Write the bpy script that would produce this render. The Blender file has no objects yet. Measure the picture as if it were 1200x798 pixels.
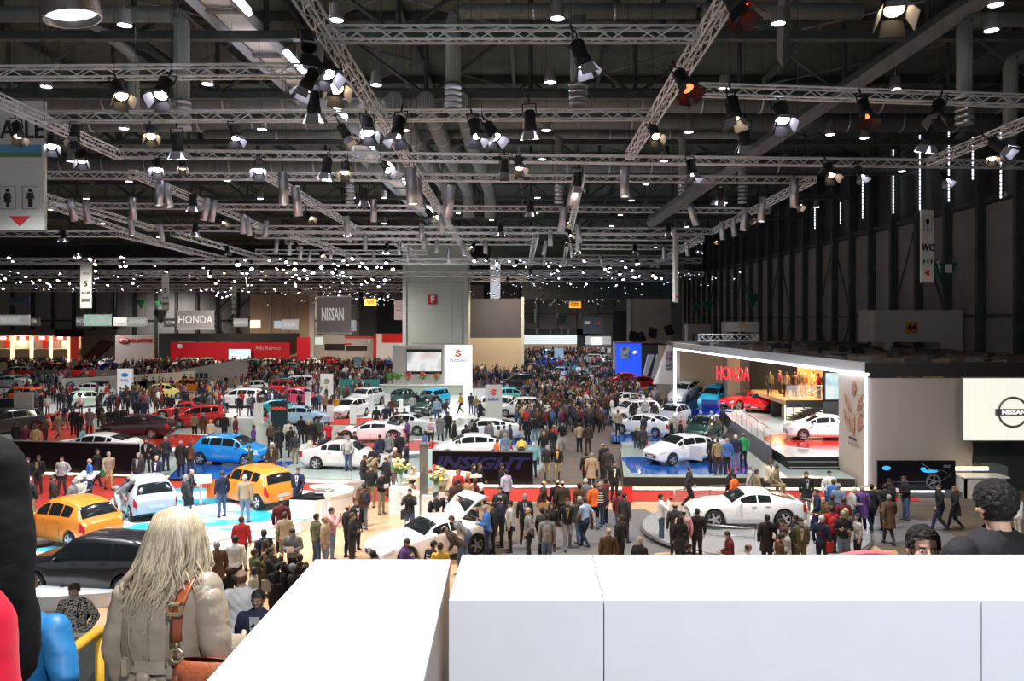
import bpy, math, random
from mathutils import Vector, Matrix
rnd = random.Random(7)
PI = math.pi
R = math.radians
scene = bpy.context.scene
col = scene.collection
# ---------------------------------------------------------------- camera, world, exposure
EYE, F, VX, VY = 7.9, 930.0, 622.0, 374.0           # eye height, focal length in pixels (of 1200), vanishing point
cd = bpy.data.cameras.new('camera')
cam = bpy.data.objects.new('camera', cd); col.objects.link(cam)
cam.location = (0, 0, EYE); cam.rotation_euler = (PI / 2, 0, 0)
cd.sensor_fit = 'HORIZONTAL'; cd.sensor_width = 36.0; cd.lens = F / 1200 * 36
cd.shift_x = -(VX - 600) / 1200; cd.shift_y = (VY - 399) / 1200
cd.clip_start = 0.05; cd.clip_end = 600
scene.camera = cam
w = bpy.data.worlds.new('world'); scene.world = w; w.use_nodes = True
w.node_tree.nodes['Background'].inputs[0].default_value = (0.90, 0.92, 1.0, 1)
w.node_tree.nodes['Background'].inputs[1].default_value = 0.30
vs = scene.view_settings
vs.view_transform = 'Standard'; vs.look = 'None'; vs.gamma = 1.0; vs.use_curve_mapping = False
vs.exposure = 0.9
scene.cycles.max_bounces = 5; scene.cycles.diffuse_bounces = 3; scene.cycles.glossy_bounces = 3
scene.cycles.transmission_bounces = 4; scene.cycles.sample_clamp_indirect = 4.0; scene.cycles.sample_clamp_direct = 30.0
scene.cycles.caustics_reflective = False; scene.cycles.caustics_refractive = False
scene.cycles.use_denoising = True
def add_light(name, kind, loc, power, color=(1, 1, 1), radius=0.3, target=None, spot=100, blend=0.9, size=None):
 l = bpy.data.lights.new(name, kind); l.energy = power; l.color = color
 if kind == 'AREA':
  l.shape = 'RECTANGLE'; l.size, l.size_y = size
 else:
  l.shadow_soft_size = radius
 if kind == 'SPOT':
  l.spot_size = R(spot); l.spot_blend = blend
 o = bpy.data.objects.new(name, l); col.objects.link(o); o.location = loc
 if target is not None:
  o.rotation_euler = (Vector(target) - Vector(loc)).to_track_quat('-Z', 'Y').to_euler()
 return o
# the hall's stage floods plus added fill: (x, y, aim x, aim y, watts, colour) mostly hung in the truss rig 14 m up
WHITE, COOL, WARM, PINK = (1, .97, .93), (.88, .93, 1), (1, .82, .6), (1, .9, .88)
FLOODS = []
for (x, y, ax, ay, p, c) in [
 (-17, 22, -15, 24, 9000, COOL), (-12, 27, -12, 29, 9000, COOL), (-20, 30, -17, 31, 6500, WHITE), (-6, 22, -6, 26, 6500, WARM), (-8, 31, -10, 31, 7000, COOL),
 (0, 24, 1, 27, 4500, WARM), (7, 26, 8, 30, 8500, WHITE), (13, 26, 11, 29, 4800, WHITE), (2, 34, 2, 37, 3200, WARM), (20, 28, 20, 31, 1400, WARM),
 (-17, 40, -17, 42, 4200, WHITE), (-8, 38, -9, 41, 4800, WHITE), (-26, 42, -25, 42, 2600, WHITE), (0, 42, 1, 44, 3000, WHITE), (9, 38, 8, 42, 5500, COOL),
 (-22, 52, -23, 52, 4500, WARM), (-12, 52, -10, 52, 5000, WHITE), (-2, 52, -3, 54, 4500, WHITE), (9, 52, 9, 54, 4200, COOL), (-33, 56, -33, 58, 5000, WHITE),
 (-40, 70, -38, 70, 8000, WHITE), (-26, 68, -25, 70, 8500, WHITE), (-12, 66, -13, 66, 9500, WHITE), (-4, 74, -5, 76, 9500, WHITE), (4, 66, 5, 68, 4500, WARM), (14, 66, 13, 70, 5200, COOL),
 (-52, 95, -50, 96, 9000, WHITE), (-34, 95, -33, 96, 8000, WARM), (-22, 90, -20, 96, 8000, WHITE), (0, 90, 1, 92, 7500, COOL), (10, 96, 10, 98, 8000, COOL),
 (-72, 125, -70, 127, 13000, WHITE), (-52, 125, -50, 128, 12000, WARM), (-34, 125, -33, 128, 12000, WARM), (-15, 125, -15, 130, 12000, WHITE), (4, 125, 4, 130, 11000, COOL), (14, 125, 13, 130, 11000, COOL),
 (-1, 6, 0, 3.2, 6500, WHITE), (2.5, -4, 2, 2.6, 4500, COOL), (-3, 103, -4, 113, 9000, WARM), (3, 165, 4, 170, 16000, WHITE), (16, 165, 15, 172, 14000, WHITE), (-70, 148, -70, 156, 5000, WHITE), (-45, 148, -45, 156, 5000, WARM)]:  # flood behind the eye and warm flood at the cream wall are added fill
 FLOODS.append((x, y, ax, ay, p * .42, c))
# ---------------------------------------------------------------- helpers
KIDS = {}
def G(px, py, z=0.0):
 """world point on the level plane z seen at a pixel of the 1200x798 frame"""
 d = (EYE - z) * F / (py - VY)
 return Vector(((px - VX) / F * d, d, z))
def D(px, py, d):
 return Vector(((px - VX) / F * d, d, EYE - (py - VY) / F * d))
class MB:
 """collects shapes, links them as ONE mesh object"""
 def __init__(s): s.v = []; s.f = []; s.m = []; s.sm = []
 def add(s, vs, fs, mi=0, smooth=False):
  o = len(s.v); s.v += [tuple(v) for v in vs]
  for f in fs: s.f.append(tuple(i + o for i in f)); s.m.append(mi); s.sm.append(smooth)
  return s
 def box(s, a, b, mi=0, M=None):
  (x0, y0, z0), (x1, y1, z1) = a, b
  vs = [Vector(p) for p in ((x0,y0,z0),(x1,y0,z0),(x1,y1,z0),(x0,y1,z0),(x0,y0,z1),(x1,y0,z1),(x1,y1,z1),(x0,y1,z1))]
  if M is not None: vs = [M @ v for v in vs]
  return s.add(vs, [(0,3,2,1),(4,5,6,7),(0,1,5,4),(1,2,6,5),(2,3,7,6),(3,0,4,7)], mi)
 def cbox(s, c, d, mi=0, M=None):
  return s.box([c[i] - d[i] / 2 for i in range(3)], [c[i] + d[i] / 2 for i in range(3)], mi, M)
 def tube(s, pts, rad, n=8, mi=0, caps=True, ax=(1, 1), up=None, smooth=True, dome=False):
  """loft round (or oval) sections along a path"""
  pts = [Vector(p) for p in pts]
  if isinstance(rad, tuple) or not hasattr(rad, '__len__'): rad = [rad] * len(pts)
  rad = list(rad)
  if dome:
   d0 = (pts[0] - pts[1]).normalized(); d1 = (pts[-1] - pts[-2]).normalized()
   a, b = rad[0], rad[-1]; p0, p1 = pts[0], pts[-1]
   k = lambda r, f: (r[0] * f, r[1] * f) if hasattr(r, '__len__') else r * f
   la, lb = (min(r) if hasattr(r, '__len__') else r for r in (a, b))
   pts = [p0 + d0 * la * .95, p0 + d0 * la * .7] + pts + [p1 + d1 * lb * .7, p1 + d1 * lb * .95]
   rad = [k(a, .3), k(a, .72)] + rad + [k(b, .72), k(b, .3)]
  rings = []
  ref = Vector(up) if up else None; fixed = bool(up)
  for i, p in enumerate(pts):
   t = (pts[min(i + 1, len(pts) - 1)] - pts[max(i - 1, 0)])
   if t.length < 1e-9: t = Vector((0, 0, 1))
   t.normalize()
   r0 = ref if ref else (Vector((0, 0, 1)) if abs(t.z) < .9 else Vector((0, 1, 0)))
   u = r0.cross(t)
   if u.length < 1e-6: u = Vector((1, 0, 0)).cross(t)
   u.normalize(); v = t.cross(u)
   if not fixed: ref = v.copy()
   r = rad[i]; rx, ry = (r if hasattr(r, '__len__') else (r * ax[0], r * ax[1]))
   rings.append([p + u * math.cos(2 * PI * k / n) * rx + v * math.sin(2 * PI * k / n) * ry for k in range(n)])
  vs = [q for r in rings for q in r]; fs = []
  for i in range(len(rings) - 1):
   for k in range(n):
    a, b = i * n + k, i * n + (k + 1) % n
    fs.append((a, b, b + n, a + n))
  s.add(vs, fs, mi, smooth)
  if caps:
   o = len(s.v) - len(vs)
   s.f.append(tuple(o + k for k in reversed(range(n)))); s.m.append(mi); s.sm.append(False)
   s.f.append(tuple(o + (len(rings) - 1) * n + k for k in range(n))); s.m.append(mi); s.sm.append(False)
  return s
 def bar(s, a, b, r, n=4, mi=0): return s.tube([a, b], r, n, mi, smooth=n > 4)
 def lathe(s, prof, n=16, mi=0, M=None, cap=True, smooth=True):
  vs = []; fs = []
  for (r, z) in prof:
   for k in range(n):
    v = Vector((r * math.cos(2 * PI * k / n), r * math.sin(2 * PI * k / n), z))
    vs.append(M @ v if M is not None else v)
  for i in range(len(prof) - 1):
   for k in range(n):
    a, b = i * n + k, i * n + (k + 1) % n
    fs.append((a, b, b + n, a + n))
  s.add(vs, fs, mi, smooth)
  if cap:
   o = len(s.v) - len(vs); L = (len(prof) - 1) * n
   s.f.append(tuple(o + k for k in reversed(range(n)))); s.m.append(mi); s.sm.append(False)
   s.f.append(tuple(o + L + k for k in range(n))); s.m.append(mi); s.sm.append(False)
  return s
 def ell(s, c, r, mi=0, n=10, m=7, M=None):
  vs = []; fs = []
  for i in range(1, m):
   a = PI * i / m
   for k in range(n):
    b = 2 * PI * k / n
    vs.append(Vector((math.sin(a) * math.cos(b) * r[0], math.sin(a) * math.sin(b) * r[1], math.cos(a) * r[2])))
  vs += [Vector((0, 0, r[2])), Vector((0, 0, -r[2]))]
  vs = [(M @ v if M is not None else v) + Vector(c) for v in vs]
  for i in range(m - 2):
   for k in range(n):
    a, b = i * n + k, i * n + (k + 1) % n
    fs.append((a, a + n, b + n, b))
  t, bo = len(vs) - 2, len(vs) - 1
  for k in range(n):
   fs.append((t, k, (k + 1) % n)); q = (m - 2) * n
   fs.append((bo, q + (k + 1) % n, q + k))
  return s.add(vs, fs, mi, True)
 def prism(s, poly, z0, z1, mi=0, M=None):
  """poly: xy outline counter-clockwise, extruded in z"""
  n = len(poly)
  vs = [Vector((p[0], p[1], z0)) for p in poly] + [Vector((p[0], p[1], z1)) for p in poly]
  if M is not None: vs = [M @ v for v in vs]
  fs = [tuple(reversed(range(n))), tuple(range(n, 2 * n))] + [(k, (k + 1) % n, n + (k + 1) % n, n + k) for k in range(n)]
  return s.add(vs, fs, mi)
 def mesh(s, name, mats):
  me = bpy.data.meshes.new(name); me.from_pydata(s.v, [], s.f)
  if not isinstance(mats, (list, tuple)): mats = [mats]
  for m in mats: me.materials.append(m)
  me.polygons.foreach_set('material_index', s.m); me.polygons.foreach_set('use_smooth', s.sm)
  me.update(); return me
 def obj(s, name, mats, parent=None, **kw): return put(name, s.mesh(name, mats), parent, **kw)
def put(name, me, parent=None, loc=None, rz=None, color=None):
 o = bpy.data.objects.new(name, me); col.objects.link(o)
 if parent is not None: o.parent = parent; KIDS.setdefault(parent.name, []).append(o)
 if loc is not None: o.location = loc
 if rz is not None: o.rotation_euler = (0, 0, rz)
 if color is not None: o.color = tuple(color) + (1,)
 return o
def tag(o, label=None, cat=None, group=None, kind=None):
 if label: o['label'] = label
 if cat: o['category'] = cat
 if group: o['group'] = group
 if kind: o['kind'] = kind
 return o
def empty(name, loc=(0, 0, 0), rz=0, label=None, cat=None, group=None):
 o = bpy.data.objects.new(name, None); col.objects.link(o); o.location = loc; o.rotation_euler = (0, 0, rz)
 o.empty_display_size = .2
 return tag(o, label, cat, group)
def struct(o): o['kind'] = 'structure'; return o
def copy_tree(o, parent=None):
 c = o.copy(); col.objects.link(c)
 if parent is not None: c.parent = parent; KIDS.setdefault(parent.name, []).append(c)
 for ch in KIDS.get(o.name, ()): copy_tree(ch, c)
 return c
# ---------------------------------------------------------------- materials
MATS = {}
def mat(name, c=(.8, .8, .8), rough=.5, metal=0., emit=0, ecol=None, noise=0, nscale=8, bump=0, bscale=40, coat=0, objcol=False, alpha=1, spec=.5, trans=0):
 if name in MATS: return MATS[name]
 m = bpy.data.materials.new(name); m.use_nodes = True; nt = m.node_tree; b = nt.nodes['Principled BSDF']
 b.inputs['Base Color'].default_value = tuple(c) + (1,)
 b.inputs['Roughness'].default_value = rough; b.inputs['Metallic'].default_value = metal
 b.inputs['Specular IOR Level'].default_value = spec
 if coat: b.inputs['Coat Weight'].default_value = coat; b.inputs['Coat Roughness'].default_value = .04
 if trans: b.inputs['Transmission Weight'].default_value = trans
 if alpha < 1: b.inputs['Alpha'].default_value = alpha
 if emit:
  if emit < 3.5: emit *= .55
  b.inputs['Emission Color'].default_value = tuple(ecol or c) + (1,); b.inputs['Emission Strength'].default_value = emit
  m.cycles.emission_sampling = 'NONE'
 src = None
 if objcol:
  oi = nt.nodes.new('ShaderNodeObjectInfo'); src = oi.outputs['Color']
 if noise or bump:
  tc = nt.nodes.new('ShaderNodeTexCoord'); nz = nt.nodes.new('ShaderNodeTexNoise')
  nz.inputs['Scale'].default_value = nscale; nz.inputs['Detail'].default_value = 4
  nt.links.new(tc.outputs['Object'], nz.inputs['Vector'])
  if noise:
   hv = nt.nodes.new('ShaderNodeHueSaturation')
   mr = nt.nodes.new('ShaderNodeMapRange'); mr.inputs[1].default_value = .3; mr.inputs[2].default_value = .7
   mr.inputs[3].default_value = 1 - noise; mr.inputs[4].default_value = 1 + noise
   nt.links.new(nz.outputs[0], mr.inputs[0]); nt.links.new(mr.outputs[0], hv.inputs['Value'])
   if src is not None: nt.links.new(src, hv.inputs['Color'])
   else: hv.inputs['Color'].default_value = tuple(c) + (1,)
   src = hv.outputs['Color']
  if bump:
   n2 = nt.nodes.new('ShaderNodeTexNoise'); n2.inputs['Scale'].default_value = bscale
   nt.links.new(tc.outputs['Object'], n2.inputs['Vector'])
   bp = nt.nodes.new('ShaderNodeBump'); bp.inputs['Strength'].default_value = bump; bp.inputs['Distance'].default_value = .02
   nt.links.new(n2.outputs[0], bp.inputs['Height']); nt.links.new(bp.outputs[0], b.inputs['Normal'])
 if src is not None: nt.links.new(src, b.inputs['Base Color'])
 MATS[name] = m; return m
def corrugated(name, c, scale, axis, rough=.6, noise=.1, strength=.6):
 m = mat(name, c, rough, noise=noise, nscale=.5); nt = m.node_tree; b = nt.nodes['Principled BSDF']
 wv = nt.nodes.new('ShaderNodeTexWave'); wv.bands_direction = axis; wv.inputs['Scale'].default_value = scale
 tc = nt.nodes.new('ShaderNodeTexCoord'); nt.links.new(tc.outputs['Object'], wv.inputs[0])
 bp = nt.nodes.new('ShaderNodeBump'); bp.inputs['Strength'].default_value = strength; bp.inputs['Distance'].default_value = .06
 nt.links.new(wv.outputs[1], bp.inputs['Height']); nt.links.new(bp.outputs[0], b.inputs['Normal'])
 return m
def ramp_mat(name, stops, scale=3, rough=.4, emit=0, kind='noise', rot=(0, 0, 0), constant=True, stretch=(1, 1, 1)):
 """blotches of a few flat colours (printed cloth, screen pictures)"""
 m = bpy.data.materials.new(name); m.use_nodes = True; nt = m.node_tree; b = nt.nodes['Principled BSDF']
 tc = nt.nodes.new('ShaderNodeTexCoord'); mp = nt.nodes.new('ShaderNodeMapping'); mp.inputs['Rotation'].default_value = rot; mp.inputs['Scale'].default_value = stretch
 t = nt.nodes.new('ShaderNodeTexNoise' if kind == 'noise' else 'ShaderNodeTexWave'); t.inputs['Scale'].default_value = scale
 cr = nt.nodes.new('ShaderNodeValToRGB')
 if constant: cr.color_ramp.interpolation = 'CONSTANT'
 el = cr.color_ramp.elements
 while len(el) < len(stops): el.new(.5)
 for e, (p, c) in zip(el, stops): e.position = p; e.color = tuple(c) + (1,)
 nt.links.new(tc.outputs['Object'], mp.inputs[0]); nt.links.new(mp.outputs[0], t.inputs['Vector'])
 nt.links.new(t.outputs[0], cr.inputs[0])
 if emit: b.inputs['Base Color'].default_value = (.02, .02, .02, 1)
 else: nt.links.new(cr.outputs[0], b.inputs['Base Color'])
 b.inputs['Roughness'].default_value = rough
 if emit:
  nt.links.new(cr.outputs[0], b.inputs['Emission Color']); b.inputs['Emission Strength'].default_value = emit * .5
  m.cycles.emission_sampling = 'NONE'
 MATS[name] = m; return m
white = mat('white_paint', (.82, .82, .83), .35, noise=.02)
gloss_white = mat('gloss_white', (.85, .86, .88), .18, coat=.3)
grey = mat('grey_paint', (.45, .45, .45), .5, noise=.04)
light_grey = mat('light_grey_board', (.62, .61, .58), .6, noise=.04)
dgrey = mat('dark_grey', (.12, .12, .125), .5, noise=.1)
black = mat('black_gloss', (.006, .006, .008), .3, spec=.15)
mblack = mat('matt_black', (.012, .012, .013), .6)
steel = mat('brushed_steel', (.55, .56, .58), .3, metal=.9, noise=.08, nscale=30)
alu = mat('truss_aluminium', (.85, .86, .85), .45, metal=.1, noise=.12, nscale=3)
dark_steel = mat('dark_steel', (.052, .062, .056), .6, noise=.3, nscale=1.5)
girder = mat('girder_paint', (.13, .145, .145), .55, noise=.2, nscale=1.2)
duct_m = corrugated('spiral_duct', (.21, .24, .22), 4, 'X', .45, .15, .3)
red = mat('red_board', (.55, .015, .012), .35)
red_carpet = mat('red_carpet', (.42, .022, .012), .9, noise=.12, nscale=12, bump=.3, bscale=200)
glass = mat('clear_glass', (.6, .7, .7), .03, alpha=.10, spec=.4)
lit_white = mat('lit_white', (1, 1, 1), .5, emit=3.2, ecol=(1, .98, .95))
lit_warm = mat('lit_warm', (1, .85, .6), .5, emit=3.0, ecol=(1, .78, .42))
lit_cool = mat('lit_cool', (1, 1, 1), .5, emit=4.0, ecol=(.8, .84, 1))
lamp_white = mat('lamp_white', (1, 1, 1), .5, emit=16, ecol=(.85, .82, 1))
lamp_warm = mat('lamp_warm', (1, 1, 1), .5, emit=9, ecol=(1, .72, .42))
lamp_red = mat('lamp_red', (1, .1, .05), .5, emit=5, ecol=(1, .06, .02))
lamp_blue = mat('lamp_blue', (.1, .2, 1), .5, emit=6, ecol=(.1, .25, 1))
door_grey = mat('barn_door_grey', (.30, .30, .32), .45)  # plain matt grey of the barn doors, no emission
door_grey_warm = door_grey
txt_black = mat('print_black', (.01, .01, .01), .6)
txt_white = mat('print_white', (.85, .85, .85), .5)
txt_red = mat('print_red', (.65, .02, .02), .5)
def text(s, size, material, parent, loc, rot=(PI / 2, 0, 0), name='lettering', bold=.0, sx=1, extrude=.01, align='CENTER', spacing=1.0, shear=0):
 cu = bpy.data.curves.new('t', 'FONT'); cu.body = s; cu.size = size; cu.extrude = extrude; cu.offset = bold
 cu.shear = shear; cu.align_x = align; cu.align_y = 'CENTER'; cu.resolution_u = 2; cu.space_character = spacing
 t = bpy.data.objects.new('t', cu); col.objects.link(t)
 bpy.context.view_layer.update()
 me = bpy.data.meshes.new_from_object(t.evaluated_get(bpy.context.evaluated_depsgraph_get()))
 bpy.data.objects.remove(t); bpy.data.curves.remove(cu)
 me.materials.clear(); me.materials.append(material); me.name = name
 o = put(name, me, parent, loc=loc); o.rotation_euler = rot; o.scale = (sx, 1, 1)
 return o
# ================================================================ THE HALL
fl = MB().box((-120, -12, -.3), (60, 215, 0)).obj('floor', mat('aisle_carpet', (.125, .098, .080), .85, noise=.14, nscale=1.5, bump=.3, bscale=90)); struct(fl)
def slab(name, pts, z0, z1, m, parent=None):
 o = MB().prism([(p[0], p[1]) for p in pts], z0, z1).obj(name, m, parent); return struct(o) if parent is None else o
def gp(*pp, z=0): return [G(x, y, z) for x, y in pp]
def ccw(pts):
 a = sum(pts[i][0] * pts[(i + 1) % len(pts)][1] - pts[(i + 1) % len(pts)][0] * pts[i][1] for i in range(len(pts)))
 return pts if a > 0 else pts[::-1]
wood = mat('tan_stand_floor', (.55, .36, .21), .32, noise=.06, nscale=1.0)
plat_grey = mat('grey_stand_floor', (.16, .16, .17), .28, noise=.06, nscale=1.2)
teal_floor = mat('pale_stand_floor', (.33, .40, .37), .22, noise=.05, nscale=1)
blue_floor = mat('blue_stand_floor', (.012, .09, .36), .12, noise=.1, nscale=.8, coat=.5)
white_floor = mat('white_stand_floor', (.74, .75, .76), .3, noise=.03)
cyan_floor = ramp_mat('white_floor_with_cyan_pattern', [(0, (.03, .42, .62)), (.42, (.08, .6, .8)), (.46, (.80, .84, .86)), (1, (.84, .86, .88))], scale=.36, rough=.18, stretch=(1, 2.5, 1))
slab('floor_patch', ccw([Vector((-11, 19.5)), Vector((12, 19.5)), Vector((12, 34.3)), Vector((-14, 34.3)), Vector((-14, 26))]), 0, .012, wood)
slab('floor_patch', ccw(gp((604, 589), (704, 589), (706, 600), (712, 660), (560, 660), (586, 620))), .0, .016, MATS['aisle_carpet'])
slab('floor_patch', ccw(gp((700, 598), (755, 597), (768, 604), (1010, 604), (1100, 612), (1130, 640), (1000, 640), (860, 646), (770, 648), (762, 652), (585, 652), (600, 640))), .0, .020, plat_grey)
slab('floor_patch', ccw([G(1000, 592), G(1200, 592), G(1330, 700), G(1040, 700)]), 0, .008, mat('brown_carpet', (.10, .075, .055), .9, noise=.15, nscale=2))
slab('floor_patch', ccw([Vector((-46, 29)), Vector((-13.5, 34.4)), Vector((17, 34.4)), Vector((17, 36.6)), Vector((-2.5, 37.0)), Vector((-23, 39.9)), Vector((-46, 43))]), 0, .014, red_carpet)
slab('floor_patch', ccw(gp((780, 648), (1050, 645), (1060, 665), (780, 665))), .012, .022, wood)
MB().prism(ccw(gp((420, 662), (530, 620), (560, 628), (480, 664))), .012, .026).obj('floor_patch', plat_grey)['kind'] = 'structure'
# warm light line at the foot of the raised stand
sl = empty('edge_light_strip', (0, 0, 0), label='warm glowing light strip along the foot of the raised stands', cat='light strip')
path = [Vector((-46, 43.2, .1)), Vector((-23, 40.0, .1)), Vector((-2.5, 37.15, .1)), Vector((3.2, 37.0, .1))]
for a, b in zip(path, path[1:]): MB().tube([a, b], .055, 6).obj('light_tube', lit_warm, sl)
for a, b in zip(path, path[1:]): MB().tube([a + Vector((0, -.12, -.06)), b + Vector((0, -.12, -.06))], .05, 4).obj('channel', steel, sl)
sl2 = empty('edge_light_strip', (0, 0, 0), label='white glowing light strip along the foot of the right hand stand', cat='light strip')
MB().tube([Vector((3.4, 36.6, .1)), Vector((17.5, 36.4, .1))], .055, 6).obj('light_tube', lit_warm, sl2)
MB().tube([Vector((3.4, 36.45, .04)), Vector((17.5, 36.25, .04))], .05, 4).obj('channel', steel, sl2)
# raised stands
def platform(name, pts, z, top, side, label=None, z0=0):
 pts = ccw(pts); o = MB().prism([(p[0], p[1]) for p in pts], z0, z - .03).obj(name, side)
 o['kind'] = 'structure'
 MB().prism([(p[0], p[1]) for p in pts], z - .03, z).obj('deck', top, o)
 return o
LP = .15
platform('floor_platform', [Vector((-46, 43.8)), Vector((-23, 40.6)), Vector((-5.2, 37.9)), Vector((-.2, 37.4)), Vector((1.4, 46)), Vector((3, 62)), Vector((-46, 62))], LP, teal_floor, grey)
RP = .45
platform('floor_platform', [Vector((4.4, 37.6)), Vector((15.2, 37.2)), Vector((15.2, 46)), Vector((5.2, 46))], RP, teal_floor, mblack)
platform('floor_platform', [Vector((5.6, 48.5)), Vector((14, 48.5)), Vector((13, 63)), Vector((6.2, 63))], LP, teal_floor, grey)
def rect_patch(pts, z, m, name='floor_patch', t=.02):
 o = MB().prism(ccw([(p[0], p[1]) for p in pts]), z, z + t).obj(name, m); o['kind'] = 'structure'; return o
rect_patch(gp((196, 561), (316, 561), (345, 541), (215, 541), z=LP), LP, blue_floor)
rect_patch(gp((742, 556), (885, 556), (868, 534), (727, 536), z=RP), RP, blue_floor)
rect_patch(gp((716, 518), (800, 517), (790, 505), (716, 506), z=LP), LP, blue_floor)
rect_patch(gp((545, 522), (625, 522), (620, 513), (550, 513), z=LP), LP, blue_floor)
rect_patch(gp((10, 528), (110, 527), (110, 498), (50, 492), z=LP), LP, red_carpet)
rect_patch(gp((330, 498), (448, 498), (450, 490), (300, 490), z=LP), LP, red_carpet)
rect_patch([Vector((-60, 62)), Vector((-2, 62)), Vector((-1.5, 90)), Vector((-60, 90))], .0, white_floor, t=.05)
rect_patch([Vector((-40, 60)), Vector((-24, 60)), Vector((-26, 66)), Vector((-40, 66))], .05, red_carpet)
rect_patch([Vector((-70, 92)), Vector((-2, 92)), Vector((-2, 150)), Vector((-90, 150))], .0, mat('far_carpet', (.20, .12, .11), .8, noise=.3, nscale=.3), t=.04)
rect_patch([Vector((4, 64)), Vector((13, 64)), Vector((16, 130)), Vector((4, 130))], .0, mat('far_pale_floor', (.35, .38, .45), .4, noise=.2, nscale=.3), t=.04)
# turntables
def turntable(c, r, z0, z1, top, rim, label, rz=0, sy=1, group=None, redr=None):
 t = empty('turntable', (c[0], c[1], z0), rz, label, 'turntable', group)
 a = MB().lathe([(r * .93, 0), (r * .93, (z1 - z0) * .55), (r, (z1 - z0) * .6), (r, z1 - z0 - .03)], 48, 0, Matrix.Diagonal((1, sy, 1, 1)))
 a.obj('rim', rim, t)
 MB().lathe([(r * .985, z1 - z0 - .03), (r * .985, z1 - z0 - .005)], 48, 0, Matrix.Diagonal((1, sy, 1, 1))).obj('deck', white_floor if redr else top, t)
 if redr: MB().lathe([(r * redr, z1 - z0 - .01), (r * redr, z1 - z0 + .006)], 48, 0, Matrix.Diagonal((1, sy, 1, 1))).obj('centre_disc', top, t)
 return t
red_gloss = mat('red_gloss', (.62, .03, .02), .2, coat=.5)
turntable(G(170, 517, .6), 5.3, .15, .6, red_gloss, white, 'white rimmed turntable with red top under the black and red hatchback', redr=.86, sy=.62)
turntable(G(440, 522, .5), 4.6, .15, .5, red_gloss, white, 'white rimmed turntable with red top under the low white show coupe', redr=.86, sy=.62)
turntable(G(882, 618, .22), 4.1, 0, .22, mat('silver_deck', (.30, .31, .33), .25, noise=.05), steel, 'round grey turntable under the white sports coupe', sy=.95)
# the curved white stand with the small hatchbacks (left)
NP = .4
nis = platform('floor_platform', [G(*p, NP) for p in ((-60, 690), (50, 700), (160, 692), (215, 668), (233, 640), (262, 631), (300, 620), (352, 612), (392, 590), (395, 578), (330, 572), (200, 572), (132, 584), (60, 640), (-60, 660))], NP, cyan_floor, gloss_white)
wl = ccw([G(*p, .0) for p in ((228, 655), (236, 640), (262, 634), (300, 626), (350, 618))])
lit_cyan = mat('lit_cyan_edge', (.6, .85, .9), .4, emit=.9, ecol=(.6, .9, 1))
pp = [G(*p, NP) for p in ((232, 641), (262, 632), (300, 621), (352, 613))]
for a, b in zip(pp, pp[1:]):
 MB().prism(ccw([(a[0] - .1, a[1] - .25), (b[0] - .1, b[1] - .25), (b[0], b[1]), (a[0], a[1])]), NP - .32, NP - .06).obj('lit_panel', lit_cyan, nis)
 MB().prism(ccw([(a[0] - .1, a[1] - .35), (b[0] - .1, b[1] - .35), (b[0], b[1] + .3), (a[0], a[1] + .3)]), NP - .02, NP + .06).obj('kerb', gloss_white, nis)
# ---- walls
panel_m = corrugated('wall_sheet', (.33, .30, .275), 5.5, 'Z', .55, .12, .5)
WX = 28.5
wr = struct(MB().box((WX + .25, -12, 0), (WX + .6, 215, 23)).obj('wall_right', mat('wall_backing', (.05, .05, .05), .8)))
pm = MB().box((-1.75, -.06, -3.45), (1.75, .06, 3.45)).mesh('panel', panel_m)
pm2 = MB().box((-1.75, -.06, -1.9), (1.75, .06, 1.9)).mesh('panel', panel_m)
cm = MB().box((-.18, -.35, 0), (.18, .35, 22)).mesh('column', dark_steel)
def panels_right():
 y = 6.0
 while y < 150:
  for (z, me) in ((11.6, pm), (6.1, pm2), (2.0, pm2)):
   o = put('panel', me, wr); o.location = (WX + .12, y + 2, z); o.rotation_euler = (0, 0, PI / 2)
  o = put('column', cm, wr); o.location = (WX - .1, y, 0); o.rotation_euler = (0, 0, PI / 2)
  y += 4.0
 MB().box((WX - .1, -10, 15.2), (WX + .1, 150, 15.5)).box((WX - .12, -10, 8.0), (WX + .1, 150, 8.2)).obj('rail', dark_steel, wr)
 for k in range(6, 145, 16):
  b = MB()
  for (y0, z0, y1, z1) in ((k, 8.1, k + 4, 15.2), (k + 8, 8.1, k + 4, 15.2), (k, 8.1, k + 2, 5.2), (k + 8, 8.1, k + 6, 5.2)):
   b.bar((WX - .25, y0, z0), (WX - .25, y1, z1), .08)
  b.obj('cross_brace', dark_steel, wr)
panels_right()
# slit windows high in the right wall (daylight behind perforated sheet)
n = 0
slit = mat('daylight_slit', (1, 1, 1), .5, emit=2.6, ecol=(.82, .86, 1))
for (px, y0, y1) in ((1011, 205, 256), (1047, 176, 250), (1078, 158, 246), (1112, 125, 236), (1140, 160, 210), (1173, 118, 232), (985, 236, 262), (955, 240, 268)):
 n += 1; d = (WX - .3) * F / (px - VX); z0, z1 = EYE - (y1 - VY) / F * d, EYE - (y0 - VY) / F * d
 wn = empty('window_%d' % n, (WX - .3, d, z0)); wn['kind'] = 'structure'
 b = MB(); zz = 0
 while zz < z1 - z0 - .12:
  b.box((-.03, -.05, zz), (.03, .05, zz + .17)); zz += .25
 b.obj('pane', slit, wn)
 MB().box((.0, -.14, -.1), (.06, -.08, z1 - z0 + .1)).box((.0, .08, -.1), (.06, .14, z1 - z0 + .1)).obj('window_frame', dark_steel, wn)
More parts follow.
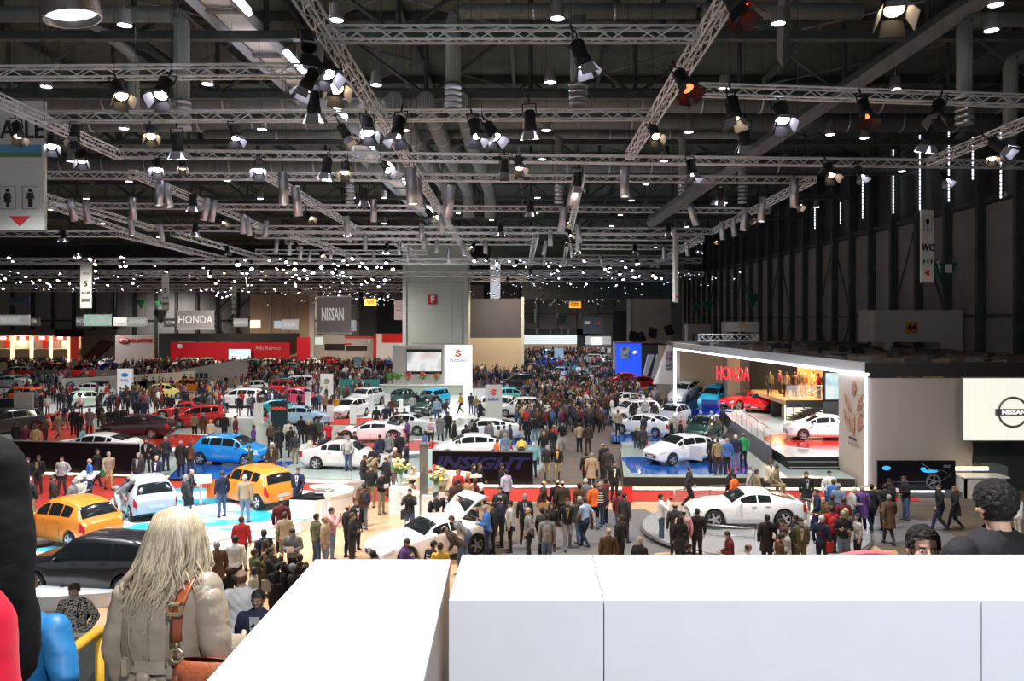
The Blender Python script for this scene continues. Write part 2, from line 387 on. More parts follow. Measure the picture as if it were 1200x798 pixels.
# far wall, left half of the hall
FY = 156.0
wf = struct(MB().box((-125, FY + .3, 0), (-8, FY + .7, 23)).obj('wall_far', MATS['wall_backing']))
pf = MB().box((-1.9, -.06, -3.45), (1.9, .06, 3.45)).mesh('panel', mat('far_sheet', (.37, .35, .33), .6, noise=.08, nscale=.4))
cf = MB().box((-.3, -.25, 0), (.3, .25, 20)).mesh('column', dark_steel)
x = -122.0
while x < -10:
 for z in (11.2, 4.1): put('panel', pf, wf, loc=(x + 2, FY + .1, z))
 put('column', cf, wf, loc=(x, FY - .1, 0)); x += 4.03
MB().box((-124, FY - .2, 14.8), (-8, FY, 15.2)).box((-124, FY - .2, 7.5), (-8, FY, 7.8)).obj('rail', dark_steel, wf)
b = MB()
for px in (245, 268, 290):
 X = (px - VX) / F * FY
 b.bar((X, FY - .4, 7.6), (X + 4, FY - .4, 12), .12).bar((X, FY - .4, 7.6), (X + 4, FY - .4, 4), .12)
b.obj('cross_brace', dark_steel, wf)
struct(MB().box((-125, -12, 0), (-124.5, FY, 23)).obj('wall_left', MATS['far_sheet']))
# deep hall behind the opening
DY = 208.0
wd = struct(MB().box((-8, DY, 0), (60, DY + .5, 23)).obj('wall_back', MATS['far_sheet']))
for k in range(-1, 9): MB().box((-8 + k * 5.0, DY - .25, 0), (-7.8 + k * 5, DY, 16)).obj('column', dark_steel, wd)
MB().box((-8, DY - .3, 9.2), (40, DY, 9.4)).obj('rail', dark_steel, wd)
# partitions round the opening
def wallbox(name, px0, px1, py0, d, m, py1=None, t=.5):
 a = D(px0, py0, d); b = D(px1, py0, d); z1 = a.z; z0 = 0 if py1 is None else D(px0, py1, d).z
 return struct(MB().box((a.x, d, z0), (b.x, d + t, z1)).obj(name, m))
cream = mat('cream_partition', (.60, .50, .36), .7, noise=.05, nscale=.4)
mauve = mat('mauve_partition', (.085, .082, .10), .7, noise=.06, nscale=.4)
beige = mat('beige_partition', (.46, .38, .30), .7, noise=.06, nscale=.5)
wallbox('wall_middle', 545, 613, 350, 112, mauve, 396)
wallbox('wall_middle', 545, 613, 396, 111.8, cream)
wallbox('wall_middle', 611, 614, 348, 111.5, light_grey)
wallbox('wall_middle', 736, 786, 350, 118, beige)
wallbox('wall_middle', 718, 738, 364, 119, mblack)
wallbox('wall_middle', 735, 739, 350, 117.5, light_grey)
wallbox('wall_middle', 612, 790, 322, 118, dark_steel, 350)
bw = wallbox('wall_middle', 293, 362, 345, 138, mat('tan_partition', (.48, .36, .26), .7, noise=.06, nscale=.5))
MB().box((D(316, 0, 137.8).x, 137.7, 4), (D(317, 0, 137.8).x, 138, EYE + 4.2)).box((D(338, 0, 137.8).x, 137.7, 4), (D(338.6, 0, 137.8).x, 138, EYE + 4.2)).obj('joint', grey, bw)
wallbox('wall_middle', 362, 368, 346, 137.5, light_grey)
wallbox('wall_middle', 421, 475, 365, 150, dgrey)
wallbox('wall_middle', 442, 472, 352, 149, mblack, 400)
# ---- the big lift tower with the F sign
pil = empty('stair_tower', (D(510, 0, 98).x, 98, 0)); pil['kind'] = 'structure'
tw = 72 / F * 98
tower_m = mat('tower_sheet', (.55, .59, .52), .55, noise=.04, nscale=.3)
MB().box((-tw / 2 + .15, .1, 0), (tw / 2 - .15, 9, 17)).obj('core', tower_m, pil)
for (a, b_) in ((0, 4.9), (4.95, 8.9), (8.95, 12.4), (12.45, 17)):
 for (x0, x1) in ((-tw / 2 + .6, tw / 2 - 1.7), (tw / 2 - 1.65, tw / 2 - .5)):
  MB().box((x0, -.05, a), (x1, .12, b_)).obj('panel', tower_m, pil)
for s in (-1, 1): MB().box((s * tw / 2 - .22, -.12, 0), (s * tw / 2 + .22, .3, 17)).obj('corner_post', light_grey, pil)
MB().box((-tw / 2, -.1, 8.86), (tw / 2, .0, 8.96)).box((-tw / 2, -.1, 12.36), (tw / 2, .0, 12.46)).obj('joint', grey, pil)
fs = empty('letter_sign', D(506.5, 351, 97.8), label='small red square sign with a white letter on the pale tower', cat='sign')
MB().box((-.55, -.05, -.58), (.55, .02, .58)).obj('board', mat('sign_red', (.45, .01, .015), .5), fs)
text('F', 1.15, txt_white, fs, (0.05, -.08, 0), bold=.03)
# ---- roof
ceil = struct(MB().box((-125, -12, 22.6), (60, 215, 22.9)).obj('ceiling', corrugated('roof_deck', (.115, .14, .105), 3.2, 'Y', .7, .2, .7)))
ORD = ('nearest', 'second nearest', 'third nearest', 'fourth nearest', 'fifth', 'sixth', 'seventh', 'eighth', 'ninth', 'farthest', 'tenth')
def roof_truss(i, y, x0=-60, x1=30, zb=18.6, zt=22.3, label=None):
 t = empty('roof_truss', (0, y, zb), label='%s dark steel roof truss spanning the hall above the lamps' % ORD[i], cat='roof truss')
 MB().box((x0, -.16, -.16), (x1, .16, .16)).obj('bottom_chord', dark_steel, t)
 MB().box((x0, -.2, zt - zb - .2), (x1, .2, zt - zb + .2)).obj('top_chord', dark_steel, t)
 w_ = MB(); x = x0; k = 0
 while x < x1 - .1:
  w_.bar((x, 0, 0), (x, 0, zt - zb), .11)
  w_.bar((x, 0, 0 if k % 2 else zt - zb), (x + 5, 0, zt - zb if k % 2 else 0), .09); x += 5; k += 1
 w_.obj('bracing', dark_steel, t); return t
for i, y in enumerate((14, 22, 30, 38, 48, 58, 70, 84, 98, 112)): roof_truss(i, y, -70 if y > 45 else -40)
def purlins():
 for i, x in enumerate(range(-46, 29, 5)):
  t = MB().box((-.09, 0, -.2), (.09, 128, .2)); o = t.obj('roof_purlin', girder if i % 3 == 0 else dark_steel, None, loc=(x, 6, 22.2))
  tag(o, 'long steel purlin running the length of the hall under the roof deck', 'purlin', 'steel purlins under the roof deck')
purlins()
def slant_girder(a, b, w_, label):
 a, b = Vector(a), Vector(b); t = empty('roof_girder', a, label=label, cat='girder')
 d = b - a; n_ = 5 + int(d.length / 6)
 for s in (-1, 1): MB().tube([Vector((s * w_ / 2, 0, 0)), d + Vector((s * w_ / 2, 0, 0))], (.16, .28), 4, smooth=False).obj('flange', mat('gangway_steel', (.30, .32, .31), .5, noise=.1), t)
 m_ = MB()
 for k in range(n_ + 1):
  p = d * (k / n_); m_.cbox((p.x, p.y, p.z - .05), (w_, .25, .12))
 m_.obj('cross_piece', girder, t)
 MB().tube([Vector((0, 0, .12)), d + Vector((0, 0, .12))], (w_ * .42, .03), 4, smooth=False).obj('grating', mat('grating', (.80, .80, .74), .6, noise=.1, nscale=12), t)
 return t
slant_girder((-11.0, 14, 19.0), (-11.0, 120, 19.0), 1.5, 'long pale steel service gangway running away under the roof, left of the middle')
for (a, b_, lb) in (((15.5, 27, 19.0), (7, 47, 13.6), 'sloping grey girder dropping across the roof on the right'), ((20, 16, 21.5), (12.5, 66, 18.2), 'long sloping grey roof girder above the right hand lamps'),
     ((6, 18, 21), (9.5, 30, 17.8), 'short sloping grey roof girder above the right hand truss')):
 tag(MB().tube([a, b_], (.22, .42), 4, smooth=False).obj('roof_girder', girder), lb, 'girder')
def diag_bars():
 k = 0
 for y0, y1 in ((14, 22), (22, 30), (30, 38), (38, 48), (48, 58), (58, 70)):
  t = empty('wind_brace', (0, y0, 21), label='%s bay of crossed thin wind bracing between two roof trusses' % ORD[k], cat='bracing'); k += 1
  for x in range(-35, 14, 12):
   b = MB().bar((x, 0, .8), (x + 10, y1 - y0, .8), .06).bar((x + 10, 0, .8), (x, y1 - y0, .8), .06).bar((x + 5, 0, -2.4), (x + 5, y1 - y0, .8), .07)
   b.obj('brace', girder, t)
diag_bars()
# ---- ducts
def duct(pts, r, label, diff=False, group=None):
 t = empty('air_duct', pts[0], label=label, cat='duct', group=group); o0 = Vector(pts[0])
 q = []
 pts = [Vector(p) for p in pts]
 for i, p in enumerate(pts):
  if 0 < i < len(pts) - 1:
   a = (pts[i - 1] - p).normalized(); c = (pts[i + 1] - p).normalized(); k = r * 1.6
   for s_ in (1, .6, .25): q.append(p + a * k * s_ * .9 + (c * k * (1 - s_) * .45))
   for s_ in (.25, .6, 1): q.append(p + c * k * s_ * .9 + (a * k * (1 - s_) * .45))
  else: q.append(p)
 MB().tube([p - o0 for p in q], r, 14).obj('pipe', duct_m, t)
 for a, b in zip(pts, pts[1:]):
  n_ = max(1, int((b - a).length / 3)); d = (b - a).normalized()
  for k in range(1, n_):
   c = a + (b - a) * k / n_ - o0; MB().tube([c - d * .05, c + d * .05], r * 1.07, 14).obj('collar', steel, t)
 if diff:
  e = pts[-1] - o0; c = MB()
  for k in range(5): c.tube([e + Vector((0, 0, -.05 - k * .22)), e + Vector((0, 0, -.17 - k * .22))], r * 1.15, 14)
  c.obj('diffuser', steel, t)
def U(px, py, h): # point at height h above the eye
 d = h * F / (VY - py); return Vector(((px - VX) / F * d, d, EYE + h))
def same(p, px, h): return Vector(((px - VX) / F * p.y, p.y, EYE + h))
p = U(535, 13, 11.5); duct([same(p, 815, 11.5), same(p, 531, 11.5), same(p, 531, 8.8)], .28, 'pale duct above the nearest truss bending down to a slotted outlet', True)
duct([same(p, 1010, 11.5), same(p, 822, 11.5)], .3, 'pale duct end section meeting the joint box above the middle')
p = U(150, 17, 11.0); duct([same(p, -60, 11.0), same(p, 213, 11.0), same(p, 213, 7.9)], .28, 'pale duct at upper left bending down to a slotted outlet', True)
p = U(120, 40, 11.2); duct([U(98, 18, 11.0), U(157, 66, 11.0), Vector((U(157, 66, 11.0).x, U(157, 66, 11.0).y, EYE + 8.2))], .22, 'slanting pale duct at upper left')
p = U(675, 20, 11.0); duct([same(p, 678, 11.0), same(p, 678, 8.6)], .3, 'upright duct in the middle hanging down behind the truss', True)
p = U(1135, 23, 10.4); duct([same(p, 1215, 10.4), same(p, 1130, 10.4), same(p, 1130, 7.8)], .26, 'pale duct at upper right bending down', True)
p = U(1190, 66, 10.0); duct([same(p, 1260, 10.0), same(p, 1184, 10.0), same(p, 1184, 7)], .26, 'second pale duct at the far upper right bending down')
for (y, x0, x1, py, r, lb) in ((0, -40, 27, 118, .62, 'thick duct crossing the hall behind the second truss'), (0, -40, 27, 142, .6, 'thick duct crossing the hall further back'), (0, -40, 27, 193, .6, 'thick duct crossing the far half of the hall')):
 d = 11.2 * F / (VY - py); duct([(x0, d, EYE + 11.2), (x1, d, EYE + 11.2)], r, lb)
for (px, lb) in ((300, 'leftmost of the smaller ducts'), (545, 'second smaller duct'), (690, 'third smaller duct'), (760, 'fourth smaller duct')):
 p = U(px, 158, 10.4); duct([same(p, px - 60, 10.4), same(p, px + 110, 10.4), same(p, px + 110, 7.6)], .22, lb + ' turning down in the roof behind the third truss', True)
for k, (x, lb) in enumerate(((-6.4, 'left one'), (-4.9, 'middle one'), (-3.3, 'right one'))):
 duct([(x, 37, EYE + 10.2), (x, 47, EYE + 9.8), (x + .3, 58, EYE + 9.4), (x + .3, 59, EYE + 7.6)], .42, 'curving duct running away under the roof, %s of three' % lb)
# ---- fluorescent tubes below the gangway
for k in range(9):
 y = 23.2 + k * 6.9
 t = empty('tube_light', (-9.3, y, EYE + 10.1), label='%s lit fluorescent tube below the service gangway, counted from the viewer' % ORD[k], cat='tube light')
 MB().tube([(0, 0, 0), (0, 3.0, 0)], .09, 8).obj('tube', lamp_white, t)
 MB().box((-.12, 0, .1), (.12, 3.0, .2)).obj('housing', steel, t)
# ================================================================ LIGHTING RIG
TH = 6.6                                            # rig height above the eye
def truss(a, b, label, w_=.30, pitch=.55, group=None, chord=.034):
 """square lattice truss between two points: four chords and the lacing"""
 a, b = Vector(a), Vector(b); d = b - a; L = d.length
 q = d.to_track_quat('X', 'Z').to_euler()
 t = empty('lighting_truss', a, label=label, cat='truss', group=group); t.rotation_euler = q
 h = w_ / 2
 cs = [(-h, -h), (h, -h), (h, h), (-h, h)]
 key = round(L, 1)
 for (y, z) in cs: MB().tube([(0, y, z), (L, y, z)], chord, 5).obj('chord', alu, t)
 n = max(2, int(L / pitch)); s = L / n; m = MB(); r = chord * .55
 for k in range(n):
  x0, x1 = k * s, (k + 1) * s
  for i in range(4):
   (ya, za), (yb, zb) = cs[i], cs[(i + 1) % 4]
   if k % 2: (ya, za), (yb, zb) = (yb, zb), (ya, za)
   m.tube([(x0, ya, za), (x1, yb, zb)], r, 3, caps=False, smooth=False)
 for x in (0, L):
  for i in range(4): m.tube([(x, *cs[i]), (x, *cs[(i + 1) % 4])], r * 1.3, 3, caps=False)
 m.obj('lacing', alu, t)
 k = 3.0
 while k < L and a.y < 60:
  MB().bar((k, 0, .1), (k, 0, 5.2), .012).obj('hanging_wire', dark_steel, t); k += 8
 return t
TR = [((385, 40), (818, 40), 'nearest long truss, crossing the top middle of the hall'), ((-60, 86), (372, 83), 'long truss at upper left, second from the top'),
  ((52, 137), (772, 134), 'long truss below the top one, left and middle'), ((818, 105), (1290, 121), 'long truss crossing the upper right corner'),
  ((137, 180), (1300, 194), 'longest truss, from the left sign to the right wall'), ((50, 205), (953, 211), 'long truss just below the longest one'),
  ((105, 241), (902, 247), 'long truss above the row of tube lamps'), ((170, 267), (836, 271), 'long truss above the pale tower'),
  ((-60, 274), (142, 274), 'short far truss at left below the hall sign'), ((300, 276), (627, 277), 'far truss crossing left of the pale tower'), ((680, 278), (822, 279), 'short far truss right of the middle'),
  ((335, 283), (628, 284), 'second far truss crossing the pale tower'), ((668, 289), (800, 290), 'second short far truss right of the middle'), ((300, 295), (500, 296), 'third far truss left of the pale tower'),
  ((560, 307), (625, 307), 'third short far truss right of the tower'), ((672, 301), (775, 302), 'third short far truss right of the middle'), ((660, 309), (764, 310), 'last short far truss right of the middle'),
  ((338, -30), (556, 310), 'long truss running away over the left of the middle'), ((870, -30), (738, 182), 'truss running away at upper right of the middle'),
  ((681, 207), (660, 311), 'truss running away down the middle of the rig'), ((-12, 112), (140, 182), 'slanting truss in front of the hall sign'),
  ((155, 203), (312, 268), 'slanting truss left of the tube lamps'), ((313, 206), (418, 268), 'slanting truss over the tube lamps left of the middle'),
  ((44, 228), (182, 268), 'slanting truss under the hall sign'), ((30, 231), (225, 297), 'lower slanting truss under the hall sign'), ((203, 273), (322, 306), 'slanting far truss at left of the middle'),
  ((140, 274), (300, 312), 'lower slanting far truss at left'), ((340, 273), (425, 305), 'slanting far truss beside the tower'), ((953, 210), (834, 272), 'slanting truss at right ending near the edge-on banner'), ((1290, 108), (1090, 190), 'slanting truss at the far right'),
  ((822, 279), (763, 311), 'short slanting truss beside the edge-on banner'), ((628, 276), (621, 310), 'short truss running away right of the tower'), ((465, 284), (488, 300), 'short slanting truss over the tower')]
for (a, b, lb) in TR:
 pa, pb = U(a[0], a[1], TH), U(b[0], b[1], TH); far = min(pa.y, pb.y) > 55
 truss(pa, pb, lb, pitch=1.2 if far else .5, chord=.045 if far else .034, w_=.4 if far else .30)
# far rig: rows that close the view under the roof
for k, (y, h, x0, x1) in enumerate(((76, 5.5, -62, 14), (84, 6.2, -66, 18), (92, 5.2, -75, 20), (101, 6.0, -80, 20), (112, 5.6, -90, 20), (124, 5.2, -100, -12), (136, 5.0, -105, -12), (145, 6.0, -100, -12))):
 truss((x0, y, EYE + h), (x1, y, EYE + h), 'far truss over the back of the hall among many lamps, %s of eight' % ORD[k], pitch=2.5, w_=.5, chord=.06)
truss(Vector((11.9, 36.2 + 20, 6.6)), Vector((11.9 + 4.2, 56.2, 6.6)), 'short low truss lying above the roof edge of the right hand stand', pitch=.5, w_=.45)
# ---- lamps
def orient(o, target_dir):
 o.rotation_euler = Vector(target_dir).to_track_quat('-Z', 'Y').to_euler()
PROT = {}
def lamp_meshes():
 m = MB(); m.lathe([(.10, .62), (.17, .56), (.17, .20), (.19, .18), (.19, 0), (.16, 0), (.15, .08)], 14, cap=False); PROT['can'] = m.mesh('housing', mblack)
 m = MB(); m.lathe([(.0, .05), (.16, .04), (.16, .02), (0, .02)], 14, cap=False); PROT['lens'] = m
 m = MB()
 for x in (-.21, .21): m.tube([(x, 0, .4), (x, 0, .78)], .02, 5)
 m.tube([(-.21, 0, .78), (.21, 0, .78)], .02, 5); m.tube([(0, 0, .78), (0, 0, 1.0)], .03, 6); PROT['yoke'] = m.mesh('yoke', mblack)
 for nm, c in (('cool', door_grey), ('warm', door_grey_warm), ('dark', mblack)):
  ms = []
  for k in range(4):
   b = MB(); M = Matrix.Rotation(k * PI / 2, 4, 'Z')
   vs = [M @ Vector(p) for p in ((-.15, .18, 0), (.15, .18, 0), (.2, .30, -.26), (-.2, .30, -.26), (-.15, .195, 0), (.15, .195, 0), (.2, .315, -.26), (-.2, .315, -.26))]
   b.add(vs, [(0, 1, 2, 3), (7, 6, 5, 4), (0, 4, 5, 1), (2, 6, 7, 3), (1, 5, 6, 2), (0, 3, 7, 4)]); ms.append(b.mesh('barn_door', c))
  PROT['door_' + nm] = ms
 for nm, c in (('cool', lamp_white), ('warm', lamp_warm), ('red', lamp_red), ('blue', lamp_blue)):
  PROT['lens_' + nm] = PROT['lens'].mesh('lens', c)
 m = MB(); m.lathe([(.05, 1.30), (.17, 1.28), (.19, 1.22), (.19, 0), (.175, 0), (.175, .1)], 16, cap=False); PROT['tubecan'] = m.mesh('housing', steel)
 m = MB(); m.lathe([(0, .06), (.17, .06), (.17, .05), (0, .05)], 16, cap=False); PROT['tubelens'] = m.mesh('lens', mat('tube_lens', (1, 1, 1), .4, emit=2.2, ecol=(.92, .98, 1)))
 m = MB(); m.tube([(0, 0, 1.2), (0, 0, 1.55)], .03, 6); PROT['stem'] = m.mesh('stem', mblack)
 m = MB(); m.lathe([(.06, .55), (.2, .52), (.22, .15), (.24, .12), (.24, .0), (.22, .0)], 14, cap=False); PROT['bay'] = m.mesh('housing', mat('bay_grey', (.33, .32, .30), .5))
 m = MB(); m.lathe([(0, .03), (.22, .04), (.22, .02), (.1, -.02), (0, -.03)], 14, cap=False); PROT['baylens'] = m.mesh('diffuser', mat('bay_lens', (1, 1, 1), .4, emit=11, ecol=(.80, .78, 1)))
 m = MB(); m.tube([(0, 0, .1), (0, 0, 4.0)], .012, 4); PROT['baywire'] = m.mesh('hanging_wire', dark_steel)
lamp_meshes()
def spotlight(p, kind, aim, label, s=1.0, group=None, doors=True):
 t = empty('spotlight', p, label=label, cat='spotlight', group=group); t.scale = (s, s, s)
 orient(t, aim)
 put('housing', PROT['can'], t); put('lens', PROT['lens_' + kind], t); put('yoke', PROT['yoke'], t)
 if doors:
  dk = {'cool': 'cool', 'warm': 'warm'}.get(kind, 'dark')
  for k, me in enumerate(PROT['door_' + dk]): put('barn_door', me if k != 2 else PROT['door_dark'][2], t)
 return t
SPOTS = [  # px, py, kind, aim x, scale, words
 (143,113,'warm',.5,1.1,'left of the two high spotlights on the second truss'), (188,112,'cool',0,1.2,'bright spotlight with fanned barn doors left of the duct'), (22,160,'warm',.3,1.0,'amber spotlight in front of the hall sign'),
 (61,172,'cool',.4,1.0,'bright spotlight just right of the hall sign'), (87,163,'dark',.1,1.0,'unlit dark spotlight on the slanting truss by the hall sign'), (96,189,'cool',.2,1.0,'bright spotlight below the dark one by the hall sign'),
 (177,160,'warm',.4,1.0,'amber spotlight under the second truss at left'), (277,162,'cool',.3,1.0,'half shut spotlight under the third truss at left'), (184,199,'cool',.2,1.1,'bright spotlight above the tube lamps at left'),
 (214,197,'warm',.2,.9,'small amber spotlight beside the bright one at left'), (303,200,'cool',.2,1.2,'bright spotlight on the lower truss left of the middle'), (362,56,'dark',.3,1.05,'large unlit spotlight at the truss corner'),
 (385,88,'cool',.5,1.15,'large spotlight hanging at the truss corner'), (357,105,'cool',-.4,1.1,'spotlight turned left below the truss corner'), (394,104,'warm',.3,1.3,'amber lit spotlight right of the truss corner'),
 (432,155,'cool',.2,1.2,'spotlight left of the running truss in the middle'), (465,160,'cool',-.1,1.3,'bright spotlight hanging on the running truss'), (408,162,'warm',.5,1.0,'dim amber spotlight under the third truss'),
 (559,160,'cool',.2,1.2,'bright spotlight in the middle of the third truss'), (581,161,'cool',.5,1.2,'spotlight just right of the bright middle one'), (685,77,'cool',.3,1.15,'large spotlight hanging alone below the nearest truss'),
 (769,160,'warm',.2,1.0,'amber spotlight at the end of the third truss'), (591,203,'warm',0,1.1,'left of two amber spotlights in the middle'), (609,197,'warm',.2,1.1,'right of two amber spotlights in the middle'),
 (404,202,'warm',0,1.1,'amber spotlight at the left of the running truss'), (455,200,'cool',.6,1.0,'spotlight with open doors beside the running truss'), (806,104,'red',.3,1.2,'red glowing spotlight at the left end of the right truss'),
 (861,140,'warm',.1,1.3,'warm lit spotlight under the right truss'), (918,141,'cool',0,1.3,'white edged spotlight under the right truss'), (1016,137,'red',.1,1.1,'red glowing spotlight under the right truss'),
 (1097,138,'dark',-.3,1.1,'unlit grey spotlight under the right truss'), (1048,12,'warm',-.1,1.35,'big warm lit spotlight at the top right edge'), (868,12,'red',.4,1.2,'dark spotlight with red rim at the top right'),
 (1178,176,'cool',.6,1.2,'bright tilted spotlight at the right edge'), (1163,186,'warm',-.3,.9,'small amber spotlight beside the bright one at the right edge'), (975,205,'warm',.1,1.2,'amber spotlight below the longest truss at right'),
 (812,205,'cool',.1,1.2,'bright spotlight above the tube lamp in the middle right'), (1010,207,'cool',.2,1.0,'small bright spotlight right of the amber one'), (1110,212,'cool',.2,1.0,'small bright spotlight below the right truss corner'),
 (226,244,'warm',.3,.9,'small amber spotlight between the tube lamps at left'), (262,261,'warm',.5,.9,'tiny amber spotlight under the tube lamps at left'), (365,256,'warm',.6,1.0,'amber spotlight beside the leaning tube lamp'),
 (506,255,'warm',.5,1.1,'amber spotlight beside the running truss'), (664,262,'warm',.4,1.0,'upper amber spotlight on the middle run'), (669,276,'warm',.3,1.0,'middle amber spotlight on the middle run'), (665,284,'warm',.1,1.0,'lower amber spotlight on the middle run'),
 (881,258,'warm',.6,1.0,'amber spotlight among the right tube lamps'), (841,283,'warm',-.4,.9,'small amber spotlight near the edge-on banner'), (744,295,'warm',0,1.2,'warm spotlight hanging right of the middle run'), (937,242,'warm',.6,1.0,'amber spotlight right of the far tube lamp'),
 (349,290,'warm',.4,1.0,'amber spotlight left of the tower, upper'), (378,300,'warm',.6,1.0,'amber spotlight left of the tower, lower'), (553,290,'warm',-.4,1.1,'amber spotlight at the top right of the tower')]
def cable(t):
 Mi = t.matrix_basis.inverted(); a = t.matrix_basis @ Vector((0, 0, .98))
 MB().bar(Mi @ a, Mi @ Vector((a.x, a.y, 22.65)), .008 / t.scale[0], 3).obj('hanging_cable', dark_steel, t)
def rig_spots():
 for (px, py, k, ax, s, lb) in SPOTS:
  p = U(px, py, TH - .75 * s)
  kind = k if k != 'dark' else 'cool'
  t = spotlight(p, kind, (ax, rnd.uniform(-.75, .05), -.85), lb, s * .85)
  if k == 'dark':
   for c in KIDS[t.name]:
    if c.name.startswith('lens'): c.data = PROT['lens'].mesh('lens', black)
  cable(t)
rig_spots()
TUBES = [(85,0,2.3,.2,'biggest silver tube lamp at the top left corner'), (186,241,1,0,'left one of the first pair of silver tube lamps'), (199,243,1,.2,'right one of the first pair of silver tube lamps'), (238,258,1,-.15,'left one of the second pair of tube lamps'), (247,260,1,-.2,'right one of the second pair of tube lamps'),
 (87,259,1,.15,'left tube lamp under the hall sign'), (103,262,1,.1,'right tube lamp under the hall sign'), (156,258,1,0,'upper tube lamp hanging alone at left'), (155,276,1,.15,'lower tube lamp hanging alone at left'), (190,283,1,.1,'tube lamp in front of the far left truss'),
 (285,274,1,0,'left one of the third pair of tube lamps'), (293,276,1,.15,'right one of the third pair of tube lamps'), (333,240,1.2,.05,'tall tube lamp left of the middle'), (350,253,1.2,.1,'tube lamp right of the tall one'), (407,276,1,.0,'left tube lamp before the slanting truss'), (409,282,1,.1,'tube lamp hanging lower before the slanting truss'),
 (438,260,1,0,'short tube lamp hanging alone left of the tower'), (484,240,1.4,.1,'fat tube lamp at the foot of the running truss, upper'), (490,243,1.2,.05,'tube lamp half behind the fat one'), (524,255,1.3,-.15,'fat tube lamp at the foot of the running truss, lower'), (519,275,1,.1,'tube lamp below the fat ones'),
 (494,283,1,0,'tube lamp left over the tower'), (497,292,1,0,'small tube lamp in front of the tower'), (512,296,.9,0,'tube lamp in the middle of the tower'), (468,299,.9,0,'tube lamp left of the tower'), (526,307,1,0,'tube lamp low in front of the tower'), (428,292,.9,0,'small tube lamp between the far trusses'),
 (438,308,.9,0,'low tube lamp left of the tower'), (545,300,1.1,.2,'tube lamp at the right top of the tower'), (569,297,1,0,'tube lamp right of the tower'), (478,307,.9,0,'low tube lamp at the left edge of the tower'), (310,278,.9,-.1,'tube lamp in the left row, first'), (323,296,.9,-.1,'tube lamp in the left row, second'),
 (339,299,.9,.0,'tube lamp in the left row, third'), (351,303,.9,-.2,'tube lamp in the left row, fourth'), (362,307,.9,-.1,'tube lamp in the left row, fifth'), (376,312,.9,0,'tube lamp in the left row, sixth'), (388,304,.9,.1,'tube lamp in the left row, seventh'),
 (670,241,1.3,-.2,'fat tube lamp on the middle run, upper'), (657,272,1.2,-.15,'tube lamp on the middle run, left'), (679,285,1.1,.1,'tube lamp on the middle run, right'), (637,299,1,-.2,'tube lamp left of the middle run'), (671,302,1,.1,'lower tube lamp on the middle run'), (645,288,1,0,'thin tube lamp left of the middle run'),
 (677,295,1,0,'tube lamp behind the right one of the middle run'), (638,312,.9,0,'lowest tube lamp left of the middle run'), (664,312,.9,0,'lowest tube lamp on the middle run'), (732,231,1.1,0,'bright tube lamp hanging alone right of the middle'), (816,264,1.1,.3,'leaning tube lamp at the right truss'), (707,313,1,.25,'leaning tube lamp low right of the middle'),
 (847,281,1,.05,'first tube lamp of the right row'), (861,277,1,.1,'second tube lamp of the right row'), (871,270,1.1,-.1,'third tube lamp of the right row'), (892,260,1.1,-.1,'fourth tube lamp of the right row'), (931,243,1.1,0,'last tube lamp of the right row'),
 (806,300,1,.05,'tube lamp right of the edge-on banner'), (778,304,.9,0,'tube lamp left of the edge-on banner'), (771,314,.9,-.1,'low tube lamp left of the edge-on banner')]
def rig_tubes():
 for (px, py, s, lean, lb) in TUBES:
  p = U(px, py, TH - .2 - 1.3 * s * .95 * .9) if s < 2 else D(px, py + 22, 12)
  t = empty('tube_lamp', p, label=lb, cat='stage lamp'); t.scale = (s * .95,) * 3
  t.rotation_euler = (rnd.uniform(-.12, .1), -lean, 0)
  put('housing', PROT['tubecan'], t); put('lens', PROT['tubelens'], t); put('stem', PROT['stem'], t); cable(t)
rig_tubes()
BAYS = [(146,30,9.5),(54,102,9.5),(243,99,9.2),(307,152,9),(145,151,9),(83,189,9),(151,213,9),(266,212,9),(305,233,9),(101,233,9),(351,187,9),(385,212,9),(441,100,9.2),(533,100,9.2),(645,97,9.2),(653,22,9.5),(640,153,9),(474,153,9),(494,188,9),(635,187,9),(507,212,9),(633,213,9),(413,232,9),(521,232,9),(630,232,9),
 (628,250,9),(778,189,9),(757,216,9),(740,235,9),(727,252,9),(717,265,9),(912,28,9.5),(849,104,9.2),(807,155,9),(1049,105,9.4),(973,158,9),(920,193,9),(857,192,9),(849,238,9),(805,266,8.6),(1162,36,9.4),(1167,6,9.6),(394,24,9.5),(957,243,9),(1013,162,9.2),(1057,201,9),(186,278,8),(450,232,9),(537,250,9),(450,262,8.6),(576,258,8.6),(707,273,8.6),(768,290,8),(821,286,8),(60,246,8),(20,258,8),(120,262,8)]
def bays():
 for i, (px, py, h) in enumerate(BAYS):
  t = empty('bay_lamp', U(px, py, h), label='round grey high-bay lamp glowing white under the roof', cat='ceiling lamp', group='high-bay lamps hung under the roof')
  put('housing', PROT['bay'], t); put('diffuser', PROT['baylens'], t); q = put('hanging_wire', PROT['baywire'], t); q.scale.z = (22.7 - t.location.z) / 4
bays()
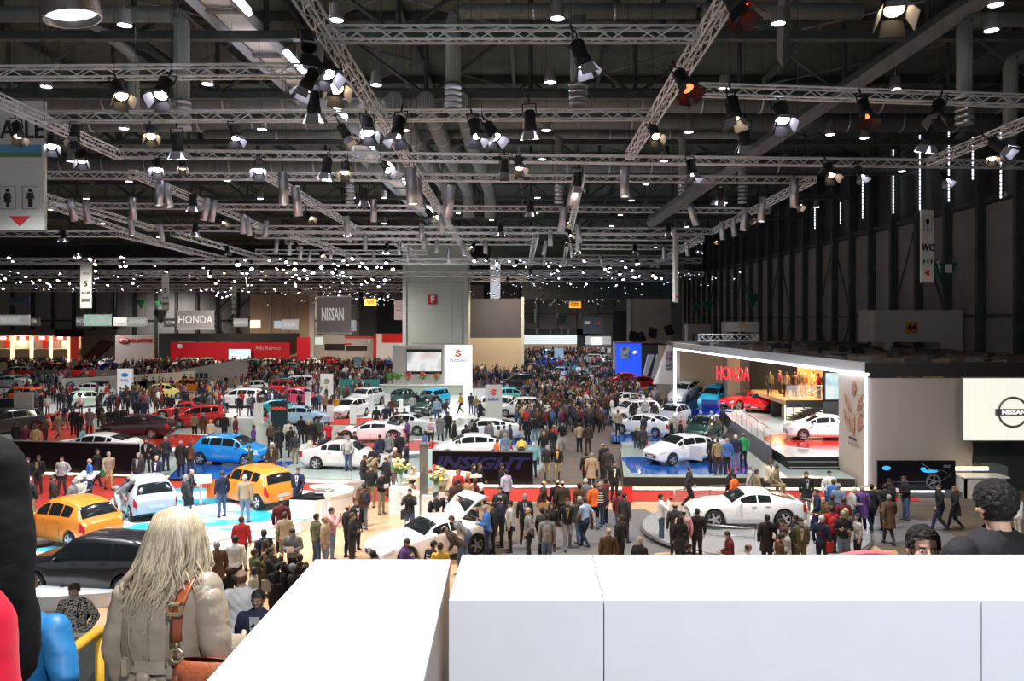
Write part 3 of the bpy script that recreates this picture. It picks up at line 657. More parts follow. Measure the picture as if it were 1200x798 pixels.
# ---- the far field of small lamps
def far_spots():
 rows = []
 r = random.Random(3)
 for (px0, px1, py0, py1, n, cold) in ((0, 470, 300, 332, 55, .9), (0, 300, 328, 342, 34, .85), (230, 480, 330, 352, 48, .8), (300, 470, 306, 330, 40, .7), (555, 800, 305, 335, 62, .8), (600, 740, 330, 356, 50, .8), (800, 910, 318, 335, 22, .1)):
  for k in range(n): rows.append((r.uniform(px0, px1), r.uniform(py0, py1), 'cool' if r.random() < cold else 'warm'))
 for (a, b, n) in (((768, 337), (812, 318), 9), ((640, 336), (612, 352), 7), ((744, 337), (665, 361), 16)):
  for k in range(n): rows.append((a[0] + (b[0] - a[0]) * k / n, a[1] + (b[1] - a[1]) * k / n, 'blue' if n == 9 else 'cool'))
 m = {}
 for k in ('cool', 'warm', 'blue'):
  b = MB(); b.lathe([(.12, .5), (.2, .45), (.22, 0)], 8, 0); b.lathe([(0, -.02), (.2, -.02), (.2, -.05), (.0, -.06)], 8, 1, cap=False)
  m[k] = b.mesh('far_spotlight', [mblack, {'cool': lamp_white, 'warm': lamp_warm, 'blue': lamp_blue}[k]])
 rest = MB()
 for i, (px, py, k) in enumerate(rows):
  h = r.uniform(4.4, 6.3); d = min(h * F / (VY - py), 150 if px < 600 else 195)
  h = (VY - py) / F * d
  p = Vector(((px - VX) / F * d, d, EYE + h))
  if i < 225:
   o = put('spotlight', m[k], None, p); s = r.uniform(.4, .95); o.scale = (s, s, s); o.rotation_euler = (-r.uniform(.1, .8), r.uniform(-.6, .6), 0)
   tag(o, {'cool': 'small white lit spotlight in the far rig at the back of the hall', 'warm': 'small amber lit spotlight in the far rig at the back of the hall', 'blue': 'small blue lit spotlight in the row beside the edge-on banner'}[k], 'spotlight',
    {'cool': 'far white spotlights at the back of the hall', 'warm': 'far amber spotlights at the back of the hall', 'blue': 'far blue spotlights in a row'}[k])
  else:
   rest.lathe([(.09, .2), (.13, 0)], 6, 0, Matrix.Translation(p)); rest.lathe([(0, -.04), (.12, -.03)], 6, 1, Matrix.Translation(p), cap=False)
 for k in range(420):
  px = r.choice((r.uniform(0, 475), r.uniform(350, 475), r.uniform(550, 760), r.uniform(610, 740))); py = r.uniform(318, 358) if px > 300 else r.uniform(318, 342)
  d = r.uniform(95, 150) if px < 480 else r.uniform(95, 200)
  if px > 610 and px < 740 and py > 345: d = r.uniform(150, 200)
  p = D(px, py, d); rest.lathe([(.08, .2), (.11, 0)], 5, 0, Matrix.Translation(p)); rest.lathe([(0, -.04), (.10, -.03)], 5, 1 if r.random() < .8 else 2, Matrix.Translation(p), cap=False)
 o = rest.obj('far_lamps', [mblack, mat('far_lamp', (1, 1, 1), .5, emit=9, ecol=(.78, .80, 1)), lamp_warm])
 tag(o, 'hundreds of tiny lit lamps of the rig at the far end of the hall', 'lamps', kind='stuff')
far_spots()
# floods: the fixtures whose light reaches the stands
def floods():
 for i, (x, y, ax, ay, p, c) in enumerate(FLOODS):
  z = 13.6 if y < 80 else 13.0
  t = empty('flood_lamp', (x, y, z), label='black stage flood lamp hung in the rig and aimed down at the stands', cat='flood lamp', group='black stage floods over the stands')
  orient(t, Vector((ax, ay, 0)) - Vector((x, y, z)))
  put('housing', PROT['can'], t); put('lens', PROT['lens_cool'], t); put('yoke', PROT['yoke'], t)
  for me in PROT['door_cool']: put('barn_door', me, t)
  l = add_light('flood_beam', 'SPOT', (0, 0, -.1), p, c, .14, None, 128 if y < 60 else 140, 1.0)
  l.parent = t; cable(t)
floods()
# ================================================================ FOREGROUND PARAPET, STAIR, TERRACE
fp = mat('parapet_white', (.80, .81, .84), .28, noise=.015, coat=.15)
pb = empty('parapet_box', (0, 0, 6.25), label='long white parapet box across the bottom right, nearest to the viewer', cat='parapet')
for (x0, x1) in ((-.262, .232), (.236, 1.44), (1.444, 2.7)):
 MB().box((x0, 2.54, 0), (x1, 3.03, .75)).obj('panel', fp, pb)
MB().box((-.25, 2.56, -.02), (2.69, 3.0, .735)).obj('core', grey, pb)
pl = empty('parapet_box', (0, 0, 6.25), label='white parapet box at the left of the gap, beside the blonde woman', cat='parapet')
MB().prism([(-.80, 1.15), (-.245, 1.15), (-.303, 2.96), (-.80, 2.96)], .0, .742).obj('core', mat('side_brown_reflection', (.35, .26, .19), .4), pl)  # brown reflection on the white box's side, painted in as its colour
MB().prism([(-.805, 1.14), (-.240, 1.14), (-.300, 2.965), (-.805, 2.965)], .735, .752).obj('top_panel', fp, pl)
vf = struct(MB().box((-.82, -2.5, 6.05), (3.2, 3.05, 6.25)).obj('floor_balcony', plat_grey))
struct(MB().box((-3.4, -2.5, 6.05), (-.82, 2.1, 6.25)).obj('floor_balcony', plat_grey))
struct(MB().box((.9, 3.1, 5.2), (9.0, 7.0, 5.38)).obj('floor_terrace', plat_grey))
struct(MB().box((-.8, 2.98, 0), (3.2, 3.04, 6.04)).obj('wall_balcony', white))
stair = empty('staircase', (-2.0, 2.1, 0)); stair['kind'] = 'structure'
SL = .17 / .30
def stair_z(y): return max(2.7, 6.25 - .17 * math.ceil((y - 2.1) / .30 - 1e-6)) if y > 2.1 else 6.25
k = 0; z = 6.25
smat = mat('stair_grey', (.10, .11, .10), .6, noise=.15, nscale=6)
while z - .17 > 2.7:
 z -= .17; MB().box((-1.35, k * .3, z - .2), (1.2, k * .3 + .3, z)).obj('step', smat, stair); k += 1
yl = 2.1 + k * .3
struct(MB().box((-9.0, yl, 2.5), (-.8, 11.4, 2.7)).obj('floor_landing', smat))
k2 = 0; z = 2.7
while z - .17 > .05:
 z -= .17; MB().box((-7.2, 9.3 + k2 * .3, z - .2), (1.2, 9.6 + k2 * .3, z)).obj('step', smat, stair); k2 += 1
# side wall of the stair and its yellow handrail
sw = MB().add([(-1.4, 0, 6.3), (-1.4, 8.2, 2.0), (-1.4, 8.2, 3.2), (-1.4, 0, 6.95), (-1.45, 0, 6.3), (-1.45, 8.2, 2.0), (-1.45, 8.2, 3.2), (-1.45, 0, 6.95)], [(0, 1, 2, 3), (7, 6, 5, 4), (3, 2, 6, 7), (0, 4, 5, 1)])
yel = mat('yellow_rail', (.72, .40, .03), .35)
hr = empty('handrail', D(128, 738, 6.0), label='yellow tubular handrail beside the stair, left of the blonde woman', cat='handrail')
o0 = D(128, 738, 6.0)
MB().tube([D(150, 741, 6.4) - o0, D(128, 738, 6.0) - o0, D(112, 741, 5.6) - o0, D(84, 762, 5.2) - o0, D(60, 792, 4.8) - o0, D(20, 850, 4.2) - o0], .036, 8).obj('rail', yel, hr)
MB().tube([D(117, 745, 5.7) - o0, D(117, 900, 5.7) - o0], .03, 8).obj('post', yel, hr)
MB().tube([D(135, 742, 6.1) - o0, D(135, 900, 6.1) - o0], .03, 8).obj('post', yel, hr)
sp_ = MB(); a = D(132, 762, 6.6); b = D(70, 745, 6.9)
sp_.prism(ccw([(a.x, a.y), (a.x - 2.2, a.y + .1), (a.x - 2.2, a.y + .2), (a.x, a.y + .1)]), 3.0, a.z + .10)
tag(sp_.obj('stair_parapet', mat('parapet_dark', (.13, .14, .12), .5, noise=.1)), 'dark grey parapet panel behind the yellow handrail', 'parapet')
# grey rounded chair back at lower right
ch = empty('chair', (2.95, 4.15, 5.38), label='grey rounded chair back at the lower right edge', cat='chair')
c_ = MB(); pts = []
for i in range(13):
 a = PI * i / 12; pts.append((-.48 * math.cos(a), .0, 1.12 + .30 * math.sin(a) ** .7))
c_.tube([(x, y, .55 + (z - .55) * .5) for x, y, z in pts], .05, 8, ax=(1, 1))
c_.add([(x, .02, z) for x, _, z in pts] + [(x, .02, .6) for x, _, z in pts] + [(x, -.05, z) for x, _, z in pts] + [(x, -.05, .6) for x, _, z in pts],
  [(i, i + 1, 14 + i, 13 + i) for i in range(12)] + [(39 + i, 40 + i, 27 + i, 26 + i) for i in range(12)] + [(26 + i, 27 + i, i + 1, i) for i in range(12)])
c_.obj('backrest', mat('chair_grey', (.17, .175, .165), .5), ch)
for x in (-.4, .4):
 for y in (0, -.5): MB().bar((x, y, 0), (x * .9, y, .62), .025, 6).obj('leg', steel, ch)
MB().box((-.45, -.55, .55), (.45, .05, .62)).obj('seat', MATS['chair_grey'], ch)
# ================================================================ RIGHT HAND STAND
rs = empty('exhibition_hall_stand', (15.4, 36.5, 0), label='large roofed two level exhibition stand along the right wall', cat='exhibition stand')
O = Vector((15.4, 36.5, 0))
def RB(name, a, b, m, par=None): return MB().box([a[i] - O[i] for i in range(3)], [b[i] - O[i] for i in range(3)]).obj(name, m, par or rs)
wallm = mat('stand_beige_wall', (.34, .305, .285), .55, noise=.02, nscale=.5)
side_m = mat('stand_tan_wall', (.52, .45, .37), .55, noise=.02)
RB('front_wall', (15.45, 36.5, 0), (20.3, 36.8, 5.2), wallm)
RB('side_wall', (15.4, 36.6, 0), (15.6, 39.7, 5.35), side_m)
RB('side_wall', (15.5, 39.5, 0), (18.2, 39.7, 5.35), mblack)
MB().prism([(0, 0), (12.9, 0), (12.9, 41), (-3.1, 41), (-3.1, 31.5)], 5.62, 5.86).obj('roof', mat('stand_roof', (.07, .06, .055), .8, noise=.4, nscale=3), rs)
MB().prism([(-.06, -.06), (.2, 0), (-2.9, 31.5), (-3.2, 31.5)], 5.42, 5.9).obj('fascia', grey, rs)
MB().box((-.06, -.08, 5.25), (13, .1, 5.9)).obj('fascia', mblack, rs)
MB().prism([(-.12, -.1), (.1, -.1), (-2.9, 31.5), (-3.15, 31.5)], 5.30, 5.42).obj('light_strip', lit_cool, rs)
MB().box((-.05, -.12, .3), (.03, .02, 5.3)).obj('light_strip', lit_cool, rs)
MB().box((-3.15, 31.3, .3), (-3.0, 31.5, 5.3)).obj('light_strip', lit_cool, rs)
RB('glass_wall', (20.4, 36.6, 0), (24.5, 36.7, 5.2), mat('dark_glass', (.03, .04, .045), .06, spec=.8))
RB('back_wall', (12.4, 77.0, 0), (28, 77.3, 5.4), mat('stand_grey_back', (.6, .6, .58), .6))
RB('back_wall', (20.2, 60, 0), (28, 60.2, 5.3), mat('stand_warm_back', (.55, .33, .15), .6))
RB('column', (15.6, 63, 0), (16.6, 64, 5.4), mat('column_dark', (.10, .09, .08), .5))
for x in (17, 20, 23): RB('ceiling_beam', (x, 37, 5.35), (x + .25, 67, 5.6), dgrey)
# mezzanine
MB().box((17.2 - O.x, 53.5 - O.y, 2.1), (27 - O.x, 62 - O.y, 2.4)).obj('mezzanine_floor', mat('mezzanine_wood', (.52, .28, .12), .4), rs)
MB().box((17.2 - O.x, 53.4 - O.y, 1.95), (27 - O.x, 53.5 - O.y, 2.45)).obj('edge_beam', mblack, rs)
MB().box((17.2 - O.x, 53.42 - O.y, 2.5), (27 - O.x, 53.45 - O.y, 3.4)).obj('balustrade', glass, rs)
MB().tube([(17.2 - O.x, 53.43 - O.y, 3.42), (27 - O.x, 53.43 - O.y, 3.42)], .03, 6).obj('handrail', steel, rs)
for i in range(5):
 MB().box((17.9 + i * .72 - O.x, 56 - O.y, .95), (18.5 + i * .72 - O.x, 56.06 - O.y, 1.95)).obj('lit_panel', mat('lit_cream', (1, .9, .7), .5, emit=1.4, ecol=(1, .88, .62)), rs)
RB('back_panel', (17.0, 56.1, 0), (27, 56.2, 2.1), mblack)
for i in range(9): MB().box((17.6 - O.x + i * .30, 54.6 - O.y, .95 + i * .14 - .03), (18.9 - O.x + i * .3, 55.6 - O.y, .95 + i * .14 + .03)).obj('step', dgrey, rs)
for yy in (54.6, 55.6): MB().tube([(17.6 - O.x, yy - O.y, 1.9), (20.3 - O.x, yy - O.y, 3.3)], .03, 6).tube([(17.6 - O.x, yy - O.y, .95), (17.6 - O.x, yy - O.y, 1.9)], .03, 6).obj('handrail', steel, rs)
add_light('mezzanine_lamp', 'POINT', (20, 56, 5.0), 750, (1, .62, .3), .2)
add_light('mezzanine_lamp', 'POINT', (18, 58, 5.0), 500, (1, .62, .3), .2)
add_light('stage_lamp', 'SPOT', (18.5, 43, 5.2), 1100, (1, .97, .95), .2, (18, 45.5, 1), 130)
add_light('stage_lamp', 'SPOT', (17.5, 51, 5.2), 800, (1, .97, .95), .2, (17, 52, 1), 130)
add_light('stage_lamp', 'SPOT', (14.5, 60, 5.2), 900, (.9, .95, 1), .2, (14.5, 60, 1), 130)
# stage with steps
SZ = 1.0
st_poly = ccw([G(*p, SZ) for p in ((921, 535), (988, 535))] + [Vector((22, 40.2)), Vector((24, 53)), Vector((15.6, 62)), Vector((14.6, 60)), G(856, 491, SZ), G(905, 525, SZ)])
sg = struct(MB().prism([(p[0], p[1]) for p in st_poly], 0, SZ - .03).obj('floor_stage', mblack))
MB().prism([(p[0], p[1]) for p in st_poly], SZ - .03, SZ).obj('deck', mat('stage_white', (.60, .66, .66), .15, coat=.4), sg)
a, b = G(921, 535, SZ), G(988, 535, SZ)
for i in range(4):
 MB().box((a.x, a.y - .28 * (i + 1), 0), (15.3, a.y - .28 * i, SZ - .22 * (i + 1))).obj('step', mblack, sg)
 MB().box((a.x, a.y - .28 * (i + 1) - .005, SZ - .22 * (i + 1) - .0), (15.3, a.y - .28 * (i + 1) + .04, SZ - .22 * (i + 1) + .015)).obj('step_edge', grey, sg)
turntable(G(958, 517, SZ), 3.0, SZ, SZ + .03, red_gloss, white, 'flat red disc under the white hatchback on the right hand stage')
# ramp beside the stage with its railing
rmp = empty('ramp', (0, 0, 0), label='dark ramp with steel railing leading up to the right hand stage', cat='ramp')
ra, rb, rc, rd = G(858, 491, SZ), G(905, 526, SZ), G(905, 572, .0), G(845, 520, .0)
MB().add([rb + Vector((0, 0, 0)), ra, rd, rc, rb - Vector((0, 0, .1)), ra - Vector((0, 0, .1)), rd - Vector((0, 0, .1)), rc - Vector((0, 0, .1))], [(0, 1, 2, 3), (7, 6, 5, 4), (0, 3, 7, 4), (1, 5, 6, 2), (0, 4, 5, 1), (3, 2, 6, 7)]).obj('deck', mat('ramp_dark', (.03, .03, .032), .4), rmp)
def railing(pts, h, label, n=5, glassy=False, cat='railing'):
 t = empty('railing', pts[0], label=label, cat=cat); o = pts[0]
 pts = [Vector(p) for p in pts]
 MB().tube([p - o + Vector((0, 0, h)) for p in pts], .03, 6).obj('handrail', steel, t)
 MB().tube([p - o + Vector((0, 0, h * .5)) for p in pts], .015, 5).obj('middle_rail', steel, t)
 for a, b in zip(pts, pts[1:]):
  for k in range(n + 1):
   p = a + (b - a) * k / n - o; MB().bar(p, p + Vector((0, 0, h)), .022, 5).obj('post', steel, t)
  if glassy:
   a_, b_ = a - o, b - o
   MB().add([a_ + Vector((0, 0, .08)), b_ + Vector((0, 0, .08)), b_ + Vector((0, 0, h - .08)), a_ + Vector((0, 0, h - .08)), a_ + Vector((0, .02, .08)), b_ + Vector((0, .02, .08)), b_ + Vector((0, .02, h - .08)), a_ + Vector((0, .02, h - .08))], [(0, 1, 2, 3), (7, 6, 5, 4), (0, 4, 5, 1), (3, 2, 6, 7)]).obj('pane', glass, t)
 return t
railing([G(858, 490, SZ), G(903, 524, SZ)], 1.0, 'steel railing along the left edge of the right hand stage', 7)
railing([G(790, 595), G(832, 590), G(885, 587)], .75, 'curved steel barrier rail behind the nose of the white sports coupe', 2, True)
railing([G(935, 606), G(965, 613)], .8, 'short steel barrier rail behind the tail of the white sports coupe', 1, True)
railing([G(826, 634), G(884, 640)], .6, 'low steel barrier rail in front of the white sports coupe', 1, True)
railing([G(215, 598, NP), G(236, 585, NP)], .9, 'thin rail beside the silver small car', 1)
# wall emblem of petals on the tan side wall
mosaic = ramp_mat('photo_mosaic', [(0, (.16, .05, .03)), (.42, (.45, .16, .08)), (.5, (.62, .45, .33)), (.58, (.25, .10, .10)), (1, (.7, .6, .5))], scale=14, rough=.5)
em = empty('wall_emblem', (15.36, 37.7, 3), label='flower like mosaic emblem of leaf shapes on the tan side wall', cat='emblem')
def WP(px, py): d = 15.36 * F / (px - VX); return Vector((0, d - 37.7, EYE - (py - VY) / F * d - 3))
def petal(c, rx, ry, ang, name='leaf'):
 p = WP(*c); vs = []; n_ = 20
 for s in (0, -.03):
  for k in range(n_):
   t = 2 * PI * k / n_; y = math.cos(t) * rx; z = math.sin(t) * ry; y *= (1 - .55 * abs(math.sin(t)) ** 2)
   yy = y * math.cos(ang) - z * math.sin(ang); zz = y * math.sin(ang) + z * math.cos(ang)
   vs.append((s, p.y - yy, p.z + zz))
 MB().add(vs, [tuple(range(n_, 2 * n_)), tuple(reversed(range(n_)))] + [(k, (k + 1) % n_, n_ + (k + 1) % n_, n_ + k) for k in range(n_)]).obj(name, mosaic, em)
petal((1001, 455), .20, .40, 0, 'bud'); petal((993.5, 472), .22, .60, .75); petal((1008.5, 472), .22, .60, -.75); petal((993, 492), .26, .66, .65); petal((1009, 493), .26, .66, -.65); petal((1000.5, 497), .14, .55, 0, 'stem')
text('HONDA', .20, txt_black, em, WP(1000, 514) + Vector((-.04, 0, 0)), (PI / 2, 0, -PI / 2), sx=1.2)
text('ooooooo', .30, mat('emblem_grey', (.30, .28, .27), .5), em, WP(1001, 519) + Vector((-.04, 0, 0)), (PI / 2, 0, -PI / 2), sx=1)
# red letters over the stage
hl = empty('letter_sign', Vector((14.35, 56.5, 3.98)), label='big red block letters standing over the right hand stage', cat='sign')
text('HONDA', 1.35, mat('letters_red', (.75, .02, .03), .4, emit=.9, ecol=(1, .03, .06)), hl, (0, 0, 0), (PI / 2, 0, -R(38)), sx=.50, bold=.02, extrude=.03)
# screens
def screen(c, w_, h, m, label, rz=0, fr=.06, frm=None, name='screen', pan=True):
 t = empty('video_screen', c, rz, label, 'screen')
 MB().box((-w_ / 2, 0, -h / 2), (w_ / 2, .04, h / 2)).obj('display', m, t)
 MB().box((-w_ / 2 - fr, .04, -h / 2 - fr), (w_ / 2 + fr, .2, h / 2 + fr)).obj('casing', frm or mblack, t)
 return t
s1 = ramp_mat('screen_cyan', [(0, (.10, .18, .2)), (.38, (.35, .62, .66)), (.5, (.66, .88, .88)), (.62, (.85, .95, .93))], scale=1.1, emit=.9, constant=False)
screen((17.95, 47.0, 3.93), .95, 1.55, s1, 'upright pale cyan screen beside the tan wall of the right hand stand')
RB('screen_back', (17.4, 47.22, 1.0), (19.4, 47.3, 5.3), mblack)
ns = screen((22.9, 35.9, 3.82), 6.6, 2.8, mat('screen_cream', (.25, .25, .22), .4, emit=.88, ecol=(.98, .97, .84)), 'large bright cream screen with a round badge at the right edge', frm=steel)
for i in range(1, 7): MB().box((-3.3 + i * .95, -.012, -1.4), (-3.285 + i * .95, -.0, 1.4)).obj('panel_joint', mat('screen_line', (.6, .58, .45), .5, emit=.7, ecol=(.9, .85, .6)), ns)
for i in range(1, 3): MB().box((-3.3, -.012, -1.4 + i * .93), (3.3, -.0, -1.385 + i * .93)).obj('panel_joint', MATS['screen_line'], ns)
bx, bz = D(1187, 483, 35.85).x - 22.9, D(1187, 483, 35.85).z - 3.82
m = MB(); ring = [(bx + .66 * math.cos(2 * PI * k / 32), -.06, bz + .66 * math.sin(2 * PI * k / 32)) for k in range(33)]
m.tube(ring, .055, 6); m.obj('badge_ring', mat('badge_chrome', (.22, .21, .22), .35, metal=.5), ns)
MB().box((bx - .8, -.12, bz - .15), (bx + .8, -.03, bz + .15)).obj('badge_bar', MATS['badge_chrome'], ns)
text('NISSAN', .27, mat('badge_letters', (.9, .9, .9), .4, emit=.8), ns, (bx, -.14, bz), bold=.012, sx=1.2)
# displays at the foot of the wall
dsp = empty('display_board', (17.3, 35.6, 0), label='black glossy display board with a car outline and blue details', cat='display board')
MB().box((-1.75, 0, .25), (1.75, .15, 1.55)).obj('board', black, dsp)
MB().box((-1.8, -.5, 0), (1.8, .3, .25)).obj('plinth', dgrey, dsp)
MB().box((-.6, -.55, .26), (1.0, -.5, .31)).obj('light_line', lit_cool, dsp)
ln = mat('outline_white', (.22, .22, .25), .5); lb_ = mat('outline_blue', (.03, .3, .6), .4, emit=.7, ecol=(.05, .5, 1))
m = MB()
for r_ in (.32, .27, .10): m.tube([(.75 + r_ * math.cos(2 * PI * k / 24), -.02, .62 + r_ * math.sin(2 * PI * k / 24)) for k in range(25)], .012, 4)
for k in range(5): m.tube([(.75, -.02, .62), (.75 + .26 * math.cos(k * 1.257), -.02, .62 + .26 * math.sin(k * 1.257))], .02, 4)
m.tube([(-1.2, -.02, .6), (.4, -.02, .62)], .01, 4).tube([(1.1, -.02, .65), (1.5, -.02, .9), (1.2, -.02, 1.1), (.6, -.02, 1.2), (.2, -.02, 1.45)], .01, 4); m.obj('car_outline', ln, dsp)
MB().ell((-1.35, -.02, 1.22), (.2, .03, .1)).ell((.62, -.02, 1.08), (.35, .03, .07)).ell((.30, -.02, 1.18), (.14, .03, .08)).obj('blue_detail', lb_, dsp)
text('370Z', .16, ln, dsp, (1.35, -.03, 1.3))
cv = empty('display_case', (20.0, 34.9, 0), label='glass topped counter with an orange light bar at the right', cat='display case')
MB().box((-.9, 0, 0), (1.0, .1, .9)).box((-.9, .0, 0), (-.8, .9, .9)).box((.9, 0, 0), (1.0, .9, .9)).obj('body', light_grey, cv)
MB().box((-.95, -.05, .9), (1.05, .95, .95)).obj('top', white, cv)
MB().box((-.9, .8, 1.1), (.6, .9, 1.25)).obj('light_bar', lit_warm, cv)
MB().box((-.9, 0, .95), (.98, .02, 1.4)).box((-.9, 0, 1.4), (.98, .9, 1.42)).obj('glass_cover', glass, cv)
# things on the stand roof
ob = empty('sign_box', (25.4, 52, 5.9), label='grey concrete bridge box numbered 44 above the right hand stand roof', cat='sign box')
conc = mat('grey_concrete', (.48, .46, .41), .7, noise=.08)
MB().box((-2.9, 0, .5), (1.9, 2.5, 2.6)).obj('beam', conc, ob); MB().box((1.92, .1, -.1), (3.0, 2.5, 2.6)).obj('side', conc, ob)
for x in (-2.1, 1.6): MB().box((x, .3, -.05), (x + .55, 2.3, .5)).obj('leg', conc, ob)
MB().box((-.85, -.04, 1.05), (-.05, 0, 1.85)).obj('number_plate', mat('plate_orange', (.55, .22, .02), .5), ob)
text('44', .62, txt_black, ob, (-.45, -.06, 1.44), bold=.012)
for (px0, px1, y0, y1, d, lb) in ((851, 890, 377, 401, 76, 'nearer of two grey bridge boxes on the right wall beyond the first'), (806, 833, 380, 401, 92, 'farther of two grey bridge boxes on the right wall')):
 a, b = D(px0, y0, d), D(px1, y1, d); t = empty('sign_box', (a.x, d, 5.9), label=lb, cat='sign box')
 MB().box((0, 0, 1.0 if 0 else (b.z - 5.9 + 1.0)), (b.x - a.x, 2, a.z - 5.9)).obj('beam', light_grey if 0 else mat('wall_box_grey', (.32, .29, .26), .7), t)
 for k in (.0, .8): MB().box(((b.x - a.x) * k, .2, -5.9), ((b.x - a.x) * (k + .2), 1.8, b.z - 5.9 + 1.0)).obj('leg', MATS['wall_box_grey'], t)
 MB().box(((b.x - a.x) * .4, -.05, (a.z - 5.9) * .72), ((b.x - a.x) * .55, 0, (a.z - 5.9) * .9)).obj('number_plate', MATS['plate_orange'], t)
for k, (px, py, d) in enumerate(((910, 408, 50), (921, 409, 50), (966, 411, 48), (985, 412, 47), (1005, 411, 47), (765, 390, 115), (784, 387, 115), (742, 394, 115), (751, 395, 115))):
 p = D(px, py, d); s = 1 if d < 60 else 2.3
 o = MB().box((-.25 * s, -.2, -.3 * s), (.25 * s, .2, .3 * s)).box((-.2 * s, -.25, -.25 * s), (.2 * s, -.2, .25 * s)).obj('loudspeaker', mblack, None, loc=p)
 o.rotation_euler = (-.3, .3 if k % 2 else -.3, .2)
 tag(o, 'black loudspeaker or lamp box on the roof edge of the right hand stand' if d < 60 else 'black hanging loudspeaker box in front of the beige partition', 'loudspeaker', 'dark boxes along the roof edge' if d < 60 else 'loudspeakers by the beige partition')
def clutter():
 r = random.Random(5); m = MB()
 for k in range(260):
  x = r.uniform(.2, 12); y = r.uniform(.5, 31)
  m.cbox((x - .09 * y, y, 5.95), (r.uniform(.1, .9), r.uniform(.1, .6), r.uniform(.05, .25)), r.choice((0, 0, 1)))
 tag(m.obj('roof_clutter', [mat('clutter_brown', (.12, .085, .06), .8), dgrey], rs), kind='stuff')
clutter()
# blue wall and slanted fins beyond the right hand stand
bl = empty('blue_stand_wall', (12.2, 99, 0), label='bright blue stand wall left of the right hand stand', cat='stand wall')
MB().box((-1.5, 0, 0), (1.6, 1.5, 4.95)).obj('wall', mat('led_blue', (.01, .05, .62), .5, emit=.75, ecol=(.02, .09, 1)), bl)
MB().box((1.6, 0, 0), (5.0, 1.5, 4.9)).obj('dark_wall', mblack, bl); MB().box((-1.6, -.1, 4.9), (5, 1.6, 5.0)).obj('top_edge', mat('maroon_edge', (.08, .02, .03), .5), bl)
MB().box((-.95, -.06, 3.0), (.15, 0, 4.4)).obj('picture', ramp_mat('blue_wall_picture', [(0, (.1, .12, .15)), (.45, (.35, .4, .5)), (.6, (.6, .65, .7))], scale=2, emit=.4), bl)
MB().lathe([(0, 0), (.28, 0), (.28, .04), (0, .04)], 20, 0, Matrix.Translation((.8, -.02, 3.7)) @ Matrix.Rotation(PI / 2, 4, 'X')).obj('round_badge', txt_white, bl)
for i, x in enumerate((1.2, 2.25)):
 MB().add([(x, -3, .4), (x + .45, -3, .4), (x + 1.55, -3, 3.6), (x + .8, -3, 3.6), (x, -2.6, .4), (x + .45, -2.6, .4), (x + 1.55, -2.6, 3.6), (x + .8, -2.6, 3.6)], [(0, 1, 2, 3), (7, 6, 5, 4), (0, 4, 5, 1), (1, 5, 6, 2), (2, 6, 7, 3), (3, 7, 4, 0)]).obj('slanted_fin', gloss_white, bl)
sw_ = empty('slanted_wall', D(768, 450, 72), label='white slanted wall with a dark poster at the left end of the right hand stand', cat='stand wall')
a = D(764, 452, 72); b = D(794, 404, 72)
MB().add([(a.x - 11.2, 0, 0 * a.z), (b.x - 11.2 + .1, 0, 0), (b.x - 11.2 + .1, 0, b.z - 1.9), (b.x - 11.2 - .95, 0, b.z - 1.9), (a.x - 11.2, .4, 0), (b.x - 11.2 + .1, .4, 0), (b.x - 11.2 + .1, .4, b.z - 1.9), (b.x - 11.2 - .95, .4, b.z - 1.9)], [(0, 1, 2, 3), (7, 6, 5, 4), (1, 5, 6, 2), (2, 6, 7, 3), (3, 7, 4, 0)]).obj('wall', white, sw_)
MB().box((1.0, -.06, 1.2), (1.5, 0, 3.0)).obj('poster', ramp_mat('poster_grey', [(0, (.08, .06, .12)), (.5, (.35, .3, .4)), (.62, (.1, .08, .1))], scale=2), sw_)
# ================================================================ MIDDLE AND LEFT STANDS
def wall_sign(name, px0, px1, y0, y1, d, m, label, depth=.3, cat='stand wall', to_floor=False):
 a, b = D(px0, y0, d), D(px1, y1, d); t = empty(name, ((a.x + b.x) / 2, d, b.z if not to_floor else 0), label=label, cat=cat)
 W_ = (b.x - a.x) / 2; H_ = a.z - (b.z if not to_floor else 0)
 MB().box((-W_, 0, 0), (W_, depth, H_)).obj('board', m, t); t['w'] = W_; t['h'] = H_
 return t, W_, H_
# low black gloss walls hiding the sunken white cars
def low_wall(p0, p1, h, words, label, tx):
 a, b = p0, p1; t = empty('barrier_wall', a, math.atan2(b.y - a.y, b.x - a.x), label, 'barrier wall'); L = (b - a).length
 MB().box((0, 0, .0), (L, .18, h)).obj('panel', black, t); MB().box((0, -.02, h), (L, .2, h + .03)).obj('top_edge', steel, t)
 if words: text(words, .78, mat('word_blue', (.012, .020, .075), .3), t, (tx, -.02, h * .66), bold=.03, sx=1.45, extrude=.008, shear=.35)
lw0 = G(25, 557, 0); lw1 = G(160, 559, 0)
low_wall(Vector((-27, 40.9, 0)), Vector((-19.7, 39.75, 0)), 1.62, None, 'black gloss barrier wall at left in front of the half hidden white car', 0)
low_wall(Vector((-4.9, 37.75, 0)), Vector((.1, 37.35, 0)), 1.62, 'INSIGHT', 'black gloss barrier wall with large dark blue slanted lettering', 2.45)
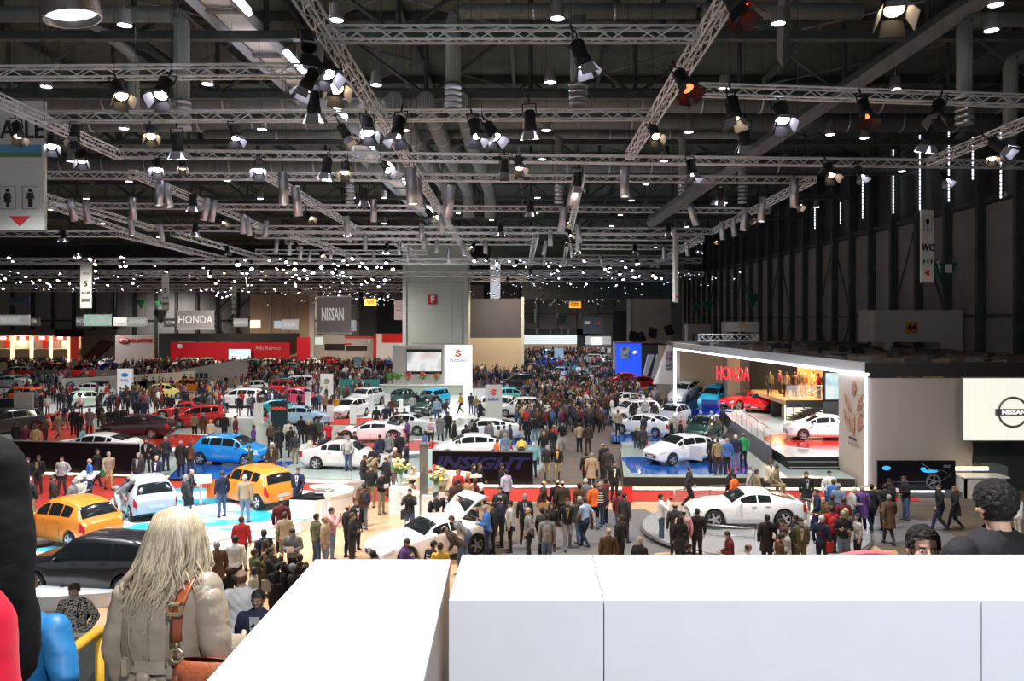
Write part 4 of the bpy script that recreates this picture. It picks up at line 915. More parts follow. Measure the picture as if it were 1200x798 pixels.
# suzuki wall
sz = empty('stand_wall', D(506, 405, 87) * 1, label='big pale stand wall with video screen and white logo panel before the tower', cat='stand wall')
sz.location.z = 0; x0 = D(460, 0, 87).x - sz.location.x; x1 = D(521, 0, 87).x - sz.location.x; x2 = D(553, 0, 87).x - sz.location.x
MB().box((x0, 0, 0), (x1, .6, 5.0)).obj('wall', mat('suzuki_wall', (.52, .50, .46), .6), sz)
MB().box((x1, -.15, 0), (x2, .6, 5.05)).obj('logo_panel', mat('lit_panel_white', (.9, .9, .92), .4, emit=.8), sz)
xa, xb = D(476.5, 0, 87).x - sz.location.x, D(518, 0, 87).x - sz.location.x
MB().box((xa, -.1, 1.9), (xb, 0, 4.6)).obj('screen_frame', mblack, sz)
MB().box((xa + .05, -.14, 2.2), (xb - .05, -.1, 4.3)).obj('display', ramp_mat('screen_car', [(0, (.5, .25, .2)), (.35, (.75, .6, .58)), (.5, (.9, .9, .9)), (.66, (.3, .33, .28))], scale=.35, emit=1.0, constant=False), sz)
sred = mat('logo_red', (.6, .01, .01), .4, emit=.2)
def s_mark(par, c, s, m=None, front=-.18):
 b = MB(); q = [(-.5, .15), (0, .5), (.5, .22), (.3, .1), (.0, .28), (-.18, .17), (.5, -.15), (0, -.5), (-.5, -.22), (-.3, -.1), (0, -.28), (.18, -.17)]
 b.add([(c[0] + x * s, front, c[1] + y * s) for x, y in q] + [(c[0] + x * s, front + .05, c[1] + y * s) for x, y in q], [tuple(range(12)), tuple(reversed(range(12, 24)))] + [(i, (i + 1) % 12, 12 + (i + 1) % 12, 12 + i) for i in range(12)])
 b.obj('logo', m or sred, par)
cx = (x1 + x2) / 2
s_mark(sz, (cx, 4.15), .85); text('SUZUKI', .42, mat('word_navy', (.10, .14, .35), .5), sz, (cx, -.2, 3.35), bold=.01, sx=1.3)
ctr = empty('bar_counter', (D(490, 0, 82).x, 82, 0), label='long pale green bar counter before the big screen wall', cat='counter')
MB().box((-8, 0, 0), (4.6, 1.0, 1.05)).obj('body', mat('counter_green', (.38, .45, .38), .4), ctr); MB().box((-8.1, -.1, 1.05), (4.7, 1.1, 1.12)).obj('top', white, ctr)
MB().box((-8, -.4, 0), (-4, -.1, 1.7)).obj('teal_panel', mat('teal', (.03, .22, .20), .4), ctr)
leafm = mat('leaf_green', (.10, .30, .05), .6, noise=.3); petm = mat('petal_yellow', (.75, .65, .18), .6, noise=.2); petw = mat('petal_cream', (.85, .80, .62), .6, noise=.1); petr = mat('petal_red', (.55, .06, .04), .6)
def bouquet(p, s, label, cols_, name='flower_vase', h=.45, group=None):
 t = empty(name, p, label=label, cat='flowers', group=group); r = random.Random(int(p[0] * 31 + p[1]))
 MB().lathe([(.09 * s, 0), (.07 * s, .1), (.10 * s, h), (.085 * s, h)], 12).obj('vase', mat('vase_glass', (.4, .5, .45), .1), t)
 for k in range(16):
  a, q = r.uniform(0, 6.28), r.uniform(.05, .30) * s; c = Vector((q * math.cos(a), q * math.sin(a), h + .25 * s + r.uniform(-.12, .22) * s))
  MB().tube([(0, 0, h - .05), c], .006, 3).obj('stalk', leafm, t)
  MB().ell(c, (.075 * s, .075 * s, .06 * s), 0, 7, 5).obj('blossom', cols_[k % len(cols_)], t)
 m = MB()
 for k in range(14):
  a = r.uniform(0, 6.28); d = Vector((math.cos(a), math.sin(a), r.uniform(.2, .9))); c = Vector((0, 0, h)) ; n_ = d.cross(Vector((0, 0, 1))).normalized() * .05 * s
  m.add([c, c + d * .2 * s + n_, c + d * .4 * s, c + d * .2 * s - n_], [(0, 1, 2, 3)])
 tag(m.obj('leaves', leafm, t), kind='stuff')
for i, (px, w_) in enumerate(((478, 'orange'), (495, 'orange red'), (511, 'orange'), (457, 'green'), (466, 'green'))):
 bouquet((D(px, 0, 82.5).x, 82.5, 1.12), 1.6, ('bouquet on the bar counter, %s from the left' % ('third', 'fourth', 'fifth', 'first', 'second')[i]), [leafm] if w_ == 'green' else [mat('petal_orange', (.6, .25, .12), .6), petr])
# reception ring counter of the near stand
rc_ = empty('reception_counter', G(517, 600), label='round white reception counter with shelves under a silver post', cat='counter')
cwhite = mat('counter_cream', (.80, .74, .62), .35)
def ringbox(t, r0, r1, z0, z1, a0, a1, m, name, n=28):
 vs = []; fs = []
 for k in range(n + 1):
  a = a0 + (a1 - a0) * k / n; c, s = math.cos(a), math.sin(a)
  vs += [(r0 * c, r0 * s, z0), (r1 * c, r1 * s, z0), (r1 * c, r1 * s, z1), (r0 * c, r0 * s, z1)]
 for k in range(n):
  i = k * 4
  for j in range(4): fs.append((i + j, i + (j + 1) % 4, i + 4 + (j + 1) % 4, i + 4 + j)[::-1])
 fs += [(0, 1, 2, 3), tuple(n * 4 + q for q in (3, 2, 1, 0))]
 return MB().add(vs, fs).obj(name, m, t)
ringbox(rc_, 1.25, 1.75, .98, 1.08, R(-200), R(20), cwhite, 'top')
ringbox(rc_, 1.25, 1.32, 0, .98, R(-200), R(20), cwhite, 'inner_panel')
for z in (.3, .62): ringbox(rc_, 1.32, 1.68, z, z + .03, R(95), R(160), cwhite, 'shelf', 10)
ringbox(rc_, 1.66, 1.72, 0, .98, R(-150), R(-30), gloss_white, 'outer_panel')
ringbox(rc_, 1.0, 1.75, 1.3, 1.38, R(20), R(175), cwhite, 'back_top'); ringbox(rc_, 1.0, 1.06, 0, 1.3, R(20), R(175), cwhite, 'back_panel')
MB().box((-2.05, -.5, 0), (-1.55, .1, 1.1)).obj('plinth', gloss_white, rc_); MB().box((-.55, -1.9, 0), (.75, -1.45, 1.1)).obj('plinth', gloss_white, rc_)
po = empty('silver_post', G(497, 612), label='tall square silver post standing beside the round counter', cat='post')
MB().box((-.16, -.16, 0), (.16, .16, 3.05)).obj('post', mat('mirror_silver', (.55, .54, .52), .22, metal=.85, noise=.06), po); MB().box((.17, -.05, 1.4), (.30, .1, 2.8)).obj('display', s1, po); MB().box((-.2, -.2, 3.05), (.2, .2, 3.09)).obj('cap', steel, po)
bouquet(tuple(G(467, 603) + Vector((0, .3, 1.1))), 1.25, 'tall cream and yellow flowers on the plinth left of the silver post', [petw, petm], h=.5)
bouquet(tuple(G(510, 617) + Vector((0, .3, 1.1))), 1.25, 'tall flowers with red blooms on the plinth right of the silver post', [petw, petm, petr], h=.5)
bx_ = empty('trolley_case', G(419, 585), label='beige wheeled case standing on the red carpet', cat='case')
MB().box((-.38, -.25, .12), (.38, .25, .78)).obj('case', mat('case_beige', (.33, .28, .24), .6), bx_)
for x in (-.3, .3): MB().tube([(x, -.26, .07), (x, .26, .07)], .07, 8).obj('wheel', mblack, bx_)
MB().tube([(-.3, .2, .75), (-.3, .2, 1.25), (.1, .2, 1.25), (.1, .2, .75)], .015, 5).obj('handle', dark_steel, bx_)
# curved display console
dc = empty('display_console', G(378, 612), label='curved white console with a dark glass oval on top', cat='console')
ringbox(dc, .55, 1.15, .0, 1.15, R(-60), R(120), gloss_white, 'body'); ringbox(dc, .5, 1.2, 1.15, 1.25, R(-70), R(130), cwhite, 'rim')
MB().prism(ccw([(-1.1, -.6), (-.1, -.75), (.55, -.3), (.6, .35), (.0, .85), (-.4, .7)]), 1.02, 1.1).obj('glass_top', black, dc)
MB().prism(ccw([(-1.1, -.6), (-.1, -.75), (.55, -.3), (.6, .35), (.0, .85), (-.4, .7)]), .0, 1.02).obj('core', gloss_white, dc)
MB().ell((-.1, .0, 1.16), (.3, .2, .07)).ell((.15, .3, 1.16), (.15, .12, .06)).obj('model_part', steel, dc)
MB().box((-.7, -.62, .3), (.1, -.58, .9)).obj('lit_side', lit_cyan, dc)
# totems
def totem(px, y0, y1, w_, d, m, label, sign=None, rz=0, h=None):
 a = D(px, y0, d); t = empty('sign_pillar', (a.x, d, 0), rz, label, 'sign pillar'); H_ = a.z
 MB().box((-w_ / 2, -.12, 0), (w_ / 2, .12, H_)).obj('pillar', m, t)
 MB().box((-w_ / 2 - .03, -.14, 0), (w_ / 2 + .03, .14, .06)).obj('foot', dgrey, t)
 if sign: sign(t, w_, H_)
 return t
def sg_suz(t, w_, h): s_mark(t, (0, h - .55), .5, front=-.16); text('SUZUKI', .26, mat('word_blue2', (.05, .10, .6), .5), t, (0, -.14, h - 1.1), bold=.008)
totem(578.5, 451, 0, 1.3, 61, light_grey, 'white sign pillar with red mark and blue word beside the white box shaped car', sg_suz)
totem(383, 438, 0, 1.15, 75, light_grey, 'grey sign pillar with dark mark near the pink car', lambda t, w_, h: s_mark(t, (0, h - .7), .55, mat('mark_dark', (.2, .2, .12), .5), front=-.16))
def sg_hon(t, w_, h): text('HONDA', .26, mat('word_red', (.7, .05, .02), .5, emit=.5), t, (0, -.14, h - .5), bold=.012)
totem(327.5, 470, 0, 1.1, 55, mat('totem_dark', (.015, .04, .05), .25), 'dark sign pillar with a red lit word above the blue show car', sg_hon)
totem(147, 432, 0, 1.5, 77, white, 'white sign pillar with a blue mark on the white stand at left', lambda t, w_, h: (MB().ell((0, -.14, h - .6), (.36, .03, .2)).obj('logo', mat('tata_blue', (.02, .25, .6), .5), t), text('TATA', .3, MATS['tata_blue'], t, (0, -.14, h - 1.15), bold=.01)))
totem(28, 460, 0, 1.15, 55, grey, 'grey slant topped sign pillar at the left edge', lambda t, w_, h: text('YOKOHAMA', .17, txt_white, t, (0, -.14, h - .8)), .3)
for (px, y0, d, w_, lb) in ((414, 474, 58.5, .45, 'white plinth in front of the first white hatchback'), (435, 463, 66, .42, 'white plinth left of the parked off-roader'), (361, 459, 68, .42, 'white plinth behind the pink car'), (387, 474, 60, .5, 'white plinth right of the man in yellow and black'), (454, 461, 66, .45, 'white plinth near the silver off-roader'), (470, 467, 68, .3, 'thin white plinth by the dark green car'), (303, 472, 59, .6, 'white plinth beside the black roadster'), (655, 408, 140, 1.6, 'pale blue pillar far down the central aisle'), (418, 0, 0, 0, '')):
 if d: totem(px, y0, 0, w_, d, mat('pale_blue_pillar', (.35, .5, .65), .5) if d > 100 else gloss_white, lb)
totem(684, 442, 0, 1.3, 83, mblack, 'black pillar with a white ring mark and green lower part in the central aisle', lambda t, w_, h: (MB().tube([(.35 * math.cos(2 * PI * k / 16), -.15, h - .9 + .35 * math.sin(2 * PI * k / 16)) for k in range(17)], .07, 5).obj('ring_mark', txt_white, t), MB().box((-w_ / 2, -.14, .3), (w_ / 2, -.12, 1.0)).obj('green_panel', mat('panel_green', (.03, .25, .18), .4), t)))
totem(420, 420, 0, 1.3, 110, mat('pillar_blue_grey', (.30, .38, .50), .5), 'blue grey pillar in the crowd left of the screen wall') if 0 else totem(419, 418, 0, 1.0, 115, MATS['pale_blue_pillar'], 'blue grey pillar in the crowd left of the screen wall')
# tata curved wall
tw_ = empty('curved_wall', (0, 0, 0), label='long low curved white wall behind the white and yellow cars at left', cat='stand wall')
pts = [D(72, 0, 80), D(90, 0, 81), D(140, 0, 84), D(190, 0, 88), D(230, 0, 92)]
for a, b in zip(pts, pts[1:]): MB().prism(ccw([(a.x, a.y), (b.x, b.y), (b.x, b.y + .3), (a.x, a.y + .3)]), 0, 1.9).obj('panel', mat('curved_white', (.72, .71, .64), .5), tw_)
MB().ell((D(83, 0, 80).x, 79.9, 1.25), (.5, .06, .35)).obj('logo', MATS['tata_blue'], tw_)
for px in (118, 166, 175): MB().box((D(px, 0, 82).x - .7, 81.5, .6), (D(px, 0, 82).x + .7, 82, 1.5)).obj('window', MATS['dark_glass'], tw_)
gb = empty('ramp_building', (D(245, 0, 92).x, 92, 0), label='low grey pavilion with sloping roof and paned windows at left', cat='pavilion')
MB().add([(-3.5, 0, 0), (3, 0, 0), (3, 0, 3.1), (-3.5, 0, 2.0), (-3.5, 4, 0), (3, 4, 0), (3, 4, 3.1), (-3.5, 4, 2.0)], [(0, 1, 2, 3), (7, 6, 5, 4), (1, 5, 6, 2), (3, 2, 6, 7), (0, 3, 7, 4)]).obj('body', grey, gb)
for i in range(4):
 for j in range(2): MB().box((-2.2 + i * .55, -.05, .3 + j * .75), (-1.8 + i * .55, 0, .9 + j * .75)).obj('pane', mat('pane_dark', (.05, .06, .12), .2), gb)
sb = empty('dark_counter', (D(60, 0, 98).x, 98, 0), label='long dark bench wall with red end and wheels on show at left', cat='counter')
MB().box((-6, 0, 0), (9, .8, 1.6)).obj('body', dgrey, sb); MB().box((-5.5, -.06, .9), (-2.0, 0, 1.6)).obj('red_panel', red, sb); MB().box((2.5, -.06, .9), (5.5, 0, 1.6)).obj('red_panel', red, sb)
for i in range(7): MB().lathe([(.12, 0), (.42, .02), (.45, .12), (.42, .22), (.3, .22)], 14, 0, Matrix.Translation((-5 + i * 1.05, -.1, .75)) @ Matrix.Rotation(PI / 2, 4, 'X')).obj('show_wheel', steel, sb)
# far backdrops at left
t, W_, H_ = wall_sign('stand_wall', 135, 180, 393, 420, 128, mat('kia_board', (.62, .56, .52), .5), 'pale board with red oval and red words at the far left', to_floor=True)
MB().ell((-W_ + 1.5, -.04, H_ - .85), (1.0, .05, .52)).obj('oval_mark', mat('kia_red', (.7, .01, .01), .5), t); MB().ell((-W_ + 1.5, -.08, H_ - .85), (.78, .05, .36)).obj('oval_inner', MATS['kia_board'], t)
text('KIA', .5, MATS['kia_red'], t, (-W_ + 1.5, -.16, H_ - .85), bold=.03); text('KIA MOTORS', .78, MATS['kia_red'], t, (W_ - 1.95, -.04, H_ - .85), bold=.03, sx=.75)
t, W_, H_ = wall_sign('stand_wall', 200, 339, 401, 422, 135, mat('alfa_red', (.42, .01, .02), .3, coat=.3, emit=.12, ecol=(.5, .01, .02)), 'long glossy red stand wall across the far left of the hall', to_floor=True)
MB().box((-W_ - 2.2, .3, 4.05), (W_ + 1.5, 1, 5.5)).obj('black_band', mblack, t); MB().box((-W_ - 2.2, .35, 0), (-W_, 1, 4.2)).obj('black_end', mblack, t)
text('Alfa Romeo', .9, mat('script_pink', (.7, .45, .45), .4), t, (W_ - 3.6, -.05, H_ - 1.0)); MB().ell((-W_ + 1.6, -.06, H_ - .7), (.55, .05, .4)).obj('emblem', light_grey, t)
screen((D(280, 0, 134).x, 134.3, 1.95), 3.7, 1.75, ramp_mat('screen_race', [(0, (.5, .1, .08)), (.34, (.6, .75, .72)), (.5, (.75, .88, .85)), (.7, (.9, .95, .95))], scale=.8, emit=1.2, constant=False), 'bright screen on the long red wall', frm=mblack)
t, W_, H_ = wall_sign('stand_wall', 348, 363, 395, 416, 133, MATS['alfa_red'], 'narrow red stand wall right of the long one', to_floor=True)
t, W_, H_ = wall_sign('stand_wall', 365, 404, 393, 420, 140, light_grey, 'pale stand front with a small green sign left of the tower', to_floor=True)
MB().box((-W_ + .2, -.1, H_ - 1.6), (-W_ + 2, 0, H_ - .3)).obj('panel', mat('lit_pale', (.7, .8, .75), .5, emit=.6), t); MB().box((-.6, -.1, H_ - 2.6), (W_, 0, H_ - 1.5)).obj('opening', mblack, t)
t, W_, H_ = wall_sign('stand_wall', 404, 439, 394, 422, 138, mat('grey_red_board', (.45, .42, .41), .5), 'grey stand wall with red stripes left of the tower', to_floor=True)
MB().box((-W_, -.08, H_ - .35), (W_, 0, H_)).box((-W_, -.08, H_ - 1.5), (-W_ + 1.2, 0, H_ - 1.2)).box((W_ - .25, -.08, 0), (W_, 0, H_)).obj('red_stripe', mat('stripe_red', (.6, .03, .03), .5), t); MB().box((-W_ + .2, -.08, H_ - 2.5), (W_ - 1.3, 0, H_ - 1.65)).obj('opening', mblack, t); text('R', 1.0, txt_white, t, (W_ - .9, -.1, H_ - .9))
t, W_, H_ = wall_sign('stand_wall', 439, 473, 391, 420, 136, light_grey, 'pale and red stand wall touching the tower on the left', to_floor=True)
MB().box((1.3 - W_, -.08, H_ - 1.5), (W_, 0, H_)).obj('red_panel', red, t); MB().box((-W_, -.1, 0), (-W_ + .3, 0, H_)).obj('red_post', red, t)
# glowing showroom at far left
sh = empty('glass_showroom', (D(40, 0, 146).x, 146, 0), label='two level showroom with glowing posts and red signs at the far left', cat='showroom')
xl, xr = D(-40, 0, 146).x - sh.location.x, D(92, 0, 146).x - sh.location.x
MB().box((xl, 2.5, 0), (xr, 3, 5.0)).obj('back_wall', mat('showroom_back', (.42, .36, .30), .6), sh); MB().box((xl, 0, 4.9), (xr + 7, 3, 5.9)).obj('roof_band', mat('roof_band', (.20, .17, .14), .6), sh)
MB().box((xl, .2, 2.2), (xr, 3, 2.45)).obj('upper_floor', light_grey, sh); MB().box((xl, 0, 0), (xr, .2, .9)).obj('plinth', dgrey, sh)
for i, px in enumerate((-8, 14.5, 37, 59.5, 81)):
 x = D(px, 0, 146).x - sh.location.x; MB().box((x - .22, -.2, 0), (x + .22, .2, 4.7)).obj('glowing_post', mat('post_glow', (1, .85, .6), .5, emit=1.7, ecol=(1, .75, .42)), sh)
 MB().box((x - 2.7, -.1, 4.05), (x - .5, .1, 4.8)).obj('red_sign', mat('sign_glow_red', (.8, .05, .02), .5, emit=1.2, ecol=(1, .06, .02)), sh)
 MB().box((x - 2.1, -.16, 4.2), (x - 1.1, -.1, 4.65)).obj('sign_mark', lit_white, sh)
 MB().box((x - 2.9, 2.3, 2.5), (x - 1.2, 2.5, 3.9)).obj('inner_panel', red if i % 2 else grey, sh)
MB().box((xr - 1.6, -.1, 0), (xr - .1, .3, 4.7)).obj('red_wall', mat('show_red', (.6, .05, .03), .5, emit=.25), sh)
add_light('showroom_lamp', 'POINT', (sh.location.x - 4, 147.5, 4.2), 230, (1, .75, .5), .3); add_light('showroom_lamp', 'POINT', (sh.location.x + 5, 147.5, 4.2), 230, (1, .75, .5), .3)
MB().add([(xr + .2, -.5, 0), (xr + 2.6, -.5, 0), (xr + 6.6, -.5, 3.6), (xr + 4.4, -.5, 4.2), (xr + .2, .2, 0), (xr + 2.6, .2, 0), (xr + 6.6, .2, 3.6), (xr + 4.4, .2, 4.2)], [(0, 1, 2, 3), (7, 6, 5, 4), (3, 2, 6, 7), (1, 5, 6, 2)]).obj('sloping_stair', mat('stair_maroon', (.10, .02, .02), .5), sh)
MB().box((xr + .3, .3, 0), (xr + 13, 3, 4.9)).obj('side_building', mat('side_building', (.27, .22, .17), .6), sh)
for i in range(4): MB().box((xr + 8 + i * 1.0, .2, .7), (xr + 8.5 + i * 1.0, .3, 4.3)).obj('window_strip', mat('window_strip', (.35, .42, .42), .3, emit=.3), sh)
MB().box((D(62, 0, 144).x - sh.location.x, -1.5, 4.7), (D(90, 0, 144).x - sh.location.x, 0, 5.9)).obj('dark_canopy', mblack, sh)
# backdrop in the deep hall
t, W_, H_ = wall_sign('stand_wall', 613, 676, 392.5, 403, 190, mat('ribbed_lit', (.8, .85, .85), .4, emit=.75, ecol=(.85, .92, .95)), 'long bright horizontally ribbed wall at the far end of the aisle', cat='stand wall')
for i in range(4): MB().box((-W_, -.15, .35 + i * .5), (W_, 0, .42 + i * .5)).obj('rib', mat('rib_teal', (.3, .42, .44), .5), t)
MB().box((-W_, .5, H_), (W_ + 3, 1, H_ + 1.4)).box((W_, .5, -4.5), (W_ + 2.4, 1, H_ + 1.4)).obj('black_frame', mblack, t)
MB().box((-W_, .2, -2.2), (W_, .5, 0)).obj('lower_wall', cream, t)
t, W_, H_ = wall_sign('stand_wall', 686, 716, 394, 420, 185, mat('pale_room', (.5, .52, .55), .5, emit=.2), 'pale two level stand at the far end of the aisle, right side', to_floor=True)
MB().box((-1.7, -.1, H_ - 2.3), (.9, 0, H_ - .4)).obj('lit_screen', lit_white, t); MB().box((-1.2, -.1, H_ - 3.3), (.7, 0, H_ - 2.5)).obj('blue_poster', mat('poster_blue', (.08, .2, .45), .4), t); MB().box((-W_, -.2, 1.2), (W_, 0, 2.0)).obj('balcony', dgrey, t)
t, W_, H_ = wall_sign('wall_box', 683, 707, 371, 391, 188, mat('navy_box', (.05, .07, .10), .6), 'dark navy box with small white and red marks on the far wall', cat='sign box')
MB().box((-2, -.1, H_ - 1.8), (-.8, 0, H_ - 1.1)).obj('white_mark', txt_white, t); MB().box((1.2, -.1, H_ - 1.9), (1.7, 0, H_ - 1.1)).obj('red_mark', txt_red, t)
wl_, W_, H_ = wall_sign('stand_wall', 718, 738, 400, 425, 112, light_grey, 'grey lower wall left of the blue wall', to_floor=True)
# ================================================================ HANGING BANNERS
def banner(px0, px1, y0, y1, d, m, label, words=None, size=None, rz=0, wm=None, sx=1, frame=None, curve=0, group=None, sub=None, bold=.01, depth=.25):
 a, b = D(px0, y0, d), D(px1, y1, d); c = ((a.x + b.x) / 2, d, (a.z + b.z) / 2); W_ = (b.x - a.x) / 2 / max(.3, math.cos(rz)); H_ = (a.z - b.z) / 2
 t = empty('hanging_banner', c, rz, label, 'banner', group)
 MB().box((-W_, 0, -H_), (W_, depth, H_)).obj('panel', m, t)
 if frame: MB().box((-W_ - .02, -.02, H_ - frame), (W_ + .02, depth + .02, H_ + .02)).box((-W_ - .02, -.02, -H_ - .02), (W_ + .02, depth + .02, -H_ + frame)).obj('border', light_grey, t)
 MB().bar((-W_ * .8, .1, H_), (-W_ * .8, .1, H_ + 5), .015).bar((W_ * .8, .1, H_), (W_ * .8, .1, H_ + 5), .015).obj('hanging_wire', dark_steel, t)
 if words: text(words, size, wm or txt_white, t, (0, -.04, 0), sx=sx, bold=bold)
 return t, W_, H_
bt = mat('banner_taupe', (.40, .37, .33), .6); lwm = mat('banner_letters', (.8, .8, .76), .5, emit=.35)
banner(208.5, 249.5, 364, 386, 74, bt, 'wide taupe hanging banner with pale lettering left of the middle', 'HONDA', 1.05, R(8), lwm, sx=.78, frame=.1)
banner(369, 411, 347, 391, 60, mat('banner_mauve', (.33, .29, .28), .6), 'large taupe hanging banner with tall pale lettering left of the tower', 'NISSAN', 1.35, R(-22), lwm, sx=.45, frame=.09)
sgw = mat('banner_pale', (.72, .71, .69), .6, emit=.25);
banner(-12, 34, 368.5, 381.5, 92, sgw, 'pale hanging name board with lettering at the left edge', 'HEULIEZ', .75, 0, lwm, sx=.85, frame=.08)
banner(34, 46, 372, 381.5, 96, bt, 'small taupe name board beside the one at the left edge', 'ER', .6, 0, lwm)
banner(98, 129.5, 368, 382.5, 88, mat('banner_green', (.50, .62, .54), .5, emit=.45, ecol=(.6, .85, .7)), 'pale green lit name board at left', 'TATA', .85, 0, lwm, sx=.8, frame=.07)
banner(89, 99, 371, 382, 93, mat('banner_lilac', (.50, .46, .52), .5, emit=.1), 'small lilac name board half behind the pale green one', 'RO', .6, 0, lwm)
banner(133, 150, 372, 382, 98, bt, 'small taupe name board right of the pale green one', 'RUF', .6, 0, lwm)
banner(149, 172, 371.5, 383, 92, sgw, 'small pale name board with lettering, left of the wide taupe banner', 'ARTEGA', .62, 0, lwm, sx=.8, frame=.06)
banner(192, 208, 373, 383, 95, bt, 'small taupe name board left of the wide banner', 'KTM', .5, 0, lwm)
banner(273.5, 290, 373, 383, 95, sgw, 'small grey name board right of the wide banner', 'DONKERVOORT', .3, 0, lwm, sx=.7, frame=.06)
banner(293, 305, 375, 384, 99, sgw, 'tiny grey name board on the tan partition', None)
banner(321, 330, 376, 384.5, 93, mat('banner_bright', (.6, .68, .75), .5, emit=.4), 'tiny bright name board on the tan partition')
banner(330, 349.5, 374, 387, 85, sgw, 'grey green name board with lettering on the tan partition', 'SUZUKI', .55, 0, lwm, sx=.7, frame=.06)
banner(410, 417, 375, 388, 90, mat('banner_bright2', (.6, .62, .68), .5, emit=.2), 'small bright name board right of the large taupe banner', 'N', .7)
# vertical wayfinding banners
vb = mat('banner_white', (.66, .66, .60), .6)
for (px0, px1, y0, y1, d, lb) in ((94, 107.5, 307, 361, 60, 'tall narrow white wayfinding banner nearest at left'), (189.5, 198, 321, 363, 82, 'tall narrow white wayfinding banner, second from left'), (271.5, 277, 334, 368, 105, 'tall narrow white wayfinding banner, third from left')):
 t, W_, H_ = banner(px0, px1, y0, y1, d, vb, lb, depth=.06)
 k = H_ / 1.75
 text('HALLE', .16 * k, txt_black, t, (0, -.03, H_ * .5)); text('5', .55 * k, txt_black, t, (0, -.03, H_ * .05), bold=.015); text('ALLEE', .24 * k, txt_black, t, (0, -.03, -H_ * .33)); text('5000', .32 * k, txt_black, t, (0, -.03, -H_ * .66), bold=.008)
t, W_, H_ = banner(785, 801, 272, 354, 46, vb, 'tall wayfinding banner seen edge on right of the middle', depth=.12, rz=R(75))
MB().box((-.1, -.02, H_ - .8), (.1, .0, H_ - .5)).obj('blue_mark', mat('mark_blue', (.02, .2, .5), .5), t)
MB().box((-W_ * .5, -.02, -H_ + .25), (W_ * .5, 0, -H_ + .4)).obj('red_mark', txt_red, t)
t, W_, H_ = banner(-26, 52.5, 118, 269, 27, vb, 'big white hall sign with toilet symbols at the upper left edge', depth=.12)
text('HALLE', .86, txt_black, t, (W_ - 1.0, -.04, H_ - 1.02), bold=.012, align='CENTER', sx=.80)
MB().box((W_ - 1.53, -.03, H_ - 1.92), (W_ - .12, 0, H_ - 1.50)).obj('picture_strip', mat('strip_blue', (.08, .30, .52), .5), t); MB().box((W_ - 1.53, -.04, H_ - 1.92), (W_ - .12, -.01, H_ - 1.78)).obj('picture_grass', mat('strip_green', (.10, .24, .08), .5), t)
def picto(t, cx, cz, s, skirt, box=True):
 b = MB(); b.lathe([(0, 0), (.09 * s, 0), (.09 * s, .02), (0, .02)], 12, 0, Matrix.Translation((cx, -.03, cz + .40 * s)) @ Matrix.Rotation(PI / 2, 4, 'X'))
 q = [(-.13, .28), (.13, .28), (.20, -.02), (.14, -.04), (.09, .14), (.2, -.25), (.07, -.25), (.06, -.52), (-.06, -.52), (-.07, -.25), (-.2, -.25), (-.09, .14), (-.14, -.04), (-.2, -.02)] if skirt else \
  [(-.15, .28), (.15, .28), (.20, -.05), (.14, -.06), (.10, .12), (.10, -.52), (.02, -.52), (.0, -.1), (-.02, -.52), (-.10, -.52), (-.10, .12), (-.14, -.06), (-.2, -.05)]
 q = q[::-1]; n_ = len(q)
 b.add([(cx + x * s, -.045, cz + z * s) for x, z in q] + [(cx + x * s, -.02, cz + z * s) for x, z in q], [tuple(reversed(range(n_))), tuple(range(n_, 2 * n_))] + [(i, (i + 1) % n_, n_ + (i + 1) % n_, n_ + i) for i in range(n_)])
 b.obj('toilet_symbol', txt_black, t)
 if box:
  k = .43 * s; c = MB(); pts = [(cx - k, -.035, cz - .62 * s), (cx + k, -.035, cz - .62 * s), (cx + k, -.035, cz + .62 * s), (cx - k, -.035, cz + .62 * s), (cx - k, -.035, cz - .62 * s)]
  c.tube(pts, .015 * s, 4).obj('symbol_frame', txt_black, t)
picto(t, W_ - 1.25, -H_ + 1.08, .62, True); picto(t, W_ - .48, -H_ + 1.08, .62, False)
MB().add([(W_ - 1.2, -.04, -H_ + .45), (W_ - .5, -.04, -H_ + .45), (W_ - .85, -.04, -H_ + .12), (W_ - 1.2, -.01, -H_ + .45), (W_ - .5, -.01, -H_ + .45), (W_ - .85, -.01, -H_ + .12)], [(2, 1, 0), (3, 4, 5), (0, 1, 4, 3), (1, 2, 5, 4), (2, 0, 3, 5)]).obj('red_arrow', txt_red, t)
t, W_, H_ = banner(1078.5, 1095, 246, 331, 36, vb, 'white hanging toilet sign on the right with a goblet symbol', depth=.08, rz=R(14))
b = MB(); b.add([(x, y_, z + H_ * .62) for y_ in (-.03, -.01) for x, z in ((-.09, .2), (-.09, .05), (-.02, -.05), (-.02, -.22), (-.08, -.25), (.08, -.25), (.02, -.22), (.02, -.05), (.09, .05), (.09, .2))], [tuple(range(10)), tuple(reversed(range(10, 20)))]); b.obj('goblet_symbol', txt_black, t)
MB().tube([(-.2, -.03, H_ * .42), (.2, -.03, H_ * .42), (.2, -.03, H_ * .85), (-.2, -.03, H_ * .85), (-.2, -.03, H_ * .42)], .01, 4).obj('symbol_frame', txt_black, t)
text('WC', .44, txt_black, t, (0, -.03, -.08), bold=.012, sx=.85);
for x in (-.2, 0, .2): picto(t, x, -H_ * .42, .22, x == 0, False)
MB().add([(-.14, -.03, -H_ * .74), (.08, -.03, -H_ * .64), (.08, -.03, -H_ * .84), (-.14, -.01, -H_ * .74), (.08, -.01, -H_ * .64), (.08, -.01, -H_ * .84)], [(0, 2, 1), (3, 4, 5)]).obj('red_arrow', txt_red, t)
